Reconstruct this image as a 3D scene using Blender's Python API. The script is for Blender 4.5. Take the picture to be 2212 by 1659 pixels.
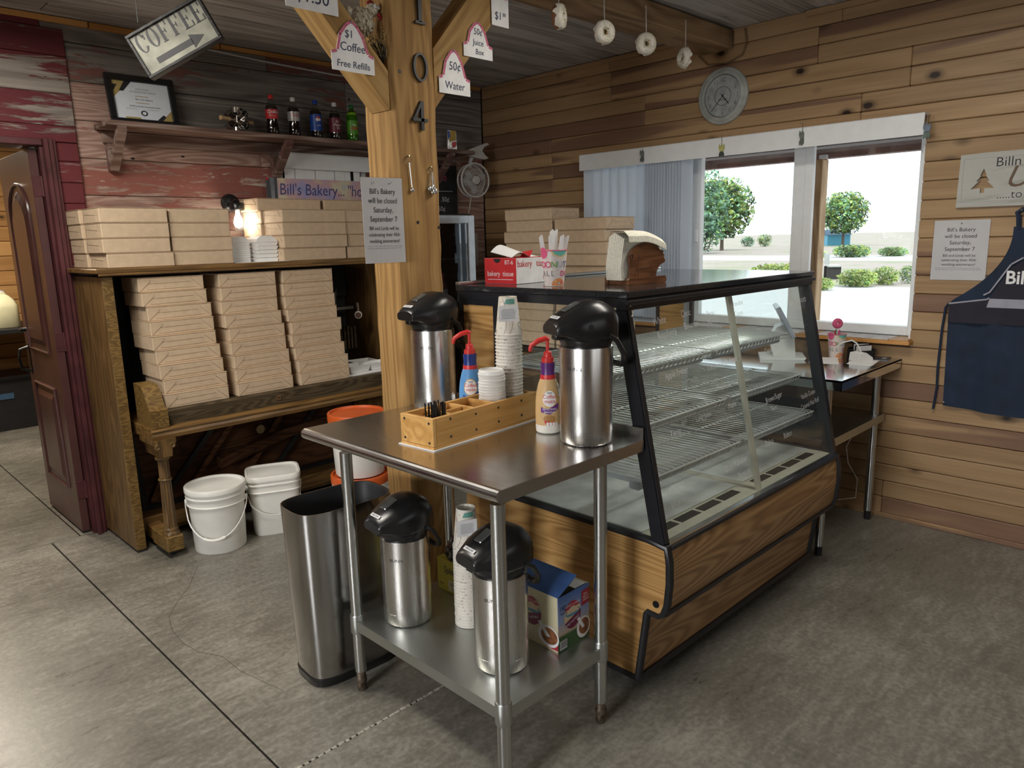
import bpy, math, random
from mathutils import Matrix, Vector
random.seed(7)
PI = math.pi
scene = bpy.context.scene
COL = scene.collection
for o in list(bpy.data.objects):
    bpy.data.objects.remove(o)

# ------------------------------------------------------------------ camera
F_PX, YAW, PITCH, ROLL, CAM_H = 1593.82, 0.780718, -0.194704, -0.0252829, 1.55
_fw = Vector((math.sin(YAW)*math.cos(PITCH), math.cos(YAW)*math.cos(PITCH), math.sin(PITCH)))
_r = Vector((math.cos(YAW), -math.sin(YAW), 0)); _u = _r.cross(_fw)
RGT = _r*math.cos(ROLL)+_u*math.sin(ROLL); UPV = -_r*math.sin(ROLL)+_u*math.cos(ROLL); FWD = _fw
cam_data = bpy.data.cameras.new('camera'); cam = bpy.data.objects.new('camera', cam_data); COL.objects.link(cam)
cam_data.sensor_width = 36; cam_data.sensor_fit = 'HORIZONTAL'; cam_data.lens = F_PX*36/2212
cam_data.clip_start = 0.05; cam_data.clip_end = 600
mw = Matrix.Identity(4)
for i in range(3):
    mw[i][0], mw[i][1], mw[i][2] = RGT[i], UPV[i], -FWD[i]
mw[2][3] = CAM_H
cam.matrix_world = mw
scene.camera = cam
# a photo pixel gives a direction; the distance comes from the wall, table or floor the thing touches
def ray(x, y): return RGT*((x-1106)/F_PX) - UPV*((y-829.5)/F_PX) + FWD
def on_z(x, y, Z):
    d = ray(x, y); t = (Z-CAM_H)/d.z; return Vector((d.x*t, d.y*t, Z))
def on_y(x, y, Y):
    d = ray(x, y); t = Y/d.y; return Vector((d.x*t, Y, CAM_H+d.z*t))
def on_x(x, y, X):
    d = ray(x, y); t = X/d.x; return Vector((X, d.y*t, CAM_H+d.z*t))

# ------------------------------------------------------------------ world, sun, large lights, exposure
world = bpy.data.worlds.new('world'); scene.world = world; world.use_nodes = True
wn = world.node_tree.nodes; wn['Background'].inputs[0].default_value = (0.86, 0.94, 1.0, 1); wn['Background'].inputs[1].default_value = 2.4
def sun(name, direction, energy, color, angle):
    l = bpy.data.lights.new(name, 'SUN'); l.energy = energy; l.color = color; l.angle = angle
    o = bpy.data.objects.new(name, l); COL.objects.link(o)
    o.rotation_euler = Vector(direction).to_track_quat('-Z', 'Y').to_euler()
def area(name, loc, direction, sx, sy, power, color):
    l = bpy.data.lights.new(name, 'AREA'); l.shape = 'RECTANGLE'; l.size = sx; l.size_y = sy; l.energy = power; l.color = color
    o = bpy.data.objects.new(name, l); COL.objects.link(o); o.location = loc
    o.rotation_euler = Vector(direction).to_track_quat('-Z', 'Z').to_euler(); return o
sun('sun', (0.55, 0.45, -0.8), 3.0, (1, .95, .86), .01)
# daylight through the glass entry in the left wall; the front wall lamp is added fill, both behind the photographer
entry = area('entry_daylight', (-3.05, 0.95, 1.5), (1, 0.02, -.62), .62, 1.2, 50, (.97, .98, 1)); entry.data.spread = 1.75
area('front_fill', (1.2, -3.1, 1.7), (0.1, 1, -.06), 3.2, 1.3, 15, (.95, .98, 1))  # added fill lamp; no window is known in this wall
for lx, ly, pw in ((-.9, 1.2, 10), (2.6, 1.12, 23), (0.55, 3.1, 42)):
    area('overhead_fill', (lx, ly, 2.6), (0, 0, -1), .3, 1.2, pw, (1, .94, .84))  # added overhead fill, placed to brighten floor and walls; no fixtures
area('back_room_light', (0.6, 6.6, 2.6), (0, 0, -1), .4, 1.2, 75, (1, .88, .72))
area('case_fill', (2.55, 1.62, 1.325), (0, 0, -1), 1.1, .04, 2.4, (.96, 1, .92))  # added fill that brightens the deck, not a lamp of the case
vs = scene.view_settings
vs.view_transform = 'Standard'; vs.look = 'None'; vs.gamma = 1; vs.use_curve_mapping = False
vs.exposure = 0.1

# ------------------------------------------------------------------ mesh helpers
def link(o, parent=None):
    COL.objects.link(o)
    if parent is not None: o.parent = parent
    return o
class MB:
    def __init__(s): s.v = []; s.f = []; s.mi = []; s.sm = []
    def add(s, vs, fs, mi=0, smooth=False):
        b = len(s.v); s.v += [tuple(p) for p in vs]
        for f in fs: s.f.append(tuple(b+i for i in f)); s.mi.append(mi); s.sm.append(smooth)
        return s
    def box(s, x0, x1, y0, y1, z0, z1, c=0, mi=0):
        if x1 < x0: x0, x1 = x1, x0
        if y1 < y0: y0, y1 = y1, y0
        if z1 < z0: z0, z1 = z1, z0
        if not c:
            return s.add([(x0,y0,z0),(x1,y0,z0),(x1,y1,z0),(x0,y1,z0),(x0,y0,z1),(x1,y0,z1),(x1,y1,z1),(x0,y1,z1)],
                  [(0,3,2,1),(4,5,6,7),(0,1,5,4),(1,2,6,5),(2,3,7,6),(3,0,4,7)], mi)
        c = min(c, (x1-x0)*.45, (y1-y0)*.45, (z1-z0)*.45)
        V = []; I = {}
        for ix, X in enumerate((x0, x1)):
            for iy, Y in enumerate((y0, y1)):
                for iz, Z in enumerate((z0, z1)):
                    dx, dy, dz = (c, -c)[ix], (c, -c)[iy], (c, -c)[iz]
                    I[ix,iy,iz,0] = len(V); V.append((X, Y+dy, Z+dz))
                    I[ix,iy,iz,1] = len(V); V.append((X+dx, Y, Z+dz))
                    I[ix,iy,iz,2] = len(V); V.append((X+dx, Y+dy, Z))
        Fs = []
        for a in (0, 1):
            q = [I[a,0,0,0],I[a,1,0,0],I[a,1,1,0],I[a,0,1,0]]; Fs.append(q if a else q[::-1])
            q = [I[0,a,0,1],I[0,a,1,1],I[1,a,1,1],I[1,a,0,1]]; Fs.append(q if a else q[::-1])
            q = [I[0,0,a,2],I[1,0,a,2],I[1,1,a,2],I[0,1,a,2]]; Fs.append(q if a else q[::-1])
        for a in (0, 1):
            for b in (0, 1):
                q = [I[a,b,0,0],I[a,b,1,0],I[a,b,1,1],I[a,b,0,1]]; Fs.append(q if a != b else q[::-1])
                q = [I[a,0,b,0],I[a,1,b,0],I[a,1,b,2],I[a,0,b,2]]; Fs.append(q if a == b else q[::-1])
                q = [I[0,a,b,1],I[1,a,b,1],I[1,a,b,2],I[0,a,b,2]]; Fs.append(q if a != b else q[::-1])
        for a in (0, 1):
            for b in (0, 1):
                for d in (0, 1):
                    q = [I[a,b,d,0],I[a,b,d,1],I[a,b,d,2]]; Fs.append(q if (a+b+d) % 2 else q[::-1])
        return s.add(V, Fs, mi)
    def lathe(s, prof, seg=24, c=(0,0,0), mi=0, smooth=True, axis='z', a0=0, a1=2*PI):
        full = abs(a1-a0-2*PI) < 1e-6; n = seg if full else seg+1
        V = []
        for r, h in prof:
            for i in range(n):
                t = a0+(a1-a0)*i/seg; x, y = r*math.cos(t), r*math.sin(t)
                p = (x, y, h) if axis == 'z' else ((h, x, y) if axis == 'x' else (y, h, x))
                V.append((p[0]+c[0], p[1]+c[1], p[2]+c[2]))
        Fs = []
        for k in range(len(prof)-1):
            for i in range(seg):
                j = (i+1) % n
                Fs.append((k*n+i, k*n+j, (k+1)*n+j, (k+1)*n+i))
        s.add(V, Fs, mi, smooth)
        if full:
            b = len(s.v)-len(V)
            if prof[0][0] > 1e-5: s.f.append(tuple(b+i for i in range(n))[::-1]); s.mi.append(mi); s.sm.append(False)
            if prof[-1][0] > 1e-5: s.f.append(tuple(b+(len(prof)-1)*n+i for i in range(n))); s.mi.append(mi); s.sm.append(False)
        return s
    def cyl(s, c, r, h, seg=16, mi=0, axis='z', r2=None):
        return s.lathe([(r, 0), (r if r2 is None else r2, h)], seg, c, mi, True, axis)
    def tube(s, pts, r, seg=8, mi=0, closed=False, cap=True):
        pts = [Vector(p) for p in pts]; n = len(pts); V = []; Fs = []
        rs = r if isinstance(r, (list, tuple)) else [r]*n
        prev = None
        for i, p in enumerate(pts):
            a = pts[(i-1) % n] if (closed or i > 0) else p
            b = pts[(i+1) % n] if (closed or i < n-1) else p
            t = (b-a).normalized()
            if prev is None:
                nrm = t.orthogonal().normalized()
            else:
                nrm = prev - t*prev.dot(t)
                nrm = nrm.normalized() if nrm.length > 1e-6 else t.orthogonal().normalized()
            prev = nrm; bn = t.cross(nrm)
            for k in range(seg):
                an = 2*PI*k/seg; V.append(p+(nrm*math.cos(an)+bn*math.sin(an))*rs[i])
        m = n if closed else n-1
        for i in range(m):
            for k in range(seg):
                k2 = (k+1) % seg; i2 = (i+1) % n
                Fs.append((i*seg+k, i*seg+k2, i2*seg+k2, i2*seg+k))
        s.add(V, Fs, mi, True)
        if cap and not closed:
            b = len(s.v)-len(V)
            s.f.append(tuple(b+k for k in range(seg))[::-1]); s.f.append(tuple(b+(n-1)*seg+k for k in range(seg))); s.mi += [mi, mi]; s.sm += [False, False]
        return s
    def prism(s, poly, a, b, axis='y', mi=0, smooth=False):
        # poly of 2D points; axis y: (x,z) plane extruded a..b in y; axis x: (y,z); axis z: (x,y)
        n = len(poly)
        def P(p, t): return (p[0], t, p[1]) if axis == 'y' else ((t, p[0], p[1]) if axis == 'x' else (p[0], p[1], t))
        V = [P(p, a) for p in poly]+[P(p, b) for p in poly]
        ar = sum(poly[i][0]*poly[(i+1) % n][1]-poly[(i+1) % n][0]*poly[i][1] for i in range(n))
        flip = (ar > 0) != (axis == 'y')
        f0 = tuple(range(n)); f1 = tuple(range(n, 2*n))
        s.add(V, [f0[::-1] if flip else f0, f1 if flip else f1[::-1]], mi)
        b0 = len(s.v)-2*n
        for i in range(n):
            j = (i+1) % n; q = (b0+i, b0+j, b0+n+j, b0+n+i)
            s.f.append(q if flip else q[::-1]); s.mi.append(mi); s.sm.append(smooth)
        return s
    def sphere(s, c, r, seg=14, rings=8, mi=0, sc=(1,1,1)):
        prof = [(max(1e-6, math.sin(PI*i/rings)), -math.cos(PI*i/rings)) for i in range(rings+1)]
        b = len(s.v); s.lathe(prof, seg, (0,0,0), mi)
        for i in range(b, len(s.v)):
            x, y, z = s.v[i]; s.v[i] = (c[0]+x*r*sc[0], c[1]+y*r*sc[1], c[2]+z*r*sc[2])
        return s
    def torus(s, c, R, r, seg=24, rs=8, mi=0, axis='z'):
        pts = []
        for i in range(seg):
            t = 2*PI*i/seg; x, y = R*math.cos(t), R*math.sin(t)
            p = (x, y, 0) if axis == 'z' else ((0, x, y) if axis == 'x' else (x, 0, y))
            pts.append((c[0]+p[0], c[1]+p[1], c[2]+p[2]))
        return s.tube(pts, r, rs, mi, closed=True)
    def xf(s, M, start=0):
        for i in range(start, len(s.v)): s.v[i] = tuple(M @ Vector(s.v[i]))
        return s
    def mesh(s, name, mats):
        me = bpy.data.meshes.new(name); me.from_pydata(s.v, [], s.f)
        if not isinstance(mats, (list, tuple)): mats = [mats]
        for m in mats: me.materials.append(m)
        me.polygons.foreach_set('material_index', s.mi); me.polygons.foreach_set('use_smooth', s.sm)
        me.validate(); me.update()
        if any(s.sm): me.set_sharp_from_angle(angle=.75)
        return me
    def refine(s, times=2):
        for _ in range(times):
            F, MI, SM = [], [], []; cache = {}
            def mid(a, b):
                k = (min(a, b), max(a, b))
                if k not in cache: cache[k] = len(s.v); s.v.append(tuple((p+q)/2 for p, q in zip(s.v[a], s.v[b])))
                return cache[k]
            for f, mi, sm in zip(s.f, s.mi, s.sm):
                for i in range(1, len(f)-1):
                    a, b, c = f[0], f[i], f[i+1]; ab, bc, ca = mid(a, b), mid(b, c), mid(c, a)
                    for t in ((a, ab, ca), (ab, b, bc), (ca, bc, c), (ab, bc, ca)): F.append(t); MI.append(mi); SM.append(sm)
            s.f, s.mi, s.sm = F, MI, SM
        return s
    def build(s, name, mats, parent=None, loc=(0,0,0), rot=(0,0,0)):
        o = bpy.data.objects.new(name, s.mesh(name, mats)); o.location = loc; o.rotation_euler = rot
        return link(o, parent)
def tag(o, label, cat=None, group=None, kind=None):
    if label: o['label'] = label
    if cat: o['category'] = cat
    if group: o['group'] = group
    if kind: o['kind'] = kind
    return o
def thing(name, label, cat, loc=(0,0,0), rz=0, group=None):
    o = bpy.data.objects.new(name, None); o.empty_display_size = .05; o.location = loc; o.rotation_euler = (0,0,rz)
    COL.objects.link(o); return tag(o, label, cat, group)
def copy_tree(o, parent=None):
    c = o.copy(); COL.objects.link(c)
    if parent is not None: c.parent = parent
    for ch in list(o.children): copy_tree(ch, c)
    return c
def struct(o): o['kind'] = 'structure'; return o
ORD = ['bottom', 'second', 'third', 'fourth', 'fifth', 'sixth', 'seventh', 'eighth', 'ninth', 'tenth', 'eleventh', 'twelfth', 'thirteenth', 'fourteenth', 'fifteenth',
       'sixteenth', 'seventeenth', 'eighteenth', 'nineteenth', 'twentieth', 'twenty-first', 'twenty-second', 'twenty-third', 'twenty-fourth', 'twenty-fifth', 'twenty-sixth', 'twenty-seventh']
def nth(i, n):
    return 'lowest' if i == 0 else ('topmost' if i == n-1 else ORD[i]+' from the bottom')

# flat lettering as mesh, lying in the local xz plane facing -y
def text(s, size, mat, parent, loc=(0,0,0), align='CENTER', name='lettering', rot=(0,0,0), thin=0, shear=0, depth=0, wrap=None, sx=1, space=1, line=1):
    cu = bpy.data.curves.new('t', 'FONT'); cu.body = s; cu.size = size; cu.align_x = align; cu.offset = thin; cu.shear = shear; cu.extrude = depth
    cu.space_character = space; cu.space_line = line; cu.resolution_u = 3
    to = bpy.data.objects.new('t', cu)
    me = bpy.data.meshes.new_from_object(to)
    bpy.data.objects.remove(to); bpy.data.curves.remove(cu)
    me.materials.clear(); me.materials.append(mat)
    for v in me.vertices:
        x, y, z = v.co; x *= sx
        if wrap:
            a = x/wrap; v.co = ((wrap+z)*math.sin(a), -(wrap+z)*math.cos(a), y)
        else: v.co = (x, -z, y)
    me.update(); me.name = name
    o = bpy.data.objects.new(name, me); o.location = loc; o.rotation_euler = rot
    return link(o, parent)
def disc(mb, cx, cz, rx, rz, y, mi=0, n=20, wrap=None, a0=0, a1=2*PI):
    V = []
    for i in range(n):
        t = a0+(a1-a0)*i/(n if abs(a1-a0-2*PI) < 1e-6 else n-1); V.append((cx+rx*math.cos(t), y, cz+rz*math.sin(t)))
    f = tuple(range(n))
    if wrap:
        t = MB().add(V, [f]).refine(2); V = [(wrap*math.sin(x/wrap), -wrap*math.cos(x/wrap), z) for x, y, z in t.v]; return mb.add(V, t.f, mi)
    return mb.add(V, [f], mi)
def flat(mb, poly, y, mi=0, wrap=None):
    V = [(x, y, z) for x, z in poly]
    ar = sum(poly[i][0]*poly[(i+1) % len(poly)][1]-poly[(i+1) % len(poly)][0]*poly[i][1] for i in range(len(poly)))
    f = tuple(range(len(V))); f = f if ar > 0 else f[::-1]
    if wrap:
        t = MB().add(V, [f]).refine(2); V = [(wrap*math.sin(x/wrap), -wrap*math.cos(x/wrap), z) for x, y, z in t.v]; return mb.add(V, t.f, mi)
    return mb.add(V, [f], mi)

# ------------------------------------------------------------------ materials
MATS = {}
class G:
    def __init__(s, name):
        m = bpy.data.materials.new(name); m.use_nodes = True; s.m = m; s.t = m.node_tree; s.n = s.t.nodes; s.b = s.n['Principled BSDF']; MATS[name] = m
    def N(s, typ, **kw):
        n = s.n.new('ShaderNode'+typ)
        for k, v in kw.items():
            if k.startswith('i_'):
                key = k[2:].replace('_', ' '); sock = n.inputs[int(key)] if key.isdigit() else n.inputs[key]
                if isinstance(v, bpy.types.NodeSocket): s.t.links.new(v, sock)
                else: sock.default_value = v
            else: setattr(n, k, v)
        return n
    def L(s, a, b): s.t.links.new(a, b)
    def math(s, op, a, b=None, clamp=False):
        n = s.N('Math', operation=op, use_clamp=clamp)
        for i, v in enumerate((a, b)):
            if v is None: continue
            if isinstance(v, bpy.types.NodeSocket): s.L(v, n.inputs[i])
            else: n.inputs[i].default_value = v
        return n.outputs[0]
    def mix(s, fac, a, b, blend='MIX'):
        n = s.N('MixRGB', blend_type=blend)
        for i, v in enumerate((fac, a, b)):
            if isinstance(v, bpy.types.NodeSocket): s.L(v, n.inputs[i])
            else: n.inputs[i].default_value = v if i == 0 else (*v, 1)
        return n.outputs[0]
    def ramp(s, fac, stops):
        n = s.N('ValToRGB'); e = n.color_ramp.elements
        while len(e) < len(stops): e.new(.5)
        for el, (p, c) in zip(e, stops):
            el.position = p; el.color = (*c, 1) if isinstance(c, (tuple, list)) else (c, c, c, 1)
        s.L(fac, n.inputs[0]); return n.outputs[0]
    def bump(s, h, strength=.2, dist=.01):
        n = s.N('Bump', i_Strength=strength, i_Distance=dist); s.L(h, n.inputs['Height']); s.L(n.outputs[0], s.b.inputs['Normal'])
    def set(s, **kw):
        for k, v in kw.items():
            sock = s.b.inputs[k.replace('_', ' ')]
            if isinstance(v, bpy.types.NodeSocket): s.L(v, sock)
            else: sock.default_value = (*v, 1) if isinstance(v, tuple) and len(v) == 3 else v
        return s
def plain(name, color, rough=.5, metal=0, var=.06, scale=18, bump=0, **kw):
    g = G(name); tc = g.N('TexCoord').outputs['Object']
    nz = g.N('TexNoise', i_Scale=scale, i_Detail=4.0, i_Vector=tc).outputs[0]
    lo = tuple(max(0, c*(1-var*2)) for c in color); hi = tuple(min(1, c*(1+var)) for c in color)
    g.set(Base_Color=g.ramp(nz, [(.3, lo), (.7, hi)]), Roughness=rough, Metallic=metal, **kw)
    if bump: g.bump(nz, bump, .004)
    return g.m
def emit(name, color, strength):
    g = G(name); g.set(Base_Color=color, Emission_Color=color, Emission_Strength=strength); return g.m
def wood(name, cols, axis=0, freq=(1.0, 16), rough=.6, bump=.2, paint=None, amt=.5, knots=0, heart=None, heart_amt=.6, var=.3, ring=14, flake=(5, 26), ringmix=.45, nails=False, spec=.3):
    g = G(name); tc = g.N('TexCoord').outputs['Object']; rnd = g.N('ObjectInfo').outputs['Random']
    off = g.N('VectorMath', operation='SCALE'); off.inputs[0].default_value = (17.3, 31.7, 53.1); g.L(rnd, off.inputs['Scale'])
    p = g.N('VectorMath', operation='ADD'); g.L(tc, p.inputs[0]); g.L(off.outputs[0], p.inputs[1]); p = p.outputs[0]
    def sc(a, c):
        v = [c, c, c]; v[axis] = a
        n = g.N('Mapping'); g.L(p, n.inputs[0]); n.inputs['Scale'].default_value = v; return n.outputs[0]
    n1 = g.N('TexNoise', i_Scale=1.0, i_Detail=7.0, i_Roughness=.68, i_Distortion=.4, i_Vector=sc(freq[0]*3, freq[1]*3.4)).outputs[0]
    n0 = g.N('TexNoise', i_Scale=1.0, i_Detail=1.5, i_Vector=sc(freq[0], freq[1]*.42)).outputs[0]
    rg = g.math('MULTIPLY_ADD', g.math('SINE', g.math('MULTIPLY', n0, ring*6.28)), .5); g.n[-1].inputs[2].default_value = .5
    nf = g.N('TexNoise', i_Scale=1.0, i_Detail=3.0, i_Roughness=.6, i_Vector=sc(freq[0]*2.2, freq[1]*11)).outputs[0]
    t = g.mix(.35, g.mix(ringmix, n1, rg), nf); col = g.ramp(t, [(.22, cols[0]), (.5, cols[1]), (.78, cols[2])])
    if heart:
        hn = g.N('TexNoise', i_Scale=1.0, i_Detail=2.5, i_Distortion=.8, i_Vector=sc(freq[0]*.55, freq[1]*.5)).outputs[0]
        hr = g.math('ADD', hn, g.math('MULTIPLY', g.math('SUBTRACT', rnd, .5), .34))
        hm = g.ramp(hr, [(heart_amt, 0.0), (heart_amt+.035, 1.0)])
        col = g.mix(g.math('MULTIPLY', hm, .8), col, g.mix(n1, heart[0], heart[1]))
    height = n1
    if knots:
        vo = g.N('TexVoronoi', i_Scale=1.0, i_Vector=sc(knots*.62, knots), i_Randomness=1.0).outputs['Distance']
        vo = g.math('ADD', vo, g.math('MULTIPLY', n1, .03))
        km = g.ramp(vo, [(.075, 1.0), (.105, .55), (.2, 0.0)])
        col = g.mix(km, col, (.022, .01, .006))
    if paint:
        fl = g.N('TexNoise', i_Scale=1.0, i_Detail=8.0, i_Roughness=.72, i_Distortion=.5, i_Vector=sc(*flake)).outputs[0]
        big = g.N('TexNoise', i_Scale=1.0, i_Detail=2.0, i_Vector=sc(.9, 4.5)).outputs[0]
        fm = g.math('ADD', g.math('MULTIPLY', fl, .62), g.math('MULTIPLY', big, .55))
        fm = g.math('ADD', fm, g.math('MULTIPLY', g.math('SUBTRACT', rnd, .5), .22))
        for k, (pc, a) in enumerate(paint):
            m = g.ramp(fm, [(a, 1.0), (a+.045, 0.0)])
            col = g.mix(m, col, g.mix(n1, tuple(c*.72 for c in pc), pc))
            if k == 0: height = g.math('ADD', g.math('MULTIPLY', n1, .6), g.math('MULTIPLY', m, .35))
    if nails:
        vn = g.N('TexVoronoi', i_Scale=1.0, i_Vector=sc(4.2, 9), i_Randomness=.9).outputs['Distance']
        col = g.mix(g.ramp(vn, [(.045, 1.0), (.06, 0.0)]), col, (.01, .008, .007))
    hs = g.N('HueSaturation'); g.L(col, hs.inputs['Color'])
    g.L(g.math('ADD', g.math('MULTIPLY', rnd, var*1.6), 1-var*.8), hs.inputs['Value'])
    g.set(Base_Color=hs.outputs[0], Roughness=rough, Specular_IOR_Level=spec)
    g.bump(height, bump, .006); return g.m
def steel(name, color=(.62, .61, .59), rough=.26, axis=2, stretch=60, aniso=0, amt=.12):
    g = G(name); tc = g.N('TexCoord').outputs['Object']
    v = [stretch]*3; v[axis] = 1.2
    mp = g.N('Mapping'); g.L(tc, mp.inputs[0]); mp.inputs['Scale'].default_value = v
    nz = g.N('TexNoise', i_Scale=3.0, i_Detail=5.0, i_Vector=mp.outputs[0]).outputs[0]
    big = g.N('TexNoise', i_Scale=6.0, i_Detail=4.0, i_Vector=tc).outputs[0]
    r = g.math('ADD', g.math('MULTIPLY', nz, amt), g.math('MULTIPLY_ADD', big, .1)); g.n[-2].inputs[2].default_value = rough-.1
    g.set(Base_Color=color, Metallic=1.0, Roughness=r)
    g.bump(nz, .04, .001); return g.m
def pane(name, tint=(.96, .98, .97), rough=.02, refl=1.0, dust=0):
    g = G(name); tr = g.N('BsdfTransparent', i_Color=(*tint, 1)); gl = g.N('BsdfGlossy', i_Roughness=rough, i_Color=(1,1,1,1))
    lw = g.N('LayerWeight', i_Blend=.5).outputs['Facing']; fr = g.math('ADD', g.math('MULTIPLY', g.math('POWER', lw, 5.0), .9), .042); mx = g.N('MixShader')
    g.L(g.math('MULTIPLY', fr, refl, True), mx.inputs[0]); g.L(tr.outputs[0], mx.inputs[1]); g.L(gl.outputs[0], mx.inputs[2])
    out = mx.outputs[0]
    if dust:
        df = g.N('BsdfDiffuse', i_Color=(.8, .8, .78, 1)); nz = g.N('TexNoise', i_Scale=9.0, i_Detail=5.0).outputs[0]
        m2 = g.N('MixShader'); g.L(g.math('MULTIPLY', nz, dust), m2.inputs[0]); g.L(out, m2.inputs[1]); g.L(df.outputs[0], m2.inputs[2]); out = m2.outputs[0]
    g.n.remove(g.b); g.L(out, g.n['Material Output'].inputs[0]); return g.m

PINE = wood('pine_board', [(.235, .142, .070), (.37, .236, .120), (.47, .318, .175)], axis=1, freq=(.5, 9), rough=.42, bump=.05, knots=5.2, heart=[(.115, .058, .042), (.20, .108, .072)], heart_amt=.575, var=.14, ring=7, ringmix=.2)
PINE_X = wood('pine_board_back_room', [(.33, .165, .055), (.50, .275, .105), (.60, .36, .155)], axis=0, freq=(.55, 9), rough=.45, bump=.05, knots=5.0, var=.16, ring=5, ringmix=.28)
BARN_GREY = wood('barn_board_grey', [(.085, .075, .068), (.21, .188, .17), (.36, .335, .305)], axis=0, freq=(.7, 15), rough=.85, bump=.55, paint=[((.27, .12, .10), .40)], var=.2, ring=14, ringmix=.3, nails=True)
BARN_PINK = wood('barn_board_worn_red', [(.17, .10, .082), (.34, .215, .175), (.50, .385, .33)], axis=0, freq=(.7, 15), rough=.85, bump=.5, paint=[((.33, .125, .10), .475), ((.66, .58, .50), .33)], var=.12, ring=18, ringmix=.34, nails=True)
BARN_RED = wood('barn_board_red', [(.10, .085, .075), (.23, .20, .175), (.37, .33, .29)], axis=0, freq=(.8, 12), rough=.7, bump=.5, paint=[((.145, .026, .033), .605)], var=.12, ring=12, ringmix=.3, flake=(3.2, 34), nails=True)
CEILING = wood('ceiling_board', [(.13, .115, .105), (.36, .34, .32), (.56, .54, .52)], axis=0, freq=(.5, 17), rough=.8, bump=.4, paint=[((.66, .64, .62), .52)], var=.2, ring=9, ringmix=.25, flake=(1.6, 40))
TIMBER_Z = wood('timber_post', [(.17, .085, .028), (.36, .205, .072), (.50, .315, .125)], axis=2, freq=(.6, 13), rough=.75, bump=.7, knots=2.2, var=.05, ring=16, ringmix=.3)
TIMBER_X = wood('timber_beam', [(.15, .09, .045), (.31, .20, .105), (.46, .32, .18)], axis=0, freq=(.9, 11), rough=.78, bump=.6, knots=2.0, var=.1, ring=7, ringmix=.4)
TIMBER_BR = wood('timber_brace', [(.20, .105, .034), (.40, .24, .085), (.53, .34, .14)], axis=2, freq=(.7, 14), rough=.75, bump=.6, var=.08, ring=14, ringmix=.3)
ORANGE_WOOD = wood('orange_trim_wood', [(.36, .16, .04), (.50, .24, .07), (.58, .30, .10)], axis=0, freq=(.6, 10), rough=.55, bump=.1, var=.12, ring=4)
PIANO_X = wood('piano_oak_long', [(.055, .028, .009), (.16, .085, .026), (.27, .15, .05)], axis=0, freq=(1.4, 30), rough=.38, bump=.15, var=.12, ring=7, ringmix=.35, spec=.5)
PIANO_Z = wood('piano_oak_upright', [(.045, .024, .009), (.14, .078, .026), (.24, .14, .05)], axis=2, freq=(1.4, 26), rough=.38, bump=.15, var=.1, ring=7, ringmix=.35, spec=.5)
PIANO_EDGE = wood('piano_oak_tiger_edge', [(.06, .033, .010), (.155, .09, .026), (.27, .165, .05)], axis=0, freq=(9, 60), rough=.4, bump=.1, var=.1, ring=7, ringmix=.4, spec=.5)
PIANO_DARK = wood('piano_dark_oak', [(.03, .022, .012), (.07, .05, .028), (.12, .09, .05)], axis=0, freq=(1.4, 30), rough=.4, bump=.12, var=.1)
PIANO_IN = wood('piano_inner_wood', [(.05, .022, .01), (.12, .05, .022), (.18, .08, .035)], axis=0, freq=(1, 14), rough=.6, bump=.1, var=.2)
OAK = wood('oak_laminate', [(.18, .095, .038), (.34, .195, .085), (.46, .285, .135)], axis=0, freq=(.6, 12), rough=.38, bump=.04, var=.04, ring=24, ringmix=.5, spec=.4)
OAK_Y = wood('oak_laminate_side', [(.24, .12, .036), (.45, .25, .085), (.57, .35, .14)], axis=1, freq=(.5, 16), rough=.38, bump=.04, var=.04, ring=22, ringmix=.42, spec=.4)
ORG_WOOD = wood('organiser_pine', [(.42, .21, .055), (.60, .33, .10), (.70, .43, .16)], axis=0, freq=(1.6, 26), rough=.5, bump=.06, var=.05, ring=6, ringmix=.4)
SHELF_WOOD = wood('shelf_barn_wood', [(.09, .055, .045), (.20, .125, .10), (.36, .29, .25)], axis=0, freq=(1.0, 18), rough=.85, bump=.6, paint=[((.20, .09, .075), .46)], var=.1, ring=7)
PIG_WOOD = wood('pig_walnut', [(.06, .022, .009), (.13, .052, .022), (.20, .085, .038)], axis=0, freq=(3, 40), rough=.35, bump=.05, var=0, ring=6, spec=.5)
KRAFT = plain('kraft_board', (.58, .44, .30), .72, var=.05, scale=30, bump=.03)
KRAFT_IN = plain('kraft_crease', (.24, .165, .10), .8)
WHITE = plain('white_plastic', (.78, .78, .76), .35, var=.02)
WHITE_P = plain('white_paper', (.80, .80, .79), .6, var=.02)
PAIL = plain('pail_plastic', (.84, .83, .78), .35, var=.02, Subsurface_Weight=.0)
FOAM = plain('foam', (.82, .82, .81), .6, var=.02)
VINYL = plain('white_vinyl', (.80, .82, .83), .35, var=.02)
BLACK = plain('black_plastic', (.012, .012, .013), .28, var=.1)
BLACK_M = plain('black_matte', (.014, .014, .016), .55, var=.15)
CASE_BLK = plain('case_black_frame', (.013, .014, .018), .33, var=.1)
TRIM_BLK = plain('case_black_trim', (.016, .017, .02), .4, var=.1)
INK = plain('black_ink', (.02, .02, .025), .6)
INK_BLUE = plain('blue_ink', (.02, .03, .09), .6)
GREY_INK = plain('grey_ink', (.30, .31, .34), .6)
RED = plain('red_plastic', (.62, .035, .03), .35, var=.03)
RED_INK = plain('red_ink', (.60, .03, .03), .5)
PINK = plain('pink_marker', (.60, .12, .22), .6, var=.15, scale=90)
MAROON = plain('maroon_door_paint', (.085, .034, .032), .3, var=.12, scale=6)
MAROON_D = plain('maroon_trim_paint', (.085, .022, .026), .42, var=.2, scale=9)
CHROME = plain('chrome', (.75, .75, .74), .12, metal=1, var=.02)
BRASS = plain('dull_brass', (.50, .42, .25), .35, metal=1, var=.05)
STEEL = steel('brushed_steel', (.60, .585, .56), .27)
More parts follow.
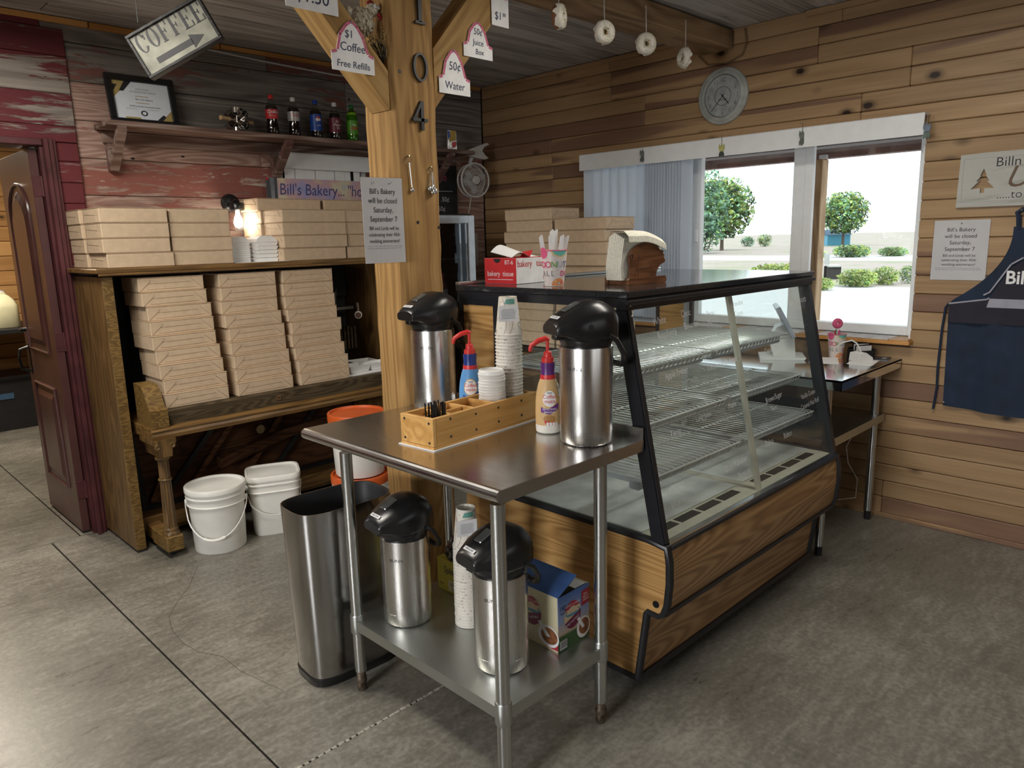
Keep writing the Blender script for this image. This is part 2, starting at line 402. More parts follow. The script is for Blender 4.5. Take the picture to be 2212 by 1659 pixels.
STEEL_TOP = steel('steel_worktop', (.56, .55, .54), .20, axis=1, stretch=26, amt=.16)
GALV = steel('galvanised_steel', (.50, .52, .50), .36, axis=2, stretch=8)
TUBE_ST = steel('tube_steel', (.56, .57, .56), .24, axis=2, stretch=20)
TRASH = steel('trash_can_steel', (.40, .39, .38), .20, axis=2, stretch=40)
GLASS = pane('clear_glass', (.97, .985, .98), .01, 1.0)
CASE_GLASS = pane('case_glass', (.955, .975, .97), .015, .55, dust=.02)
JAR_GLASS = pane('lamp_jar_glass', (.97, .97, .96), .08, 1.8, dust=.05)
BOTTLE_PET = pane('bottle_plastic', (.80, .79, .76), .04, 1.6)
DEW_PET = pane('green_bottle_plastic', (.35, .62, .12), .04, 1.6)
FRIDGE_GLASS = pane('cooler_glass', (.52, .55, .58), .02, 2.2)
BULB = emit('lamp_bulb', (1, .93, .80), 3.2)
def concrete():
    g = G('polished_concrete'); p = g.N('NewGeometry').outputs['Position']
    a = g.N('TexNoise', i_Scale=1.3, i_Detail=7.0, i_Roughness=.6, i_Vector=p).outputs[0]
    b = g.N('TexNoise', i_Scale=55.0, i_Detail=4.0, i_Vector=p).outputs[0]
    c = g.N('TexNoise', i_Scale=210.0, i_Detail=2.0, i_Vector=p).outputs[0]
    mp = g.N('Mapping'); g.L(p, mp.inputs[0]); mp.inputs['Scale'].default_value = (5, 16, 5); mp.inputs['Rotation'].default_value = (0, 0, .5)
    d = g.N('TexNoise', i_Scale=1.6, i_Detail=6.0, i_Roughness=.7, i_Vector=mp.outputs[0]).outputs[0]
    t = g.math('ADD', g.math('MULTIPLY', a, .45), g.math('ADD', g.math('MULTIPLY', b, .24), g.math('MULTIPLY', d, .31)))
    col = g.ramp(t, [(.35, (.085, .078, .064)), (.5, (.178, .166, .138)), (.62, (.31, .292, .25))])
    col = g.mix(g.ramp(c, [(.3, .35), (.42, 0.0)]), col, (.14, .125, .10))
    r = g.math('ADD', g.math('MULTIPLY', a, .35), g.math('MULTIPLY', d, .25)); r = g.math('ADD', r, .04)
    g.set(Base_Color=col, Roughness=r, Specular_IOR_Level=.45); g.bump(g.math('ADD', b, g.math('MULTIPLY', d, .6)), .1, .004); return g.m
CONCRETE = concrete()
# ------------------------------------------------------------------ the room
XR, YB, ZC = 4.13, 4.43, 2.70
def plank(parent, mat, x0, x1, y0, y1, z0, z1, c=.004, name='plank', skew=0):
    m = MB(); dx, dy, dz = (x1-x0)/2, (y1-y0)/2, (z1-z0)/2
    m.box(-dx, dx, -dy, dy, -dz, dz, c)
    return m.build(name, mat, parent, ((x0+x1)/2, (y0+y1)/2, (z0+z1)/2))
def splits(a, b, lo, hi):
    out = [a]
    while b-out[-1] > hi: out.append(out[-1]+random.uniform(lo, hi))
    out.append(b)
    if len(out) > 2 and out[-1]-out[-2] < .25: out.pop(-2)
    return out

# floor: slabs with open saw cuts over a dark sub-base
m = MB(); m.box(-3.4, 4.4, -3.4, 8.6, -.16, -.03)
floor = struct(m.build('floor', plain('sub_base', (.05, .045, .038), .9)))
XC, YC, YD = .862, 1.868, 4.425
for (x0, x1, y0, y1) in ((-3.35, XC, -3.35, YD), (XC, 4.35, YC, YD), (XC, 4.35, -3.35, YC), (-3.35, 1.0, YD, 6.68), (1.0, 4.35, YD, 6.68), (-3.35, 4.35, 6.68, 8.55)):
    g = .0035; plank(floor, CONCRETE, x0+g, x1-g, y0+g, y1-g, -.031, 0, .002, 'concrete_slab')
m = MB()   # pale filler in the cross joint
for k in range(26):
    a = .90+k*.024; m.box(a, a+random.uniform(.012, .024), YC-.004-random.random()*.002, YC+.004+random.random()*.003, -.006, .0006)
m.build('joint_filler', plain('joint_filler', (.42, .39, .33), .8, var=.3, scale=60), floor)

m = MB()   # hairline crack
ck_ = [on_z(a, b, 0) for a, b in ((428, 1222), (408, 1268), (383, 1300), (365, 1332), (372, 1362), (396, 1390), (428, 1408), (480, 1418), (520, 1450), (568, 1472), (612, 1492))]
for p, q in zip(ck_, ck_[1:]):
    d = (q-p).normalized(); nx, ny = -d.y*.0009, d.x*.0009; m.add([(p.x+nx, p.y+ny, .0004), (p.x-nx, p.y-ny, .0004), (q.x-nx, q.y-ny, .0004), (q.x+nx, q.y+ny, .0004)], [(0, 1, 2, 3)])
m.build('hairline_crack', plain('crack_dark', (.07, .06, .05), .9), floor)
# ceiling of weathered boards
m = MB(); m.box(-3.35, 4.3, -3.35, 8.5, ZC+.02, ZC+.12)
ceiling = struct(m.build('ceiling', BLACK_M))
y = -3.3; r = 0
while y < 4.42:
    w = random.choice((.125, .14, .155)); y1 = min(y+w, 4.44)
    xs = splits(-3.3, 4.14, 1.8, 3.4)
    for a, b in zip(xs, xs[1:]): plank(ceiling, CEILING, a+.001, b-.001, y+.001, y1-.0015, ZC-random.random()*.004, ZC+.019, .003, 'ceiling_board')
    y = y1
# back wall
m = MB()
m.box(-3.3, .2, YB+.02, YB+.14, 0, ZC); m.box(.2, 1.075, YB+.02, YB+.14, 2.08, ZC); m.box(1.075, 4.3, YB+.02, YB+.14, 0, ZC)
wall_back = struct(m.build('wall_back', plain('wall_studs', (.06, .04, .03), .9)))
rows = [0, .12, .31, .50, .69, .88, 1.07, 1.26, 1.45, 1.64, 1.83, 2.02, 2.21, 2.40, 2.59, 2.70]
for k, (a, b) in enumerate(zip(rows, rows[1:])):
    x0 = 1.145 if a > 2.5 else 1.245
    if a >= 2.38: xs = [x0, 2.35 if a > 2.5 else 2.9, 4.128]
    elif a >= 2.2: xs = [x0, 1.78, 3.1, 4.128]
    else: xs = [x0]+[v for v in (random.uniform(2.0, 2.5), random.uniform(3.2, 3.6))]+[4.128]
    for j, (p, q) in enumerate(zip(xs, xs[1:])):
        mt = BARN_GREY if a > 2.38 or (a > 2.2 and j > 0) else BARN_PINK
        plank(wall_back, mt, p+.001, q-.001, YB+random.random()*.004, YB+.019, a+.0015, b-.0015, .003)
# red siding around the doorway, a little prouder
rz = [2.09, 2.17, 2.33, 2.51, 2.64, 2.70]
for a, b in zip(rz, rz[1:]):
    x1 = 1.14 if a > 2.6 else 1.243
    xs = [-3.28, -1.2+random.random(), x1]
    for p, q in zip(xs, xs[1:]): plank(wall_back, BARN_RED, p, q-.001, YB-.018-random.random()*.004, YB+.019, a+.001, b-.001, .003)
z = 0
while z < 2.08:
    b = min(z+.105, 2.088)
    plank(wall_back, BARN_RED, 1.135, 1.243, YB-.02-random.random()*.008, YB+.019, z+.001, b-.001, .004)
    plank(wall_back, BARN_RED, -3.28, .13, YB-.02, YB+.019, z+.001, b-.001, .004)
    z = b
# right wall with the window opening
WY0, WY1, WZ0, WZ1 = 1.235, 3.395, .985, 2.085
m = MB()
m.box(XR+.02, XR+.16, -3.3, WY0, 0, ZC); m.box(XR+.02, XR+.16, WY1, 4.57, 0, ZC); m.box(XR+.02, XR+.16, WY0, WY1, 0, WZ0); m.box(XR+.02, XR+.16, WY0, WY1, WZ1, ZC)
wall_right = struct(m.build('wall_right', plain('wall_studs_right', (.06, .04, .03), .9)))
pitch = .0925; z = .02; k = 0
seam = None
while z < ZC-.01:
    b = min(z+pitch, ZC)
    if k % 2 == 0 or seam is None: seam = sorted([random.uniform(-1.5, -.4), random.uniform(1.3, 2.4), random.uniform(2.9, 3.8)])
    if z < WZ0 < b: b2 = WZ0
    segs = []
    ys = [-3.28]+seam+[4.428]
    for a, c in zip(ys, ys[1:]):
        if b > WZ0+.03 and z < WZ1-.03:
            if a < WY0: segs.append((a, min(c, WY0)))
            if c > WY1: segs.append((max(a, WY1), c))
        else: segs.append((a, c))
    for a, c in segs:
        if c-a > .01: plank(wall_right, PINE, XR, XR+.019, a+.0006, c-.0006, z+.0012, b-.0012, .0045)
    z = b; k += 1
tb = MB(); tb.box(XR-.012, XR-.0005, -3.28, 4.42, 0, .026, .003); struct(tb.build('baseboard_right', PINE))
# walls behind the photographer
m = MB(); m.box(-3.45, -3.3, -3.4, 8.5, 0, ZC); struct(m.build('wall_left', PINE))
m = MB(); m.box(-3.4, 4.3, -3.45, -3.3, 0, ZC); struct(m.build('wall_front', PINE_X))
m = MB(); [m.box(*a, c=.004) for a in ((-3.3, -3.22, .52, .60, 0, 2.15), (-3.3, -3.22, 1.30, 1.38, 0, 2.15), (-3.3, -3.22, .52, 1.38, 2.07, 2.15))]; d2 = struct(m.build('added_entry_frame', VINYL)); MB().box(-3.298, -3.29, .6, 1.3, .02, 2.07).build('pane', GLASS, d2)  # unseen frame and pane, added around the entry daylight lamp
m = MB(); [m.box(*a, c=.004) for a in ((-.5, -.4, -3.3, -3.22, .95, 2.45), (2.8, 2.9, -3.3, -3.22, .95, 2.45), (-.4, 2.8, -3.3, -3.22, .95, 1.03), (-.4, 2.8, -3.3, -3.22, 2.37, 2.45))]; w3 = struct(m.build('added_window_frame', VINYL)); MB().box(-.4, 2.8, -3.298, -3.29, 1.03, 2.37).build('pane', GLASS, w3)  # unseen frame and pane, added to dress the front fill lamp
# ceiling trims
for i, (a, b, z0) in enumerate(((-3.2, 1.36, .028), (1.366, 2.05, .03), (2.056, 4.1, .026))):
    m = MB(); m.box(a, b, YB-.03, YB-.002, ZC-z0-.004, ZC-.005, .002); struct(m.build('trim_%d' % (i+1), ORANGE_WOOD))
m = MB(); m.box(XR-.03, XR-.002, -3.2, 1.86, ZC-.035, ZC-.005, .004); struct(m.build('trim_4', PINE))
m = MB(); m.box(XR-.022, XR-.002, 2.66, 4.4, ZC-.03, ZC-.005, .004); struct(m.build('trim_5', PINE))
# post, beam, braces
PX0, PX1, PY0, PY1 = 1.712, 1.922, 2.31, 2.50
post = thing('timber_post', 'rough sawn honey coloured timber post standing behind the steel worktop', 'post', (0,0,0))
m = MB(); n = 34; V = []; random.seed(3)
for i in range(n+1):
    zz = 2.585*i/n
    for (cx, cy, sx, sy) in ((PX0, PY0, 1, 1), (PX1, PY0, -1, 1), (PX1, PY1, -1, -1), (PX0, PY1, 1, -1)):
        j = lambda: random.uniform(-.0025, .0025)
        c = .012+random.random()*.006
        if (sx, sy) in ((1, 1), (-1, -1)): V += [(cx+j(), cy+sy*c, zz), (cx+sx*c, cy+j(), zz)]
        else: V += [(cx+sx*c, cy+j(), zz), (cx+j(), cy+sy*c, zz)]
Fs = [(i*8+k, i*8+(k+1) % 8, (i+1)*8+(k+1) % 8, (i+1)*8+k) for i in range(n) for k in range(8)]
m.add(V, Fs+[tuple(range(8))[::-1], tuple(n*8+k for k in range(8))])
for kx, kz in ((1.80, 1.62), (1.905, 1.60), (1.75, 2.16)): m.lathe([(.0001, -.001), (.006, -.001), (.007, 0)], 8, (kx, PY0-.001, kz), 1, axis='y')
m.build('post_timber', [TIMBER_Z, BLACK_M], post)
BY0, BY1, BZ = 2.285, 2.49, 2.585
m = MB(); m.box(-3.68, 3.68, -(BY1-BY0)/2, (BY1-BY0)/2, -.052, .052, .008)
beam = m.build('ceiling_beam', TIMBER_X, None, (.445, (BY0+BY1)/2, BZ+.0525)); tag(beam, 'heavy rough timber beam under the ceiling resting on the post', 'beam')
m = MB(); m.box(-3.6, 3.68, -.055, .055, -.008, .0075, .003)
m.build('packing_board', TIMBER_X, beam, (0, .02, .06))
def brace(p1, p2, q1, q2, label, sgn):
    a, b = on_y(*p1, PY0+.015), on_y(*p2, PY0+.015); c, d = on_y(*q1, PY0+.015), on_y(*q2, PY0+.015)
    u = (b-a).normalized(); v = (d-c).normalized(); u = ((u+v)/2).normalized()
    face = PX0 if sgn < 0 else PX1
    def at_x(p, x): t = (x-p.x)/u.x; return (x, p.z+u.z*t)
    def at_z(p, zz): t = (zz-p.z)/u.z; return (p.x+u.x*t, zz)
    poly = [at_x(a, face+sgn*.003), at_z(a, BZ-.002), at_z(c, BZ-.002), at_x(c, face+sgn*.003)]
    cx = sum(p[0] for p in poly)/4; cz = sum(p[1] for p in poly)/4
    ang = math.atan2(u.x, u.z); R = Matrix.Rotation(-ang, 3, 'Y')
    m = MB(); m.prism([(p[0]-cx, p[1]-cz) for p in poly], -.06, .06, 'y')
    for i, vv in enumerate(m.v): m.v[i] = tuple(R @ Vector(vv))
    o = m.build('knee_brace', TIMBER_BR, None, (cx, PY0+.075, cz), (0, ang, 0)); tag(o, label, 'brace')
    return o, u, a, c
braceL, uL, aL, cL = brace((832, 222), (697, 24), (827, 137), (729, 0), 'diagonal timber brace on the post on the side of the piano', -1)
braceR, uR, aR, cR = brace((947, 224), (1061, 58), (943, 94), (1007, 0), 'diagonal timber brace on the post on the side of the window wall', 1)

# ------------------------------------------------------------------ doorway and back room
m = MB(); m.box(.2, .215, YB-.03, YB+.15, 0, 2.08); m.box(1.062, 1.078, YB-.03, YB+.15, 0, 2.08); m.box(.2, 1.078, YB-.03, YB+.15, 2.065, 2.082)
struct(m.build('trim_6', MAROON_D))
m = MB()
for x0, x1, y0 in ((1.074, 1.095, YB-.075), (1.095, 1.118, YB-.062), (1.118, 1.136, YB-.045)): m.box(x0, x1, y0, YB+.0, 0, 2.10, .003)
m.box(.13, 1.074, YB-.045, YB, 2.066, 2.10, .003)
struct(m.build('trim_7', MAROON_D))
m = MB(); m.box(1.0605, 1.0735, YB+.05, YB+.149, .0, 2.07); struct(m.build('trim_8', GALV))
door = struct(thing('door_1', 'maroon panelled door standing open into the back room', 'door', (1.058, YB+.012, 0)))
DW, DT = .665, .040
m = MB(); m.box(-DT, 0, 0, DW, .012, 2.055, .002); leaf = m.build('door_leaf', MAROON, door)
def ring(pts, r, x, name):
    mm = MB(); mm.tube([(x, a, b) for a, b in pts], r, 6, closed=True); return mm.build(name, MAROON, leaf)
yc, hw = DW/2+.01, .205
arch = [(yc-hw, 1.0), (yc+hw, 1.0)]+[(yc+hw*math.cos(t*PI/10), 1.74+.16*math.sin(t*PI/10)) for t in range(11)]
low = [(yc-hw, .24), (yc+hw, .24), (yc+hw, .80), (yc-hw, .80)]
for pts, nm in ((arch, 'upper_panel'), (low, 'lower_panel')):
    cy = yc; cz = (pts[0][1]+pts[-1][1])/2
    ring(pts, .011, -DT, nm+'_moulding')
    def inset(d): return [(p[0]+(d if p[0] < cy else -d) if abs(p[0]-cy) > .02 else p[0], p[1]+(d if p[1] < cz else -d)) for p in pts]
    a, b = inset(.035), inset(.065); mm = MB()
    n = len(pts); V = [(-DT-.001, p[0], p[1]) for p in a]+[(-DT-.011, p[0], p[1]) for p in b]
    mm.add(V, [(i, (i+1) % n, n+(i+1) % n, n+i)[::-1] for i in range(n)]+[tuple(range(n, 2*n))[::-1]])
    mm.build(nm, MAROON, leaf)
mm = MB(); mm.tube([(-DT, DW-.055, 1.0), (-DT-.045, DW-.055, .985), (-DT-.055, DW-.055, .93), (-DT-.045, DW-.055, .87), (-DT, DW-.055, .855)], .008, 8)
mm.box(-DT-.004, -DT, DW-.08, DW-.03, .84, 1.02, .002); mm.build('pull_handle', plain('black_iron', (.02, .02, .02), .3, metal=.8), door)
mm = MB(); mm.tube([(-DT, DW-.07, 1.10), (-DT-.03, DW-.07, 1.10)], .012, 8); mm.box(-DT-.036, -DT-.028, DW-.10, DW-.03, 1.094, 1.106, .003); mm.build('latch', MATS['black_iron'], door)
for hz_ in (.20, 1.02, 1.82):
    mm = MB(); mm.box(-.036, -.001, -.003, .0, hz_, hz_+.10, .001); mm.cyl((.004, -.004, hz_), .006, .10, 8); mm.build('hinge', MAROON_D, door)
# back room shell
m = MB(); m.box(-3.3, 4.3, 8.3, 8.45, 0, ZC); wr2 = struct(m.build('wall_back_room', BLACK_M))
z = .02
while z < ZC-.02:
    b = min(z+.135, ZC)
    for p, q in ((-3.2, .4), (.4, 1.9), (1.9, 4.2)): plank(wr2, PINE_X, p+.001, q-.001, 8.27, 8.299, z+.002, b-.002, .005)
    z = b
m = MB(); m.box(2.6, 2.7, YB+.15, 8.26, 0, ZC); struct(m.build('wall_back_room_right', PINE))
ct = thing('black_counter', 'black topped counter against the pine wall of the back room', 'counter', (0,0,0))
m = MB(); m.box(.2, 2.55, 7.42, 8.26, .86, .90, .004); m.build('counter_top', BLACK_M, ct)
for lx in (.3, 2.45):
    for ly in (7.5, 8.2):
        m = MB(); m.box(lx-.03, lx+.03, ly-.03, ly+.03, 0, .86); m.build('leg', BLACK_M, ct)
tote = thing('storage_tote', 'black plastic storage tote under the back room counter', 'tote', (1.35, 7.86, 0))
m = MB(); m.prism([(-.34, 0), (.34, 0), (.38, .44), (-.38, .44)], -.25, .25, 'y'); m.build('tote_body', BLACK_M, tote)
m = MB(); m.box(-.40, .40, -.27, .27, .44, .475, .008); m.build('tote_lid', BLACK, tote)
m = MB(); m.box(-.12, .02, -.256, -.2495, .28, .33); m.build('blue_label', plain('blue_label', (.05, .12, .22), .6), tote)
JUG = plain('jug_plastic', (.80, .78, .52), .4, var=.03)
def jug():
    m = MB(); w = .078
    def ring_(s, zz, r=.25): return [(w*s*math.copysign(abs(math.cos(t))**.45, math.cos(t)), w*s*math.copysign(abs(math.sin(t))**.45, math.sin(t)), zz) for t in [2*PI*i/20 for i in range(20)]]
    lv = [(.9, 0), (1, .01), (1, .15), (.97, .17), (.75, .21), (.45, .238), (.28, .25), (.28, .262)]
    V = []; [V.extend(ring_(s, zz)) for s, zz in lv]
    Fs = [(k*20+i, k*20+(i+1) % 20, (k+1)*20+(i+1) % 20, (k+1)*20+i) for k in range(len(lv)-1) for i in range(20)]
    m.add(V, Fs+[tuple(range(20))[::-1], tuple((len(lv)-1)*20+i for i in range(20))], 0, True)
    m.tube([(.0, .045, .232), (0, .075, .225), (0, .085, .19), (0, .079, .15)], .012, 8)
    o = m.build('milk_jug', JUG); c = MB(); c.cyl((0, 0, .262), .02, .014, 14); c.build('cap', WHITE, o); return o
j0 = jug()
jl = ['front near door', 'rear near door', 'front away from door', 'rear away from door']
for i, (jx, jy) in enumerate(((1.40, 7.62), (1.42, 7.86), (1.17, 7.62), (1.19, 7.86))):
    o = j0 if i == 0 else copy_tree(j0)
    o.location = (jx, jy, .90); o.rotation_euler = (0, 0, i*.4); o.scale = (1.25, 1.25, 1.15)
    tag(o, 'gallon jug of pale yellow liquid on the back room counter, '+jl[i], 'jug', 'jugs on the back room counter')
sp = thing('wall_speaker', 'dark grey box with a round grille on the back room wall', 'speaker', (1.18, 8.265, 1.40))
m = MB(); m.box(-.24, .24, -.12, 0, 0, .62, .01); m.build('cabinet', plain('speaker_grey', (.03, .032, .035), .6), sp)
m = MB(); m.torus((0, -.121, .2), .13, .016, 24, 6, axis='y'); m.lathe([(.001, -.125), (.05, -.128), (.12, -.121)], 24, (0, 0, .2), axis='y'); m.build('grille', BLACK, sp)
# ------------------------------------------------------------------ upright piano used as shelving
piano = thing('upright_piano', 'old oak upright piano with its front removed, used as a shelf for boxes', 'piano', (0,0,0))
QX0, QX1 = 1.13, 2.80
m = MB(); m.box(-.025, .025, -.235, .235, -.7, .7, .003)
side_me = m.mesh('side_panel', PIANO_Z)
for x in (QX0+.025, QX1-.025):
    o = bpy.data.objects.new('side_panel', side_me); o.location = (x, 4.165, .715); link(o, piano)
    e = MB(); e.box(-.024, .024, -.008, .0, -.7, .7, .002); e.build('front_edge', PIANO_EDGE, o, (0, -.2355, 0))
m = MB(); m.box(-.86, .86, -.265, .245, -.012, .012, .004); lid_p = m.build('top_lid', PIANO_X, piano, ((QX0+QX1)/2, 4.165, 1.443))
m = MB(); m.box(-.852, .852, -.006, .006, -.006, .006, .003); m.build('lid_moulding', PIANO_X, lid_p, (0, -.262, -.017))
m = MB(); m.box(-.785, .785, -.01, .01, -.68, .68); m.build('back_board', BLACK_M, piano, ((QX0+QX1)/2, 4.385, .72))
# cast plate, strings and lettering inside
PLATE = plain('cast_plate', (.016, .017, .015), .45, var=.3, scale=9)
m = MB()
m.box(1.2, 2.74, 4.33, 4.36, 1.20, 1.40, .004)
for i in range(9): m.tube([(1.3+i*.17, 4.33, 1.25), (1.22+i*.17, 4.32, .80)], .011, 6)
for i in range(8):
    for j in range(3): m.cyl((2.42+i*.022+j*.008, 4.318, 1.205+j*.02), .004, .016, 6, 0, 'y')
m.build('iron_plate', PLATE, piano)
text('OLI', .034, plain('plate_gilt', (.30, .27, .20), .5), piano, (2.445, 4.327, 1.335), 'LEFT', space=1.3)
text('YORK', .022, MATS['plate_gilt'], piano, (2.44, 4.327, 1.295), 'LEFT', space=1.2)
m = MB(); m.box(2.38, 2.74, 4.25, 4.28, 1.115, 1.135, .002); [m.cyl((2.42+.05*i, 4.248, 1.125), .004, .004, 8, 0, 'y') for i in range(6)]
m.build('hammer_rail', GALV, piano)
m = MB()
for i in range(14): m.box(2.36+i*.026, 2.374+i*.026, 4.20, 4.33, .86, 1.0+.004*(i % 3))
m.build('action_hammers', PIANO_DARK, piano)
# lower cavity with diagonal sound board ribs
m = MB(); m.box(1.2, 2.74, 4.355, 4.372, .1, .62); sb = m.build('sound_board', PIANO_IN, piano)
random.seed(5)
for x0, z0, x1, z1, r_, mt in ((1.36, .12, 1.62, .62, .02, PIANO_IN), (1.55, .12, 1.98, .62, .018, PIANO_IN), (1.85, .6, 1.45, .15, .016, PLATE), (1.9, .12, 2.3, .62, .02, PIANO_IN), (2.1, .12, 2.5, .55, .016, PLATE), (1.28, .62, 1.32, .1, .02, PLATE)):
    mm = MB(); mm.tube([(x0, 4.325, z0), (x1, 4.325, z1)], r_*1.1, 4); mm.build('rib', mt, piano)
m = MB(); m.prism([(1.75, .30), (2.2, .40), (2.5, .42), (2.5, .36), (2.2, .34), (1.75, .24)], 4.26, 4.32, 'y'); m.build('bass_bridge', PIANO_IN, piano)
m = MB(); m.cyl((2.03, 4.29, .42), .028, .02, 16, 0, 'y'); m.build('brass_wheel', BRASS, piano)
m = MB(); m.box(1.18, 2.75, 4.02, 4.04, .06, .14, .003); m.box(1.18, 2.75, 4.04, 4.37, .04, .06); m.build('bottom_rail', PIANO_X, piano)
m = MB()
for px_ in (1.9, 1.98, 2.06): m.box(px_-.02, px_+.02, 3.93, 4.04, .085, .10, .004)
m.build('pedals', BRASS, piano)
# key bed, key slip and cheek blocks
m = MB(); m.prism([(3.72, .622), (3.716, .64), (3.722, .652), (3.716, .664), (3.73, .676), (4.36, .676), (4.36, .622)], -.80, .80, 'x')
m.build('key_bed', PIANO_X, piano, (2.005, 0, 0))
m = MB(); m.prism([(3.762, .6765), (3.762, .745), (3.775, .753), (4.34, .753), (4.34, .6765)], -.715, .735, 'x'); m.build('key_slip', PIANO_DARK, piano, (2.025, 0, 0))
m = MB(); m.box(-.012, .012, -.002, .002, -.012, .012); m.cyl((0, -.002, 0), .005, .004, 8, 0, 'y'); m.build('lock', BRASS, piano, (1.9, 3.761, .715))
def cheek(x0, x1):
    pts = [(3.725, .6765), (3.725, .765)]+[(3.735+.10*t, .765+.115*(t*t*(3-2*t))) for t in [i/8 for i in range(1, 9)]]+[(3.93, .885), (3.93, .6765)]
    mm = MB(); mm.prism(pts, x0, x1, 'x'); mm.build('cheek_block', PIANO_EDGE, piano)
cheek(1.215, 1.295); cheek(2.735, 2.775)
def pleg(x):
    t = bpy.data.objects.new('leg', None); link(t, piano); t.location = (x, 3.80, 0)
    m = MB(); m.box(-.042, .042, -.085, .12, .035, .115, .005); m.build('leg_base', PIANO_EDGE, t)
    m = MB(); m.lathe([(.040, .115), (.040, .128), (.034, .135), (.037, .145), (.032, .155)], 20, (0, -.04, 0))
    n = 12
    for z0, r0, z1, r1 in ((.155, .031, .40, .026), (.415, .026, .505, .025)):
        V = []
        for zz, rr in ((z0, r0), (z1, r1)):
            for k in range(48):
                a = 2*PI*k/48; rad = rr*(1-.09*max(0, math.cos(a*n))); V.append((rad*math.cos(a), -.04+rad*math.sin(a), zz))
        m.add(V, [(k, (k+1) % 48, 48+(k+1) % 48, 48+k) for k in range(48)], 0, False)
    m.torus((0, -.04, .408), .027, .007, 20, 6); m.lathe([(.025, .505), (.036, .515), (.036, .525), (.028, .532)], 20, (0, -.04, 0))
    m.build('turned_column', PIANO_Z, t)
    m = MB(); m.prism([(-.03, .532), (.03, .532), (.035, .58), (.055, .6), (.055, .621), (-.055, .621), (-.055, .6), (-.035, .58)], -.095, .09, 'y')
    for k in (-1, 1): m.torus((k*.035, -.092, .588), .011, .006, 14, 6, axis='y')
    m.build('carved_capital', PIANO_Z, t)
    m = MB(); m.cyl((-.012, -.03, .018), .017, .024, 12, 0, 'x'); m.box(-.016, .016, -.045, -.015, .03, .036); m.build('caster', BLACK_M, t)
    m = MB(); m.box(-.035, .035, .12, .33, .04, .11, .004); m.build('side_skid', PIANO_X, t)
pleg(1.255); pleg(2.735)

# ------------------------------------------------------------------ kraft boxes
def kraft_proto(w, d, h, face):
    m = MB(); m.box(0, w, 0, d, 0, h-.0028, .0035); me_t = m.mesh('tray', KRAFT)
    m = MB(); m.box(-.001, w+.001, -.001, d+.001, h-.0024, h-.0004, .0006); me_l = m.mesh('lid', KRAFT)
    m = MB(); s = .0009
    def line(p, q, t=.0011):
        (x0, z0), (x1, z1) = p, q; L = math.hypot(x1-x0, z1-z0); nx, nz = -(z1-z0)/L*t/2, (x1-x0)/L*t/2
        m.prism([(x0+nx, z0+nz), (x1+nx, z1+nz), (x1-nx, z1-nz), (x0-nx, z0-nz)], -s, .0002, 'y')
    L = w if face == 'front' else d
    if face == 'front':
        for p, q in (((.006, .004), (.052, h*.62)), ((.052, h*.62), (.062, h*.82)), ((.046, h*.55), (.064, h*.60)), ((L-.004, .004), (L-.062, h*.80)), ((.07, h*.56), (L-.072, h*.60)), ((.04, .012), (L-.04, .015))): line(p, q, .0012)
    else:
        for p, q in (((.010, .010), (.022, h*.80)), ((.022, h*.62), (.05, h*.58)), ((L-.05, h*.9), (L-.022, h*.42)), ((.05, h*.6), (L-.05, h*.5))): line(p, q, .0013)
        for i, (x, y, z) in enumerate(m.v): m.v[i] = (y, L-x, z)
        if face == 'end_back': pass
    me_c = m.mesh('flap_crease', KRAFT_IN)
    return me_t, me_l, me_c
def kraft(proto, loc, rz, label, group):
    o = bpy.data.objects.new('bakery_box', proto[0]); link(o); o.location = loc; o.rotation_euler = (0, 0, rz)
    for nm, me in (('lid', proto[1]), ('flap_crease', proto[2])): link(bpy.data.objects.new(nm, me), o)
    return tag(o, label, 'box', group)
random.seed(11)
BH = .0722
KF = kraft_proto(.325, .255, BH, 'front'); KE = kraft_proto(.318, .245, BH, 'end'); KL = kraft_proto(.413, .225, BH, 'end'); KR = kraft_proto(.40, .275, BH, 'end'); KS = kraft_proto(.29, .225, BH, 'end')
st_names = ['stack against the piano side panel', 'middle stack inside the piano', 'piano stack beside the foam trays']
for s, (bx, tx, sh) in enumerate(((1.312, 1.297, (0, .01, .02, -.005, .035, .03, .02, .018, 0)), (1.693, 1.690, (0, 0, -.01, .004, .01, .02, .005, .0, 0)), (2.050, 2.062, (0, -.004, .004, .0, .008, .004, .01, .004, 0)))):
    for i in range(9):
        t = i/8; x = bx+(tx-bx)*t+random.uniform(-.008, .008); yy = 3.785+.135*t+random.uniform(-.006, .006)
        if s == 0 and i < 2: x = max(x, 1.3)
        kraft(KF, (x, yy, .7535+i*BH), random.uniform(-.025, .025) if i else 0, 'kraft bakery box, %s, %s' % (nth(i, 9), st_names[s]), 'kraft boxes stacked on the piano key bed')
PT = 1.4555
for s, (x0, yy, n, proto, desc) in enumerate(((1.155, 3.925, 4, KE, 'front stack at the doorway end of piano'), (1.150, 4.178, 4, KE, 'rear stack at the doorway end of piano'), (1.487, 3.945, 4, KE, 'piano top stack beside the foam containers'),
        (2.085, 3.908, 4, KL, 'front stack on piano below the banner'), (2.506, 3.918, 4, KS, 'front stack on piano behind the notice'), (2.075, 4.143, 5, KL, 'rear stack on piano below the banner'), (2.497, 4.143, 5, KS, 'rear stack on piano behind the notice'))):
    for i in range(n):
        if s == 1: jx = (0.0, -.004, -.008, -.012)[i]
        else: jx = random.uniform(-.008, .008)
        if s == 0: jx = (0.012, 0, .002, .0)[i]
        kraft(proto, (x0+jx, yy+random.uniform(-.003, .003), PT+i*BH), random.uniform(-.012, .012) if s not in (1, 5, 6) else 0, 'kraft bakery box, %s, %s' % (nth(i, n), desc), 'kraft boxes on the piano top')
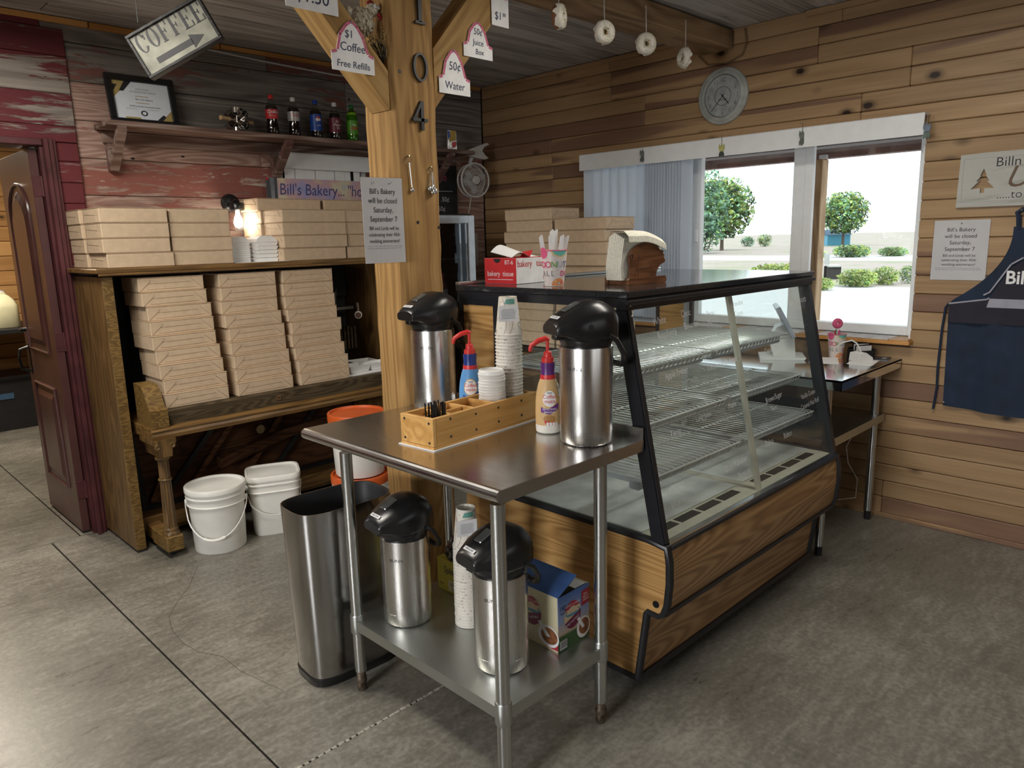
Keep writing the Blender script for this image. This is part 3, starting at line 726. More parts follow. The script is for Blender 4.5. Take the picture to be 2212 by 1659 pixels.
# foam clamshells and loose paper
m = MB(); m.add([(0, 0, 0), (.30, -.02, 0), (.33, .14, 0), (.02, .16, 0), (0, 0, .0016), (.30, -.02, .0016), (.33, .14, .0016), (.02, .16, .0016)], [(3,2,1,0), (4,5,6,7), (0,1,5,4), (1,2,6,5), (2,3,7,6), (3,0,4,7)])
tag(m.build('paper_sheet', WHITE_P, None, (1.815, 3.925, PT+.0002)), 'white paper sheets under the foam containers on the piano', 'paper')
def foam_stack(x, yy, n, h, label, lean):
    t = thing('foam_containers', label, 'container', (x, yy, PT+.002))
    for i in range(n):
        m = MB(); w, d, zz = .13, .13, i*h/n
        m.prism([(-w/2+.012, zz), (w/2-.012, zz), (w/2, zz+h/n*.92), (-w/2, zz+h/n*.92)], -d/2, d/2, 'y'); m.build('tray', FOAM, t)
    m = MB(); m.prism([(-.065, h), (.065, h), (.055, h+.018), (.03, h+.034), (-.035, h+.034), (-.058, h+.016)], -.062, .062, 'y'); m.build('top_lid', FOAM, t)
foam_stack(1.882, 4.09, 9, .105, 'nested stack of white foam containers with thin rims, against the kraft boxes', 0)
foam_stack(2.018, 4.03, 5, .108, 'stack of white foam clamshells with folded lids next to the lower kraft stack', 0)
def tray(x, yy, rz, label, z=.7665, s=1.0):
    m = MB(); w, d, h, t = .085*s, .062*s, .045, .006
    a = [(-w*.78, -d*.78), (w*.78, -d*.78), (w*.78, d*.78), (-w*.78, d*.78)]; b = [(-w, -d), (w, -d), (w, d), (-w, d)]; c = [(-w+t, -d+t), (w-t, -d+t), (w-t, d-t), (-w+t, d-t)]; e = [(p[0]*.93, p[1]*.9) for p in a]
    V = [(p[0], p[1], 0) for p in a]+[(p[0], p[1], h) for p in b]+[(p[0], p[1], h) for p in c]+[(p[0], p[1], .006) for p in e]
    Fs = [(3,2,1,0)]+[(k+i, k+(i+1) % 4, k+4+(i+1) % 4, k+4+i) for k in (0, 4, 8) for i in range(4)]+[(12, 13, 14, 15)]
    m.add(V, Fs); o = m.build('foam_tray', FOAM, None, (x, yy, z), (0, 0, rz)); tag(o, label, 'tray', 'foam trays in the piano')
tag(MB().box(0, .30, 0, .26, 0, .0115, .002).build('foam_sheet', FOAM, None, (2.385, 3.80, .7535)), 'flat white foam sheet under the trays in the piano', 'sheet')
tray(2.475, 3.875, .12, 'small open foam tray at the front of the sheet in the piano')
tray(2.60, 3.99, -.1, 'open foam tray at the back of the sheet in the piano'); tray(2.63, 3.87, .0, 'open foam tray next to the post side of the piano', s=.8)
mc = thing('measuring_cup', 'small hanging measuring cup inside the open piano', 'measuring cup', tuple(on_y(774, 680, 4.0)), -.6)
m = MB(); m.lathe([(.0001, -.02), (.022, -.02), (.024, .02), (.0225, .02), (.02, -.016), (.0001, -.016)], 18, (0, 0, 0), axis='y'); m.build('cup', WHITE, mc)
m = MB(); m.lathe([(.0001, -.0205), (.019, -.0205)], 18, (0, 0, 0), axis='y'); m.build('cup_inside', plain('cup_brown', (.18, .09, .06), .5), mc)
m = MB(); m.tube([(0, 0, .02), (-.004, 0, .05), (-.006, 0, .078), (.002, 0, .078), (.004, 0, .05), (.004, 0, .02)], .003, 6); m.build('handle', CHROME, mc)
m = MB(); m.tube([(0, 0, .078), (0, .03, .09), (0, .26, .095)], .002, 6); m.build('hook_wire', CHROME, mc)

# ------------------------------------------------------------------ pails
def pail(x, yy, z, r, h, lidmat, label, square=False, bail=None, rz=0, name='plastic_pail', lid_h=.03, body=PAIL):
    t = thing(name, label, 'bucket', (x, yy, z), rz)
    def rg(s, zz):
        if square: return [(s*math.copysign(abs(math.cos(a))**.42, math.cos(a)), s*math.copysign(abs(math.sin(a))**.42, math.sin(a))*.9, zz) for a in [2*PI*(i+.5)/40 for i in range(40)]]
        return [(s*math.cos(a), s*math.sin(a), zz) for a in [2*PI*i/40 for i in range(40)]]
    def loft(lv, nm, mt, par=t):
        m = MB(); V = []; [V.extend(rg(s, zz)) for s, zz in lv]
        m.add(V, [(k*40+i, k*40+(i+1) % 40, (k+1)*40+(i+1) % 40, (k+1)*40+i) for k in range(len(lv)-1) for i in range(40)], 0, True)
        m.add(rg(lv[0][0], lv[0][1]), [tuple(range(40))[::-1]]); m.add(rg(lv[-1][0], lv[-1][1]), [tuple(range(40))]); return m.build(nm, mt, par)
    loft([(r*.84, 0), (r*.86, .006), (r*.92, h*.70), (r*.925, h*.72), (r*.985, h*.725), (r*.985, h*.735), (r*.95, h*.745), (r*.955, h*.84), (r*1.0, h*.845), (r*1.0, h*.86), (r*.965, h*.87), (r*.965, h-lid_h*.5)], 'body', body)
    loft([(r*.99, h-lid_h), (r*1.015, h-lid_h+.002), (r*1.02, h-.004), (r*1.0, h), (r*.93, h), (r*.90, h-.010), (r*.5, h-.012), (r*.06, h-.011)], 'lid', lidmat)
    if bail is not None:
        m = MB(); zz = h*.78; n = 18; R = r*1.03; dr = bail
        pts = [(R*math.cos(PI*k/n)*(1.0), -R*math.sin(PI*k/n)*.62-.0, zz-(R*1.02)*math.sin(PI*k/n)*dr) for k in range(n+1)]
        pts = [(p[0], p[1]*1.0-(.0 if k in (0, n) else 0), p[2]) for k, p in enumerate(pts)]
        pts = [(p[0], min(p[1], -math.sqrt(max(0, (r*.99)**2-p[0]**2))-.004) if not square else min(p[1], -r*.9-.006 if abs(p[0]) < r*.95 else p[1]), p[2]) for p in pts]
        m.tube(pts, .0032, 6); hb = m.build('bail_handle', WHITE, t)
        if not square:
            g = pts[n//2-2:n//2+3]; m = MB(); m.tube(g, .0085, 8); m.build('grip', PAIL, hb)
        for sx in (-1, 1):
            m = MB(); m.cyl((sx*r*.97-.008, 0, zz-.012), .016, .016, 10, 0, 'x'); m.build('ear', body, t)
    return t
pail(1.475, 3.70, 0, .148, .345, PAIL, 'round white plastic pail with lid and wire handle beside the piano leg', bail=1.18, rz=-.58)
pail(1.800, 3.71, 0, .142, .335, PAIL, 'square white plastic pail with a lid next to the round pail', square=True, bail=.95, rz=-.42)
ORANGE = plain('orange_plastic', (.58, .10, .018), .4, var=.05)
pail(2.10, 3.30, 0, .155, .335, ORANGE, 'white bucket with an orange lid, lower of two stacked behind the worktop', bail=.9, rz=-1.2, name='lidded_bucket', lid_h=.045)
pail(2.10, 3.30, .336, .150, .335, ORANGE, 'white bucket with an orange lid, upper of two stacked behind the worktop', name='lidded_bucket', lid_h=.045)

# ------------------------------------------------------------------ wall shelf and what stands on it
SZ = 2.192
sh = thing('wall_shelf', 'long reddish barn wood shelf on brackets along the back wall', 'shelf', (0,0,0))
m = MB(); m.box(-.785, .785, -.115, .115, -.013, .013, .003); m.build('shelf_board', SHELF_WOOD, sh, (2.12, 4.314, SZ-.013))
m = MB(); m.box(-.465, .465, -.115, .115, -.013, .013, .003); m.build('shelf_board', SHELF_WOOD, sh, (3.372, 4.314, SZ-.013))
m = MB(); m.box(-1.235, 1.235, -.01, .01, -.032, .032, .003); m.build('apron', SHELF_WOOD, sh, (2.60, 4.417, SZ-.060))
for bx in (1.40, 2.34, 3.62):
    b = bpy.data.objects.new('bracket', None); link(b, sh)
    a = MB(); a.box(bx-.022, bx+.022, 4.385, 4.428, 1.955, SZ-.0945, .003); a.build('upright', SHELF_WOOD, b)
    a = MB(); a.prism([(4.385, 1.96), (4.385, 2.005), (4.225, SZ-.027), (4.20, SZ-.027), (4.20, SZ-.05)], bx-.022, bx+.022, 'x'); a.build('strut', SHELF_WOOD, b)
# framed certificate leaning on the wall
CW, CH = .352, .262
cert = thing('framed_certificate', 'award certificate in a black frame leaning on the wall shelf', 'picture frame', (1.572, 4.345, SZ), 0)
tilt = bpy.data.objects.new('frame_tilt', None)
tl = .17
def leaned(mb): return mb.xf(Matrix.Rotation(-tl, 4, 'X'))
m = MB(); f = .032
for a in ((-CW/2, CW/2, -.022, 0, 0, f), (-CW/2, CW/2, -.022, 0, CH-f, CH), (-CW/2, -CW/2+f, -.022, 0, f, CH-f), (CW/2-f, CW/2, -.022, 0, f, CH-f)): m.box(*a, c=.003)
leaned(m).build('frame', BLACK, cert)
leaned(MB().box(-CW/2+f, CW/2-f, -.007, -.001, f, CH-f)).build('paper', plain('certificate_paper', (.78, .84, .92), .5, var=.02), cert)
GOLD = plain('gold_print', (.46, .34, .12), .5); w2, h0, h1 = CW/2-f, f, CH-f
m = MB(); flat(m, [(-w2, h1), (-w2+.09, h1), (-w2, h1-.09)], -.0076, 0); flat(m, [(-w2, h1-.02), (-w2+.028, h1-.02), (-w2+.005, h1-.055), (-w2, h1-.055)], -.0080, 1); flat(m, [(-w2+.065, h1), (-w2+.10, h1), (-w2+.055, h1-.052), (-w2+.033, h1-.052)], -.0080, 1)
flat(m, [(w2, h0), (w2, h0+.06), (w2-.06, h0)], -.0076, 0); flat(m, [(w2-.085, h0), (w2-.055, h0), (w2-.03, h0+.025), (w2-.045, h0+.035)], -.0080, 1); flat(m, [(-w2+.05, h0), (-w2+.13, h0), (-w2+.12, h0+.012), (-w2+.045, h0+.012)], -.0078, 0)
for zz in (.155, .120): flat(m, [(-.035, zz), (.035, zz), (.035, zz+.003), (-.035, zz+.003)], -.0078, 0)
for k in range(12):
    t = k*PI/6; disc(m, .022*0+.014*math.cos(t), .068+.012*math.sin(t), .0045, .0035, -.0078, 1, 8)
for xx in (-.06, .05): flat(m, [(xx-.03, .088), (xx+.03, .088), (xx+.03, .089), (xx-.03, .089)], -.0078, 1)
leaned(m).build('printed_ornament', [GOLD, INK], cert)
def ctext(s, size, zz, mt, x=.01):
    o = text(s, size, mt, cert, (0, 0, 0)); 
    for v in o.data.vertices: v.co = Matrix.Rotation(-tl, 3, 'X') @ Vector((v.co.x+x, -.0079, v.co.z+zz))
ctext('JUMP-START', .013, .190, GREY_INK); ctext('ACCELERATOR GRANT', .013, .175, GREY_INK); ctext("Bill n Lin's Bakery", .0125, .136, INK); ctext('$3,500 Jump-Start Accelerator Grant', .0105, .100, INK)
# rolling doughnut cutter
rc = thing('doughnut_cutter', 'shiny rolling doughnut cutter with wooden handles on the wall shelf', 'kitchen tool', (2.07, 4.31, SZ+.072), -1.2)
m = MB()
for k in range(6):
    t = k*PI/3+.52; cx, cz = .040*math.cos(t), .040*math.sin(t); b0 = len(m.v)
    m.lathe([(.030, 0), (.032, .03), (.030, .03), (.028, 0)], 18, (0, 0, 0)); m.lathe([(.010, 0), (.011, .028), (.009, .028), (.009, 0)], 12, (0, 0, 0))
    M = Matrix.Translation((0, 0, 0)) @ Matrix.Rotation(-t+PI/2, 4, 'Y') @ Matrix.Translation((0, 0, .040)); m.xf(M, b0)
m.build('cutting_rings', CHROME, rc)
m = MB(); m.lathe([(.036, -.035), (.04, -.03), (.04, .03), (.036, .035)], 6, (0, 0, 0), axis='y'); m.build('drum', CHROME, rc)
for s in (-1, 1):
    m = MB(); m.tube([(0, s*.036, 0), (0, s*.058, 0)], .005, 8); m.build('axle', CHROME, rc)
    m = MB(); m.tube([(0, s*.055, 0), (0, s*.07, 0), (0, s*.10, 0), (0, s*.125, 0)], [.011, .012, .0095, .013], 12); m.build('wooden_handle', plain('beech_%d' % (s+1), (.60, .40, .20), .5, var=.1), rc)
# soda bottles
COLA = plain('cola_liquid', (.010, .005, .004), .12, var=.1)
DEW = plain('green_soda', (.20, .42, .02), .15)
def soda(x, label, cap, liquid, pet, lab, writing, z0, z1, level, waist):
    t = thing('soda_bottle', label, 'bottle', (x, 4.30, SZ), -.38)
    R = .0365
    prof = [(.022, 0), (.031, .003), (R, .018), (R, .05), (.032 if waist else R*.98, .085 if waist else .075), (R, .115), (R, .15), (.034, .165), (.024, .19), (.0145, .205), (.0135, .222)]
    inner = [(max(.001, r-.0012), z) for r, z in prof if z <= level]
    if inner[-1][1] < level-.002: inner.append((inner[-1][0]*.9, level))
    MB().lathe([(.001, .001)]+inner+[(.001, inner[-1][1])], 22).build('drink', liquid, t)
    MB().lathe(prof, 22).build('shell', pet, t)
    MB().lathe([(.0150, .211), (.0152, .232), (.0135, .2345), (.001, .2345)], 18).build('cap', cap, t)
    rl = R+.0008
    m = MB()
    def rad(zz):
        for (r0, a0), (r1, a1) in zip(prof, prof[1:]):
            if a0 <= zz <= a1: return r0+(r1-r0)*(zz-a0)/max(1e-6, a1-a0)
        return R
    zs = [z0+(z1-z0)*i/6 for i in range(7)]
    m.lathe([(rad(zz)+.0008, zz) for zz in zs], 24); m.f = m.f[:-2]; m.mi = m.mi[:-2]; m.sm = m.sm[:-2]
    lo = m.build('label_wrap', lab, t)
    writing(lo, (z0+z1)/2, rl+.0006, rad)
    return t
P_RED = plain('label_red', (.60, .03, .035), .4); P_SIL = plain('label_silver', (.50, .50, .50), .35, metal=.4); P_BLU = plain('label_blue', (.012, .07, .36), .4); P_MAR = plain('label_maroon', (.16, .02, .035), .4); P_GRN = plain('label_green', (.10, .34, .02), .4)
LW = plain('label_white', (.82, .82, .82), .5); CAPG = plain('cap_green', (.015, .16, .04), .35); CAPB = plain('cap_blue', (.01, .05, .35), .35)
def w_coke(p, z, w, rad): text('Coca', .026, LW, p, (0, 0, z+.004), shear=.35, wrap=w, rot=(0, 0, -.22)); text('Cola', .026, LW, p, (0, 0, z+.004), shear=.35, wrap=w, rot=(0, 0, .72)); text('ORIGINAL TASTE', .006, LW, p, (0, 0, z-.012), wrap=w)
def w_diet(p, z, w, rad): text('Coke', .026, RED_INK, p, (0, 0, z-.002), wrap=w, rot=(0, 0, .15)); text('DIET', .008, INK, p, (0, 0, z+.022), wrap=w)
def w_pep(p, z, w, rad):
    m = MB()
    disc(m, .010, z+.018, .017, .019, 0, 0, 24, wrap=w); m.build('globe_emblem', LW, p)
    m = MB(); disc(m, .010, z+.020, .0165, .0165, 0, 0, 16, wrap=w+.0003, a0=.15, a1=PI-.35); m.build('globe_red', P_RED, p)
    m = MB(); disc(m, .011, z+.014, .0155, .0150, 0, 0, 16, wrap=w+.0003, a0=PI+.45, a1=2*PI-.2); m.build('globe_blue', P_BLU, p)
    text('pepsi', .012, LW, p, (0, 0, z-.02), wrap=w, rot=(0, 0, .3))
def w_drp(p, z, w, rad): text('Dr', .020, LW, p, (0, 0, z+.014), shear=.2, wrap=w, rot=(0, 0, .2)); text('Pepper', .018, LW, p, (0, 0, z-.004), shear=.2, wrap=w, rot=(0, 0, .3)); text('23', .018, LW, p, (0, 0, z-.024), wrap=w, rot=(0, 0, .3))
def w_dew(p, z, w, rad): text('Mtn', .018, LW, p, (0, 0, z+.008), shear=.3, wrap=w, rot=(0, 0, .2)); text('DEW', .026, P_RED, p, (0, 0, z-.016), shear=.25, wrap=w, rot=(0, 0, .3), thin=.0006)
soda(2.288, 'cola bottle with a red cap and red label on the wall shelf', plain('cap_red', (.6, .03, .03), .35), COLA, BOTTLE_PET, P_RED, w_coke, .095, .15, .172, True)
soda(2.432, 'diet cola bottle with a white cap and silver label on the shelf', WHITE, COLA, BOTTLE_PET, P_SIL, w_diet, .095, .15, .172, True)
soda(2.585, 'cola bottle with a blue cap and blue label on the shelf', CAPB, COLA, BOTTLE_PET, P_BLU, w_pep, .05, .148, .172, False)
soda(2.722, 'dark soda bottle with a white cap and maroon label on the shelf', WHITE, COLA, BOTTLE_PET, P_MAR, w_drp, .05, .14, .168, False)
soda(2.851, 'green soda bottle with a green cap and label on the shelf', CAPG, DEW, DEW_PET, P_GRN, w_dew, .05, .135, .185, False)
sn = thing('snack_packet', 'colourful snack packet standing on the wall shelf by the corner', 'packet', (3.70, 4.30, SZ), -.5)
m = MB(); m.prism([(-.035, 0), (.035, 0), (.032, .14), (-.03, .145)], -.012, .012, 'y'); m.build('wrapper', plain('foil', (.5, .5, .5), .3, metal=.6, var=.4, scale=60), sn)
m = MB(); flat(m, [(-.02, .06), (.03, .075), (.03, .14), (-.01, .14)], -.0125, 0); flat(m, [(-.03, .08), (-.01, .1), (-.015, .14), (-.03, .14)], -.0126, 1); flat(m, [(0, .02), (.03, .03), (.03, .065), (0, .06)], -.0126, 2); m.build('printed_panel', [plain('snack_yellow', (.5, .33, .05), .5), P_BLU, P_RED], sn)

# ------------------------------------------------------------------ lamp, banner, blind on the back wall
wl = thing('wall_lantern', 'black wall lantern with a lit glass jar above the piano', 'lamp', (2.035, 4.428, 1.80))
m = MB(); m.lathe([(.001, -.025), (.03, -.024), (.052, -.012), (.055, 0)], 24, (0, 0, 0), axis='y'); m.build('back_plate', BLACK, wl)
m = MB(); m.tube([(0, -.02, 0), (0, -.06, .004), (0, -.085, -.004)], .02, 10); m.lathe([(.036, -.035), (.042, -.03), (.042, .0), (.036, .008), (.001, .010)], 24, (0, -.09, -.01)); m.build('arm_and_cap', BLACK, wl)
prof = [(.036, -.045)]
for i in range(10): prof += [(.041 if i % 2 else .0435, -.05-i*.008)]
prof += [(.046, -.13), (.046, -.155), (.038, -.165), (.001, -.167)]
m = MB(); m.lathe(prof, 26, (0, -.09, 0)); m.build('glass_jar', JAR_GLASS, wl)
m = MB(); m.lathe([(.001, -.15), (.02, -.143), (.028, -.12), (.022, -.09), (.013, -.07), (.012, -.045)], 18, (0, -.09, 0)); m.build('bulb', BULB, wl)
pl = bpy.data.lights.new('lantern_light', 'POINT'); pl.energy = 1.7; pl.color = (1, .90, .74); pl.shadow_soft_size = .03
po = bpy.data.objects.new('lantern_light', pl); po.location = (2.035, 4.428-.155, 1.68); COL.objects.link(po)

w2o = struct(thing('window_2', 'small window behind the blind on the back wall', 'window', (2.68, 4.428, 1.60)))
m = MB(); m.box(-.33, .33, -.012, -.001, 0, .46, .002); m.build('frame', VINYL, w2o)
m = MB(); m.box(-.29, .29, -.014, -.0125, .04, .42); m.build('pane', plain('dark_pane', (.06, .065, .07), .1), w2o)  # pane in one plain dark colour
bl = thing('short_blind', 'white vertical blind with a box valance over the bakery banner', 'blind', (2.70, 4.4255, 0))
m = MB(); m.prism([(-.055, 2.016), (-.05, 2.105), (-.045, 2.115), (.0, 2.115), (.0, 2.106), (-.040, 2.10), (-.045, 2.016)], -.325, .335, 'x'); m.build('valance', VINYL, bl)
for i in range(8):
    x = -.31+i*.072; m = MB(); m.box(x, x+.070 if i < 6 else x+.05, -.034-(.004 if i % 2 else 0), -.032-(.004 if i % 2 else 0), 1.62, 2.03); m.build('slat', VINYL, bl)
ban = thing('bakery_banner', 'pastel painted vinyl banner with the bakery name under the short blind', 'banner', (2.256, 4.384, 1.62))
BW, BHH = .86, .335
g = G('banner_pastel'); tc = g.N('TexCoord').outputs['Object']; nz = g.N('TexNoise', i_Scale=6.0, i_Detail=2.0, i_Vector=tc).outputs[0]
g.set(Base_Color=g.ramp(nz, [(.25, (.22, .32, .62)), (.38, (.42, .36, .55)), (.5, (.60, .38, .40)), (.6, (.66, .60, .42)), (.75, (.36, .44, .62))]), Roughness=.5)
m = MB(); m.box(0, BW, -.002, 0, 0, BHH); m.build('vinyl_sheet', plain('banner_grey', (.30, .33, .38), .4, var=.4, scale=5), ban)
m = MB(); m.box(.075, BW, -.0035, -.0022, .190, BHH); m.build('painted_panel', g.m, ban)
m = MB(); m.box(0, BW, -.010, -.0023, .135, .155, .003); m.build('grey_fold', plain('banner_fold', (.45, .48, .50), .35), ban)
m = MB(); [disc(m, .22+k*.082, .085, .036, .040, -.0028, k % 4, 16) for k in range(8)]
m.build('painted_doughnuts', [plain('dn%d' % k, c, .5, var=.2) for k, c in enumerate(((.30, .36, .55), (.10, .25, .50), (.42, .28, .42), (.36, .30, .30)))], ban)
m = MB(); flat(m, [(.0, .19), (.03, .19), (.022, BHH), (0, BHH)], -.0026, 0); flat(m, [(.05, .19), (.07, .19), (.072, BHH), (.055, BHH)], -.0026, 0); m.build('dark_stripes', plain('banner_dark', (.06, .065, .075), .4), ban)
NAVY = plain('navy_paint', (.05, .06, .20), .5)
text("Bill's Bakery...", .100, NAVY, ban, (.082, -.0042, .235), 'LEFT', shear=.08, sx=.86, name='painted_name'); text('"hole"', .100, NAVY, ban, (.575, -.0042, .235), 'LEFT', shear=.08, sx=.86, name='painted_word')
m = MB(); m.cyl((.006, -.012, BHH-.008), .006, .012, 10, 0, 'y'); m.build('red_pin', RED, ban)
# cable along the ceiling trim
m = MB(); m.tube([(1.9, YB-.036, 2.655), (2.3, YB-.036, 2.635), (2.8, YB-.036, 2.62), (3.4, YB-.034, 2.635), (4.0, YB-.03, 2.65)], .006, 6)
tag(m.build('white_cable', plain('cable_grey', (.5, .5, .5), .5)), 'white cable strung along the top of the back wall', 'cable')

# coffee sign on a wire
cs = thing('coffee_sign', 'tilted black framed COFFEE sign with an arrow hung by a wire', 'sign', (0,0,0))
SY = 3.0
c = [on_y(a, b, SY) for a, b in ((266, 63), (430, -4), (478, 100), (313, 163))]
ctr = (c[0]+c[1]+c[2]+c[3])/4; ex = ((c[1]-c[0])+(c[2]-c[3])); ang = math.atan2(ex.z, ex.x)
SW = ((c[1]-c[0]).length+(c[2]-c[3]).length)/2; SH = ((c[0]-c[3]).length+(c[1]-c[2]).length)/2
SW *= .95
cs.location = ctr; cs.rotation_euler = (0, -ang, -.72)
W2, H2, fw_ = SW/2, SH/2, .011
m = MB()
for a in ((-W2, W2, -.002, .038, H2-fw_, H2), (-W2, W2, -.002, .038, -H2, -H2+fw_), (-W2, -W2+fw_, -.002, .038, -H2+fw_, H2-fw_), (W2-fw_, W2, -.002, .038, -H2+fw_, H2-fw_)): m.box(*a, c=.0015)
m.build('frame', wood('sign_black_wood', [(.01, .01, .011), (.018, .018, .02), (.05, .048, .045)], axis=0, freq=(2, 30), rough=.5, bump=.3, var=0), cs)
m = MB(); m.box(-W2+fw_, W2-fw_, .006, .034, -H2+fw_, H2-fw_); m.build('panel', plain('sign_sage', (.25, .25, .205), .7, var=.22, scale=14), cs)
# serif capitals drawn as outlines
def letters(word, x0, x1, zb, zt, y, mb):
    n = len(word); cw = (x1-x0)/n; H = zt-zb
    for i, ch in enumerate(word):
        a = x0+i*cw+cw*.07; w = cw*.86; s = w*.27; t = H*.035
        def R(u0, u1, v0, v1): flat(mb, [(a+u0, zb+v0), (a+u1, zb+v0), (a+u1, zb+v1), (a+u0, zb+v1)], y)
        if ch in 'CO':
            t0, t1 = (.16*PI, 1.84*PI) if ch == 'C' else (0, 2*PI); N_ = 30
            for k in range(N_):
                p, q = t0+(t1-t0)*k/N_, t0+(t1-t0)*(k+1)/N_
                def o(tt): return (a+w/2+w/2*math.cos(tt), zb+H/2+H/2*math.sin(tt))
                def ii(tt): return (a+w/2+(w/2-s*.92)*math.cos(tt), zb+H/2+(H/2-t)*math.sin(tt))
                flat(mb, [o(p), o(q), ii(q), ii(p)], y)
            if ch == 'C': R(w*.84, w*.98, H*.60, H*.86)
        else:
            R(w*.12, w*.12+s, 0, H); R(0, w*.12+s*1.5, 0, t); R(0, w*.96, H-t, H); R(w*.86, w*.98, H*.74, H)
            R(w*.2, w*.68, H*.5-t/2, H*.5+t/2); R(w*.60, w*.70, H*.38, H*.62)
            if ch == 'E': R(0, w*.98, 0, t); R(w*.88, w*1.0, 0, H*.28)
m = MB(); letters('COFFEE', -W2*.88, W2*.92, H2*.02, H2*.86, .0052, m); m.build('lettering', INK, cs)
m = MB(); flat(m, [(-W2*.62, -H2*.62), (W2*.35, -H2*.62), (W2*.35, -H2*.36), (-W2*.62, -H2*.36)], .0052); flat(m, [(W2*.32, -H2*.80), (W2*.66, -H2*.49), (W2*.32, -H2*.18)], .0052); m.build('arrow', INK, cs)
top = ctr+Vector((math.cos(ang)*(-W2*.55)-math.sin(ang)*H2, .02, math.sin(ang)*(-W2*.55)+math.cos(ang)*H2))
wire = MB(); wire.tube([tuple(top), (top.x+.004, SY+.02, 2.55), (top.x-.003, SY+.02, ZC)], .0014, 5)
w_o = wire.build('hanging_wire', BLACK_M, cs); w_o.matrix_parent_inverse = (Matrix.Translation(cs.location) @ cs.rotation_euler.to_matrix().to_4x4()).inverted()

# right of the post: menu board, note, clip fan, cooler
mb_ = thing('menu_board', 'black chalk menu board with drink prices on the back wall', 'chalkboard', (3.50, 4.425, 1.66))
m = MB(); m.box(-.33, .33, -.02, 0, 0, .44, .003); m.build('frame', BLACK_M, mb_)
m = MB(); m.box(-.305, .305, -.022, -.0202, .03, .41); m.build('slate', plain('slate', (.012, .014, .018), .5, var=.4), mb_)
CHK = plain('chalk', (.62, .62, .62), .8); CPK = plain('pink_chalk', (.62, .12, .22), .8)
text('T1.50', .055, CPK, mb_, (.16, -.0224, .325)); text('WATER', .05, CHK, mb_, (-.12, -.0224, .325)); text('.50¢', .05, CHK, mb_, (.2, -.0224, .175)); text('.50¢', .05, CHK, mb_, (.16, -.0224, .105)); text('HOT', .05, CHK, mb_, (.16, -.0224, .04))
m = MB(); flat(m, [(-.28, .245), (.28, .25), (.28, .253), (-.28, .249)], -.0224); m.build('chalk_rule', CHK, mb_)
nt = thing('paper_note', 'narrow handwritten paper list pinned beside the drinks cooler', 'note', (3.985, 4.427, 1.345))
MB().box(-.055, .055, -.0015, 0, 0, .255).build('sheet', plain('note_paper', (.40, .38, .34), .7), nt)
m = MB()
for k in range(13): flat(m, [(-.045, .02+k*.017), (.02+random.random()*.024, .02+k*.017), (.04, .023+k*.017), (-.045, .023+k*.017)], -.0018)
m.build('handwriting', GREY_INK, nt)
fan = thing('clip_fan', 'white clip-on fan clamped to the end of the wall shelf', 'fan', (3.865, 4.27, 1.985), -.15)
FW = plain('fan_white', (.60, .59, .57), .4)
m = MB(); m.torus((0, -.04, 0), .122, .007, 36, 6, axis='y'); m.torus((0, .02, 0), .118, .006, 36, 6, axis='y')
for k in range(48):
    t = 2*PI*k/48; cx, sx_ = math.cos(t), math.sin(t)
    m.tube([(.04*cx, -.056, .04*sx_), (.09*cx, -.054, .09*sx_), (.122*cx, -.04, .122*sx_), (.118*cx, .02, .118*sx_)], .0013, 4)
m.torus((0, -.055, 0), .078, .0016, 30, 5, axis='y'); m.build('guard', FW, fan)
m = MB(); m.lathe([(.001, -.066), (.028, -.062), (.034, -.05)], 20, (0, 0, 0), axis='y'); m.build('hub_cap', FW, fan)
for k in range(3):
    t = k*2*PI/3+.4; m = MB(); pts = [(.02*math.cos(t), .02*math.sin(t))]+[((.03+.075*math.sin(PI*j/6))*math.cos(t-.55+1.1*j/6), (.03+.075*math.sin(PI*j/6))*math.sin(t-.55+1.1*j/6)) for j in range(7)]
    m.prism([(a, b) for a, b in pts], -.03, -.026, 'y'); m.build('blade', plain('fan_blade%d' % k, (.45, .45, .44), .35), fan)
m = MB(); m.lathe([(.04, .0), (.05, .02), (.04, .075), (.02, .085)], 20, (0, 0, 0), axis='y'); m.build('motor', FW, fan)
m = MB(); m.tube([(0, .03, .10), (.004, .02, .15), (.012, .0, .185)], [.016, .014, .018], 8); m.build('neck', FW, fan)
m = MB(); m.prism([(-.055, .19), (.0, .165), (.10, .155), (.13, .165), (.10, .185), (.075, .215), (.095, .245), (.14, .265), (.12, .275), (.06, .255), (-.055, .215)], -.035, .005, 'y'); m.build('clip', FW, fan)
m = MB(); m.tube([(.01, .04, -.115), (.018, .08, -.2), (.022, .13, -.3), (.02, .145, -.42), (.03, .15, -.6)], .004, 6); m.build('power_cord', FW, fan)
fr = thing('drinks_cooler', 'glass door drinks cooler with a silver frame behind the post', 'refrigerator', (3.20, 4.18, 0), 0)
m = MB()
for a in ((-.32, -.28, -.24, .2, .02, 1.72), (.30, .34, -.24, .2, .02, 1.72), (-.32, .34, -.24, .2, 1.68, 1.725), (-.32, .34, -.24, .2, .02, .10), (-.28, .30, .17, .2, .1, 1.68)): m.box(*a, c=.002)
m.build('cabinet', BLACK_M, fr)
m = MB(); SIL = plain('silver_frame', (.62, .64, .66), .3, metal=.7)
for a in ((-.32, -.265, -.275, -.245, .12, 1.715), (.285, .34, -.275, -.245, .12, 1.715), (-.265, .285, -.275, -.245, 1.66, 1.715), (-.265, .285, -.275, -.245, .12, .18)): m.box(*a, c=.003)
m.build('door_frame', SIL, fr)
MB().box(-.265, .285, -.262, -.256, .18, 1.66).build('door_glass', FRIDGE_GLASS, fr)
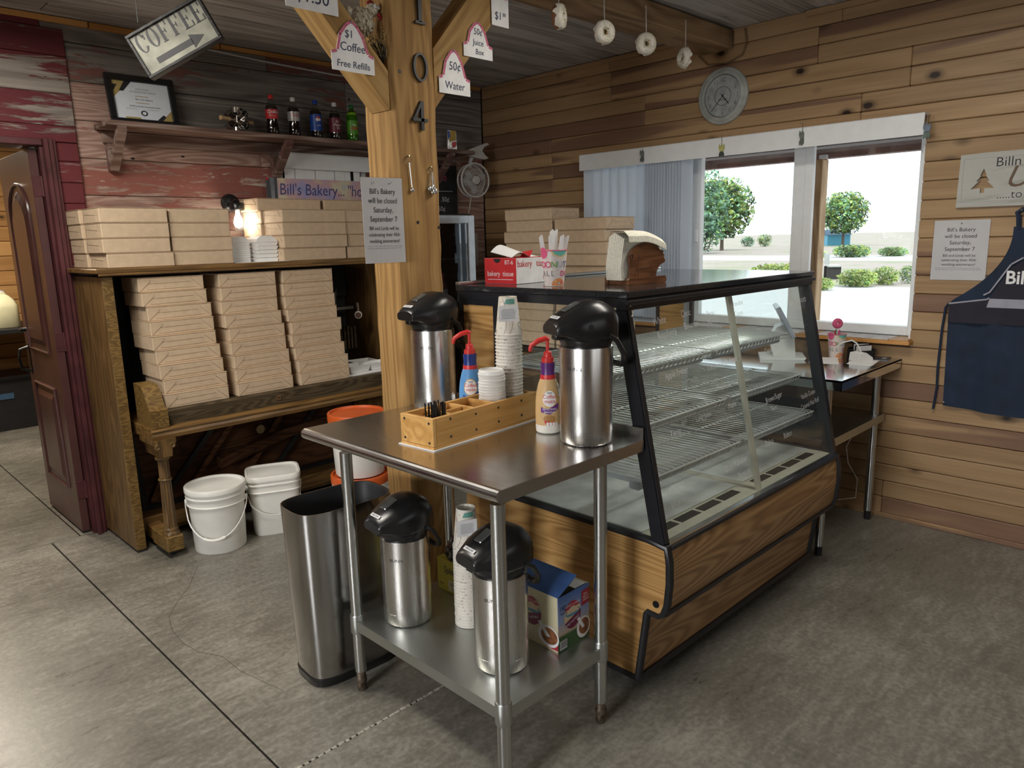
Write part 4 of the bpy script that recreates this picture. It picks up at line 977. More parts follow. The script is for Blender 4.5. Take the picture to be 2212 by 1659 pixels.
for zz in (.45, .80, 1.12, 1.42):
    m = MB(); [m.tube([(-.27, -.2+k*.045, zz), (.29, -.2+k*.045, zz)], .003, 4) for k in range(8)]; m.tube([(-.27, -.21, zz), (.29, -.21, zz)], .005, 5); m.build('wire_shelf', GALV, fr)
for fx in (-.27, .29):
    m = MB(); m.cyl((fx, -.18, 0), .02, .02, 10); m.cyl((fx, .15, 0), .02, .02, 10); m.build('foot', BLACK, fr)
def small_bottle(x, y_, z_, mt, label):
    o = MB().lathe([(.024, 0), (.03, .006), (.03, .11), (.026, .13), (.012, .16), (.012, .185), (.001, .185)], 14).build('drink_bottle', mt, None, (x, y_, z_)); tag(o, label, 'bottle')
    MB().lathe([(.0308, .04), (.0308, .09)], 14).build('label_band', LW, o); MB().cyl((0, 0, .186), .013, .014, 10).build('cap', RED, o)
small_bottle(3.33, 4.02, 1.1232, plain('pink_drink', (.30, .06, .08), .2), 'bottle of red drink on the second shelf of the cooler')
small_bottle(3.27, 4.06, 1.4232, plain('pale_drink', (.45, .45, .42), .2), 'pale bottle with a white band on the upper shelf of the cooler')
# ------------------------------------------------------------------ things on the post and braces
FY = PY0-.003
def hole_text(lines, t, w, y):
    pass
NL = [("Bill's Bakery", .030, .272), ("will be closed", .030, .236), ("Saturday,", .030, .200), ("September 7", .030, .164), ("Bill and Linda will be", .0205, .131), ("celebrating their 45th", .0205, .106), ("wedding anniversary!", .0205, .081)]
def notice(label, loc, rz, w, h, sx, pins):
    t = thing('closing_notice', label, 'notice', loc, rz)
    k = h/.335
    MB().box(-w/2, w/2, -.0012, 0, 0, h).build('paper', plain('notice_paper', (.66, .66, .67), .55, var=.02), t)
    MB().box(-w/2-.004, w/2+.004, -.0018, -.00125, -.004, h+.004).build('plastic_sleeve', pane('sleeve', (.97, .97, .97), .12, 1.3), t)
    for s, size, zz in NL: text(s, size*k, INK, t, (0, -.0022, zz*k), sx=sx)
    m = MB()
    for j in range(2):
        x = -w*.42
        while x < w*.40:
            l = random.uniform(.006, .016); flat(m, [(x, .066*k-j*.008), (x+l, .066*k-j*.008), (x+l, .0685*k-j*.008), (x, .0685*k-j*.008)], -.0022); x += l+.003
    m.build('small_print', GREY_INK, t)
    m = MB()
    for px_ in pins: m.sphere((px_, -.004, h-.016), .0045, 8, 6)
    m.build('pins', CHROME, t)
a, b = on_y(788, 390, FY), on_y(869, 566, FY)
notice('laminated closing notice pinned to the timber post', ((a.x+b.x)/2-.004, FY-.004, b.z), -.10, .170, (a.z-b.z)+.012, .80, (-.035, .035))
def number(pts_fn, px, py, label):
    c = on_y(px, py, FY); m = MB(); pts_fn(m); o = m.build('house_number', plain('black_enamel', (.012, .012, .014), .5) if 'black_enamel' not in MATS else MATS['black_enamel'], None, (c.x, FY, c.z)); tag(o, label, 'number', 'house numbers on the post')
def n0(m):
    N_ = 28
    V = []
    for y_ in (-.009, 0):
        for R_, r_ in ((.034, .051), (.0245, .043)):
            V += [(R_*math.cos(2*PI*k/N_), y_, r_*math.sin(2*PI*k/N_)) for k in range(N_)]
    q = lambda a, b: [(a*N_+k, a*N_+(k+1) % N_, b*N_+(k+1) % N_, b*N_+k) for k in range(N_)]
    m.add(V, [f for f in q(0, 1)]+[f[::-1] for f in q(0, 2)]+q(1, 3))
def n1(m):
    m.prism([(-.008, -.045), (.008, -.045), (.008, .06), (-.008, .06)], -.009, 0, 'y'); m.prism([(-.024, -.052), (.024, -.052), (.022, -.042), (-.022, -.042)], -.009, 0, 'y'); m.prism([(-.022, .05), (-.006, .05), (-.006, .06), (-.016, .06)], -.009, 0, 'y')
def n4(m):
    m.prism([(.004, -.052), (.018, -.052), (.018, .052), (.004, .052)], -.009, 0, 'y'); m.prism([(-.034, -.022), (.036, -.022), (.036, -.010), (-.034, -.010)], -.009, 0, 'y'); m.prism([(-.034, -.016), (-.020, -.016), (.012, .046), (.006, .052)], -.0088, 0, 'y')
number(n1, 904, 20, 'black house number one on the timber post'); number(n0, 906, 146, 'black house number zero on the timber post'); number(n4, 905, 250, 'black house number four on the timber post')
# measuring spoons on nails
sp1 = thing('measuring_spoon', 'single long measuring spoon hanging by a ring on the post', 'spoon', tuple(on_y(880, 338, FY)))
MB().torus((0, -.006, -.012), .014, .0015, 18, 5, axis='y').build('ring', CHROME, sp1)
MB().tube([(0, 0, 0), (0, -.012, .002)], .003, 6).build('nail', BRASS, sp1)
m = MB(); m.tube([(.002, -.006, -.024), (.006, -.005, -.07), (.010, -.005, -.115)], .0032, 6); m.sphere((.011, -.007, -.122), .009, 12, 8, sc=(1, .6, 1)); m.build('spoon', CHROME, sp1)
sp2 = thing('measuring_spoon_set', 'bunch of small measuring spoons on a ring on the post', 'spoons', tuple(on_y(928, 362, FY)))
MB().torus((0, -.006, -.010), .010, .0014, 16, 5, axis='y').build('ring', CHROME, sp2)
MB().tube([(0, 0, 0), (0, -.012, .002)], .003, 6).build('nail', BRASS, sp2)
for k, (dx, L) in enumerate(((-.010, .072), (.004, .066), (.014, .080), (-.002, .085))):
    m = MB(); m.tube([(0, -.006-.003*k, -.018), (dx, -.006-.003*k, -L)], .002, 6); m.sphere((dx, -.008-.003*k, -L-.008), .010, 12, 8, sc=(.9, .6, 1.1)); m.build('spoon', CHROME if k % 2 else GALV, sp2)
# price cards on the braces
def card(poly, label, px, py, lines, border=True, extra=None, yoff=.0):
    c = on_y(px, py, PY0+.01-yoff); t = thing('price_card', label, 'price card', (c.x, c.y, c.z), 0, 'price cards on the braces')
    m = MB(); m.prism(poly, -.0016, 0, 'y'); m.build('card', LW, t)
    if border:
        n = len(poly); tops = [p for p in poly]; m = MB()
        for p, q in zip(border, border[1:]):
            d = Vector((q[0]-p[0], q[1]-p[1])).normalized(); nx, nz = d.y*.010, -d.x*.010
            flat(m, [p, q, (q[0]+nx, q[1]+nz), (p[0]+nx, p[1]+nz)], -.0020)
        m.build('pink_border', PINK, t)
    for s, size, x, z_, mt in lines: text(s, size, mt, t, (x, -.0023, z_), thin=.0001, sx=.95, shear=.06)
    MB().sphere((0, -.003, max(p[1] for p in poly)-.006), .004, 8, 6).build('pin', CHROME, t)
    return t
def bell(w, h, sh_): return [(-w, -h), (w, -h), (w, -h*.28), (w*.76, -h*.2), (w*.55, h*.42), (w*.28, h*.82), (0, h), (-w*.28, h*.82), (-w*.60, h*.42), (-w*.76, -h*.2), (-w, -h*.28)]
def bell_border(w, h): return [(-w, -h*.28), (-w*.76, -h*.2), (-w*.60, h*.42), (-w*.28, h*.82), (0, h), (w*.28, h*.82), (w*.55, h*.42), (w*.76, -h*.2), (w, -h*.28)]
card(bell(.087, .086, 0), 'bell shaped card pricing coffee with free refills on the brace', 761, 100, [('$1', .036, -.012, .026, INK_BLUE), ('Coffee', .040, .0, -.018, INK_BLUE), ('Free Refills', .032, 0, -.072, INK_BLUE)], bell_border(.087, .086))
card(bell(.080, .085, 0), 'bell shaped card pricing water at fifty cents on the brace', 981, 155, [('50¢', .044, .002, .005, INK_BLUE), ('Water', .040, 0, -.066, INK_BLUE)], bell_border(.080, .085))
card(bell(.078, .070, 0), 'bell shaped card pricing a juice box above the water card', 1032, 86, [('50¢', .034, 0, .018, INK_BLUE), ('Juice', .032, 0, -.022, INK_BLUE), ('Box', .030, .006, -.056, INK_BLUE)], bell_border(.078, .070))
card([(-.048, -.11), (.048, -.11), (.048, .11), (-.048, .11)], 'upright cocoa price card at the top of the brace', 1079, -5, [('Swiss Miss', .021, 0, -.005, RED_INK), ('$1', .042, -.012, -.085, INK_BLUE), ('00', .020, .022, -.07, INK_BLUE)], None)
card([(-.098, -.07), (.098, -.07), (.098, .07), (-.098, .07)], 'wide price card at the top of the brace over the coffee card', 672, -25, [('$1.50', .06, 0, -.045, INK_BLUE)], None)
# crocheted hen with dried grass
hen = thing('crochet_hen', 'cream crocheted hen with a red comb on the brace beside the post', 'ornament', (0,0,0))
hc = on_y(798, 52, PY0+.07); hen.location = (hc.x-.006, hc.y, hc.z)
YARN = plain('cream_yarn', (.62, .56, .44), .9, var=.3, scale=140, bump=.6); YRED = plain('red_yarn', (.36, .02, .03), .9, var=.3, scale=140, bump=.5)
m = MB(); m.sphere((-.03, 0, .0), .042, 16, 12, sc=(1.15, .8, 1.1)); m.sphere((.012, -.01, .045), .024, 14, 10); m.sphere((-.085, 0, .028), .018, 10, 8)
for k in range(150):
    a, b = random.uniform(0, 2*PI), random.uniform(-1, 1); s_ = math.sqrt(1-b*b); m.sphere((-.03+.049*s_*math.cos(a), .034*s_*math.sin(a), .047*b), .006, 6, 4)
m.build('body', YARN, hen)
m = MB(); [m.sphere((.0+k*.008, -.01, .072-abs(k-1)*.004), .007, 8, 6) for k in range(3)]; m.sphere((.028, -.032, .026), .008, 8, 6); m.sphere((.034, -.03, .018), .007, 8, 6); m.build('comb_and_wattle', YRED, hen)
m = MB(); m.sphere((.012, -.034, .054), .007, 8, 6); m.sphere((.028, -.030, .053), .007, 8, 6); m.build('eyes', LW, hen)
m = MB(); m.sphere((.012, -.0405, .054), .0025, 6, 5); m.sphere((.028, -.0365, .053), .0025, 6, 5); m.build('pupils', INK, hen)
gr = thing('dried_grass_bunch', 'bunch of dried grass and twigs tucked under the crochet hen', 'dried plant', (0,0,0)); gc = on_y(822, 98, PY0+.06); gr.location = gc-Vector((.025, 0, 0))
m = MB()
for k in range(60):
    a = random.uniform(-1.1, .5); L = random.uniform(.05, .11); p0 = Vector((random.uniform(-.01, .02), random.uniform(-.05, .05), -.05)); d = Vector((math.sin(a), random.uniform(-.4, .3), math.cos(a)))
    m.tube([p0, p0+d*L*.6, p0+d*L+Vector((0, 0, -.01))], .0011, 4); m.sphere(p0+d*L, .003, 5, 4)
m.build('stems', plain('dry_grass', (.34, .24, .10), .9, var=.5, scale=60), gr)
m = MB(); [m.torus((random.uniform(-.01, .01), random.uniform(-.03, .03), -.03-random.random()*.02), .022+random.random()*.012, .0016, 16, 4, axis=random.choice('xy')) for k in range(14)]
m.build('twig_nest', BLACK_M, gr)

# ------------------------------------------------------------------ doughnuts strung from the beam
DOUGH = plain('fake_doughnut', (.28, .13, .06), .6, var=.15); ICE = plain('white_icing', (.66, .62, .54), .5, var=.05)
SPR = [plain('sprinkle%d' % k, c, .5) for k, c in enumerate(((.30, .20, .10), (.55, .45, .05), (.10, .25, .10)))]
def donut_meshes():
    a = MB().torus((0, 0, 0), .030, .0215, 28, 12, axis='y').mesh('ring', DOUGH)
    m = MB(); N_ = 36
    rows_ = [(.0515, .004), (.049, -.010), (.043, -.0195), (.030, -.0235), (.018, -.019), (.011, -.009), (.0085, .002)]
    V = []
    for r_, y_ in rows_:
        for k in range(N_):
            t = 2*PI*k/N_; wob = .004*math.sin(7*t)+.003*math.sin(11*t+1)
            yy = y_+(wob*1.5 if y_ > 0 else 0); V.append((r_*1.03*math.cos(t), yy-.0012, r_*1.03*math.sin(t)))
    m.add(V, [(j*N_+k, j*N_+(k+1) % N_, (j+1)*N_+(k+1) % N_, (j+1)*N_+k) for j in range(6) for k in range(N_)], 0, True); b = m.mesh('icing', ICE)
    m = MB()
    for k in range(110):
        t = random.uniform(0, 2*PI); ph = random.uniform(-1.3, 1.3); R_ = .030+.0225*math.sin(ph); y_ = -.0245*math.cos(ph)
        c = Vector((R_*1.02*math.cos(t), y_, R_*1.02*math.sin(t))); d = Vector((random.uniform(-1, 1), 0, random.uniform(-1, 1))).normalized()*.0022
        m.tube([c-d, c+d], .0009, 4, k % 3)
    return a, b, m.mesh('sprinkles', SPR)
dm = donut_meshes()
for i, (px, py, rz, s, w) in enumerate(((1207, 36, .45, 1.0, 'above the cocoa price card side of the beam'), (1305, 70, -.35, 1.0, 'second along the beam from the post'), (1395, 95, -.55, 1.0, 'third along the beam from the post'), (1480, 125, -2.0, 1.0, 'last of the row toward the window wall'))):
    c = on_y(px, py, BY0-.035 if i < 3 else BY0-.03)
    t = thing('hanging_doughnut', 'sprinkled artificial doughnut hung on a string, '+w, 'doughnut', tuple(c), rz+0, 'doughnuts strung from the beam')
    o = None
    for nm, me in zip(('ring', 'icing', 'sprinkles'), dm):
        k = bpy.data.objects.new(nm, me); link(k, t); k.scale = (1.0, 1.15, 1.0)
    m = MB(); zt = max(.07, 2.64-c.z); m.tube([(0, -.001, .055), (-.002, 0, zt)], .0008, 4); m.tube([(.004, .001, .055), (.0, 0, zt)], .0008, 4); m.build('string', LW, t)

# ------------------------------------------------------------------ steel worktop
TX0, TX1, TY0, TY1, TZ = 1.232, 1.878, 1.312, 2.298, .915
tb = thing('steel_worktable', 'stainless steel prep table with a lower shelf in front of the display case', 'table', (0,0,0))
m = MB()
prof = [(TX1, TZ), (TX0+.018, TZ)]+[(TX0+.018-.018*math.sin(t), TZ-.018+.018*math.cos(t)) for t in [PI*k/8 for k in range(1, 9)]]+[(TX0+.03, TZ-.036), (TX0+.03, TZ-.012), (TX1-.003, TZ-.012)]
m.prism(prof, TY0, TY1, 'y')
for yy in (TY0-.0025, TY1+.0005): m.box(TX0+.014, TX1, yy, yy+.002, TZ-.037, TZ-.0005)
m.box(TX1-.002, TX1, TY0, TY1, TZ-.037, TZ+.040); m.box(TX1-.012, TX1, TY0, TY1, TZ+.038, TZ+.040)
m.build('top', STEEL_TOP, tb)
LX0, LX1, LY0, LY1 = 1.262, 1.695, 1.34, 2.065
m = MB(); m.lathe([(.0205, .075), (.0205, .87)], 20); leg_me = m.mesh('leg', TUBE_ST)
m = MB(); m.lathe([(.0235, .222), (.0245, .226), (.0245, .285), (.0225, .29)], 20); col_me = m.mesh('collar', GALV)
m = MB(); m.lathe([(.0001, 0), (.015, 0), (.0165, .008), (.0155, .03), (.019, .034), (.019, .05), (.0165, .054), (.0165, .08)], 16); ft_me = m.mesh('bullet_foot', plain('rusty_foot', (.16, .12, .085), .5, metal=.6, var=.4, scale=50))
for lx in (LX0, LX1):
    for ly in (LY0, LY1):
        o = bpy.data.objects.new('leg', leg_me); link(o, tb); o.location = (lx, ly, 0)
        link(bpy.data.objects.new('collar', col_me), o); link(bpy.data.objects.new('bullet_foot', ft_me), o)
m = MB(); m.box(LX0-.012, LX1+.014, LY0-.012, LY1+.012, .262, .272); m.box(LX0-.012, LX1+.014, LY0-.014, LY0-.012, .235, .272); m.box(LX0-.014, LX0-.012, LY0-.012, LY1+.012, .235, .272); m.box(LX1+.014, LX1+.016, LY0-.012, LY1+.012, .235, .272); m.box(LX0-.012, LX1+.014, LY1+.012, LY1+.014, .235, .272)
m.build('lower_shelf', GALV, tb)
LS = .2725

# ------------------------------------------------------------------ airpots
def airpot_meshes():
    R = .083
    a = MB().lathe([(.074, 0), (.079, .003), (.0805, .006), (R, .010), (R, .045), (.0822, .0455), (R, .046), (R, .30), (R-.001, .305)], 48).mesh('steel_body', STEEL)
    b = MB().lathe([(R-.004, .302), (R-.006, .308), (R-.004, .315), (R+.001, .325), (R+.001, .335)], 40).mesh('collar', BLACK)
    m = MB(); N_ = 28; V = []; hd = m
    st = [(-.088, .030, .352, .385), (-.085, .052, .328, .408), (-.072, .073, .324, .428), (-.045, .0865, .322, .441), (-.015, .089, .320, .4465), (.015, .0885, .320, .443), (.045, .085, .322, .4315), (.070, .077, .330, .4185), (.095, .063, .342, .404), (.114, .053, .345, .392), (.122, .049, .347, .384), (.1235, .047, .350, .381)]
    for x, w, zb, zt_ in st:
        for k in range(N_):
            t = 2*PI*k/N_; e_ = .62 if math.sin(t) > 0 else .36
            c, s_ = math.copysign(abs(math.cos(t))**e_, math.cos(t)), math.copysign(abs(math.sin(t))**e_, math.sin(t))
            zz = (zb+zt_)/2+s_*(zt_-zb)/2; ww = w*(1-.30*max(0, s_)**2.0) if x > -.08 else w
            V.append((x, ww*c, zz))
    n_s = len(st)
    m.add(V, [(j*N_+k, j*N_+(k+1) % N_, (j+1)*N_+(k+1) % N_, (j+1)*N_+k)[::-1] for j in range(n_s-1) for k in range(N_)], 0, True)
    m.add(V[:N_], [tuple(range(N_))]); m.add(V[-N_:], [tuple(range(N_))[::-1]])
    hd.box(.085, .112, -.016, .016, .330, .352, .004)
    for s_ in (-1, 1): hd.cyl((.03, s_*.085-.004, .372), .008, .008, 10, 0, 'y')
    c = hd.mesh('pump_head', BLACK)
    m = MB(); b0 = 0; m.box(-.028, .028, -.017, .017, 0, .007, .003); m.xf(Matrix.Translation((.052, 0, .4245)) @ Matrix.Rotation(.44, 4, 'Y')); d = m.mesh('pump_lever', plain('smoke_lever', (.16, .165, .16), .12, metal=.5))
    m = MB(); m.box(-.006, .006, -.026, .026, 0, .001); m.xf(Matrix.Translation((.105, 0, .3985)) @ Matrix.Rotation(.58, 4, 'Y')); e = m.mesh('name_sticker', LW)
    m = MB(); pts = []
    pts = [(-.030, -.086, .345), (-.060, -.084, .325), (-.095, -.066, .28), (-.111, -.042, .25), (-.115, -.02, .24), (-.115, .02, .24), (-.111, .042, .25), (-.095, .066, .28), (-.060, .084, .325), (-.030, .086, .345)]
    m.tube(pts, [.007, .008, .0085, .010, .011, .011, .010, .0085, .008, .007], 8); f = m.mesh('carry_handle', BLACK)
    return dict(steel_body=a, collar=b, pump_head=c, pump_lever=d, name_sticker=e, carry_handle=f)
AP = airpot_meshes()
def airpot(x, y_, z_, rz, label, sticker='REGULAR'):
    t = thing('coffee_airpot', label, 'airpot', (x, y_, z_), rz, 'steel coffee airpots')
    for k, me in AP.items():
        o = bpy.data.objects.new(k, me); link(o, t)
        if k == 'steel_body': text('BUNN', .015, INK, o, (0, 0, .238), wrap=.0834, rot=(0, 0, PI/2-rz*0+.62), sx=1.15)
        if k == 'name_sticker': s = text(sticker, .0085, INK, o, (.1085, 0, .3985), rot=(0, 0, 0)); s.rotation_euler = (-.99, 0, PI/2)
    return t
airpot(1.752, 1.440, TZ+.0005, PI*.88, 'steel airpot with black pump lid beside the purple topped creamer')
airpot(1.755, 2.195, TZ+.0005, PI*.99, 'steel airpot with black pump lid at the post end of the worktop')
airpot(1.390, 1.940, LS, PI*.98, 'steel airpot on the lower shelf next to the trash can', 'REGULAR')
airpot(1.416, 1.502, LS, PI*.96, 'steel airpot on the lower shelf in front of the half and half box', 'REGULAR')

# ------------------------------------------------------------------ wooden organiser with cups, lids, sticks and packets
oa = .075
org = thing('wooden_organiser', 'pine condiment organiser with dark pegs on the steel worktop', 'organiser', (1.362, 1.722, TZ+.003), oa)
OL, OW, OH, OT = .505, .150, .098, .014
MB().box(-.006, OL+.006, -.008, OW+.008, -.0025, 0).build('white_mat', WHITE_P, org)
MB().box(0, OL, 0, OW, .0002, .008).build('bottom', ORG_WOOD, org)
MB().box(OT, OL, 0, OT, .008, OH, .0015).build('front_board', ORG_WOOD, org); MB().box(OT, OL, OW-OT, OW, .008, OH, .0015).build('back_board', ORG_WOOD, org)
MB().box(0, OT, 0, OW, .0085, OH, .0015).build('end_board', ORG_WOOD, org); MB().box(OL-.008, OL, OT, OW-OT, .008, OH-.002, .0015).build('end_board', ORG_WOOD, org)
for x in (.095, .20, .295): MB().box(x, x+.010, OT, OW-OT, .008, OH-.004, .001).build('divider', ORG_WOOD, org)
MB().box(OT, .20, .07, .078, .008, OH-.006, .001).build('divider', ORG_WOOD, org)
m = MB()
for x, zz in ((.075, .028), (.075, .085), (.19, .026), (.19, .078), (.30, .03), (.30, .078), (.42, .028), (.42, .08)): m.cyl((x, -.001, zz), .0042, .002, 10, 0, 'y')
for yy, zz in ((.018, .02), (.018, .082), (.13, .022), (.13, .084)): m.cyl((-.001, yy, zz), .0042, .002, 10, 0, 'x')
m.build('pegs', BLACK_M, org)
def org_pt(x, y_, z_): return Vector((1.362+x*math.cos(oa)-y_*math.sin(oa), 1.722+x*math.sin(oa)+y_*math.cos(oa), TZ+.003+z_))
m = MB(); m.box(-.0018, .0018, -.0012, .0012, 0, .125); stick_me = m.mesh('stir_stick', BLACK)
random.seed(21)
for k in range(24):
    p = org_pt(.026+.058*(k % 12)/11, .028+.030*(k//12)+random.uniform(-.004, .004), .0095); o = bpy.data.objects.new('stir_stick', stick_me); link(o); o.location = p
    o.rotation_euler = (random.uniform(-.12, .02), random.uniform(-.10, .10), oa); tag(o, 'thin black stir stick standing in the wooden organiser', 'stir stick', 'stir sticks in the organiser')
m = MB(); m.box(-.018, .018, -.012, .012, 0, .004, .001); pk = [m.mesh('sugar_packet', plain('packet%d' % k, c, .6, var=.35, scale=120)) for k, c in enumerate(((.68, .62, .5), (.55, .38, .22), (.75, .74, .72)))]
for k in range(9):
    p = org_pt(.125+.03*(k % 3), .03+.045*((k//3) % 2)+.008*(k//6), .0085+.0135*(k//3)+.001*(k % 3)+(.03 if k > 5 else 0)); o = bpy.data.objects.new('sugar_packet', pk[k % 3]); link(o); o.location = p
    o.rotation_euler = (0, 0, random.uniform(-.6, .6)); tag(o, 'small paper sweetener packet in the wooden organiser', 'packet', 'packets in the organiser')
# cups: inverted paper cups in a tall stack
g = G('cup_print'); tc = g.N('TexCoord').outputs['Object']; nz = g.N('TexVoronoi', i_Scale=70.0, i_Vector=tc).outputs['Distance']
wv = g.N('TexWave', i_Scale=9.0, i_Distortion=22.0, i_Detail=1.0, i_Vector=tc).outputs[1]
col = g.mix(g.ramp(nz, [(.16, .6), (.2, 0.0)]), (.70, .66, .58), (.20, .13, .08)); g.set(Base_Color=g.mix(g.ramp(wv, [(.035, .6), (.06, 0.0)]), col, (.26, .17, .10)), Roughness=.5); CUPP = g.m
CUPW = plain('cup_rim_paper', (.74, .71, .65), .5, var=.03)
CHh = .132
cup_body = MB().lathe([(.0455, .004), (.0315, CHh), (.0300, CHh), (.0300, CHh-.008), (.001, CHh-.008)], 28).mesh('paper_cup', CUPP)
cup_rim = MB().torus((0, 0, .0035), .0458, .0030, 28, 6).mesh('rolled_rim', CUPW)
cup_in = MB().lathe([(.0445, .003), (.0305, CHh-.009)], 28).mesh('lining', CUPW)
def cup_stack(x, y_, z_, n, step, where):
    for i in range(n):
        o = bpy.data.objects.new('paper_cup', cup_body); link(o); o.location = (x+random.uniform(-.0008, .0008)+i*.0001, y_+random.uniform(-.0008, .0008), z_+i*step); o.rotation_euler = (0, 0, random.uniform(0, 6))
        link(bpy.data.objects.new('rolled_rim', cup_rim), o); 
        if i == 0: link(bpy.data.objects.new('lining', cup_in), o)
        tag(o, 'printed paper cup, %s in the cup stack %s' % (nth(i, n), where), 'cup', 'paper cups '+where)
    return x, y_, z_+(n-1)*step
p = org_pt(.445, .075, .0082); c1 = cup_stack(p.x, p.y, p.z, 26, .0118, 'in the organiser')
c2 = cup_stack(1.508, 1.757, LS, 26, .0112, 'on the lower shelf')
def cup_card(c, rz, where):
    t = thing('cup_card', 'white card with small print leaning on the top cup '+where, 'card', (c[0], c[1], c[2]), rz)
    m = MB(); m.box(-.042, .026, -.0455, -.0445, .050, .105); m.build('card', LW, t)
    m = MB()
    for j in range(7): w = random.uniform(.02, .026); flat(m, [(-.008-w, .06+j*.005), (-.008+w, .06+j*.005), (-.008+w, .0618+j*.005), (-.008-w, .0618+j*.005)], -.0458)
    m.build('small_print', GREY_INK, t)
    m = MB(); flat(m, [(-.02, .108), (.02, .108), (.018, .126), (-.012, .125)], 0, 0, wrap=.0352); m.build('green_print', plain('teal_print' if 'teal_print' not in MATS else 'teal_print2', (.16, .40, .33), .5, var=.3), t)
cup_card(c1, -.55, 'of the organiser stack'); cup_card(c2, -.45, 'of the shelf stack')
# lids
m = MB(); m.lathe([(.046, 0), (.047, .002), (.047, .006), (.0445, .007), (.0435, .016), (.041, .019), (.038, .0192), (.037, .015), (.001, .015)], 30); lid_me = m.mesh('cup_cover', WHITE)
p = org_pt(.350, .072, .0085)
for i in range(18):
    o = bpy.data.objects.new('cup_cover', lid_me); link(o); o.location = (p.x+random.uniform(-.001, .001), p.y+random.uniform(-.001, .001), p.z+i*.0098); o.rotation_euler = (random.uniform(-.012, .012), random.uniform(-.012, .012), i)
    tag(o, 'white plastic cup lid, %s in the lid stack in the organiser' % nth(i, 18), 'lid', 'cup lids in the organiser')

# ------------------------------------------------------------------ creamer pump bottles
def creamer(x, y_, rz, label, sleeve, neck, ribbon, txt2):
    t = thing('creamer_bottle', label, 'bottle', (x, y_, TZ+.0005), rz)
    prof = [(.034, 0), (.041, .004), (.043, .012), (.043, .03)]; body = [(.043, .03), (.0435, .06), (.0425, .105), (.039, .135), (.032, .165), (.0255, .182)]
    MB().lathe(prof, 28).build('base', plain('bottle_white', (.80, .77, .70), .35), t)
    m = MB(); m.lathe(body, 28); sl = m.build('sleeve', sleeve, t)
    MB().lathe([(.0258, .176), (.0262, .186), (.0245, .195)], 28).build('red_band', P_RED, t)
    MB().lathe([(.0245, .195), (.0225, .205), (.024, .225), (.0235, .235)], 24).build('neck', neck, t)
    MB().lathe([(.0205, .235), (.0205, .25), (.014, .252), (.0135, .266), (.011, .270), (.0055, .272), (.0055, .306)], 20).build('pump_collar', RED, t)
    m = MB(); m.tube([(.006, 0, .309), (-.004, 0, .313), (-.03, 0, .306), (-.052, 0, .292), (-.057, 0, .282), (-.057, 0, .272)], [.006, .009, .0085, .0075, .0065, .0055], 10); m.xf(Matrix.Rotation(-rz+2.45+PI, 4, 'Z')); m.build('pump_head', RED, t)
    def wr(m, k=1.0):
        if m.f: m.refine(2)
        for i, (a, yy, zz) in enumerate(m.v):
            r_ = .0435
            for (r0, z0), (r1, z1) in zip(body, body[1:]):
                if z0 <= zz <= z1: r_ = r0+(r1-r0)*(zz-z0)/(z1-z0)
            r_ += .0006*k; m.v[i] = (r_*math.sin(a/.043), -r_*math.cos(a/.043), zz)
        return m
    m = MB(); disc(m, 0, .120, .026, .030, 0); wr(m).build('gold_ring', plain('label_gold' if 'label_gold' not in MATS else 'label_gold2', (.62, .38, .10), .4), sl)
    m = MB(); disc(m, 0, .120, .023, .027, 0); wr(m, 1.6).build('badge', LW, sl)
    m = MB(); flat(m, [(-.03, .075), (.0, .068), (.03, .085), (.032, .105), (.0, .085), (-.03, .092)], 0); wr(m, 1.8).build('ribbon', ribbon, sl)
    m = MB(); disc(m, -.002, .053, .020, .013, 0, 0); disc(m, -.002, .036+.012, .017, .018, 0, 1, 16, a0=PI, a1=2*PI); wr(m, 1.4).build('mug_picture', [plain('coffee_tan' if 'coffee_tan' not in MATS else 'coffee_tan2', (.42, .22, .07), .5), P_RED], sl)
    for s, size, zz, mt in (('Nestlé', .007, .137, INK_BLUE), ('Coffee', .018, .121, RED_INK), ('mate', .018, .106, RED_INK), (txt2[0], .0085, .083, LW), (txt2[1], .0085, .073, LW)):
        o = text(s, size, mt, sl); m2 = MB(); m2.v = [(v.co.x, 0, v.co.z+zz) for v in o.data.vertices]; wr(m2, 2.6)
        for v, q in zip(o.data.vertices, m2.v): v.co = q
    m = MB(); flat(m, [(.036, .125), (.06, .125), (.06, .165), (.042, .165)], 0); [flat(m, [(.04, .13+j*.006), (.058, .13+j*.006), (.058, .133+j*.006), (.04, .133+j*.006)], 0, 1) for j in range(5)]; wr(m, 1.5).build('nutrition_panel', [LW, INK], sl)
    m = MB(); [flat(m, [(-.012+j*.010, .0305), (-.004+j*.010, .0305), (-.004+j*.010, .041), (-.012+j*.010, .041)], 0) for j in range(4)]; wr(m, 1.7).build('badges', LW, sl)
creamer(1.762, 1.610, -.72, 'sweet cream pump bottle with purple neck and red pump beside the front airpot', plain('sleeve_cream', (.64, .42, .20), .4, var=.05), plain('neck_purple', (.10, .02, .16), .35), plain('ribbon_purple', (.14, .03, .24), .4), ('SWEETENED', 'ORIGINAL'))
creamer(1.731, 1.958, -.75, 'vanilla pump bottle with blue neck and red pump behind the organiser', plain('sleeve_blue', (.10, .30, .62), .4, var=.05), plain('neck_blue', (.01, .03, .20), .35), plain('ribbon_blue', (.02, .06, .32), .4), ('FRENCH', 'VANILLA'))

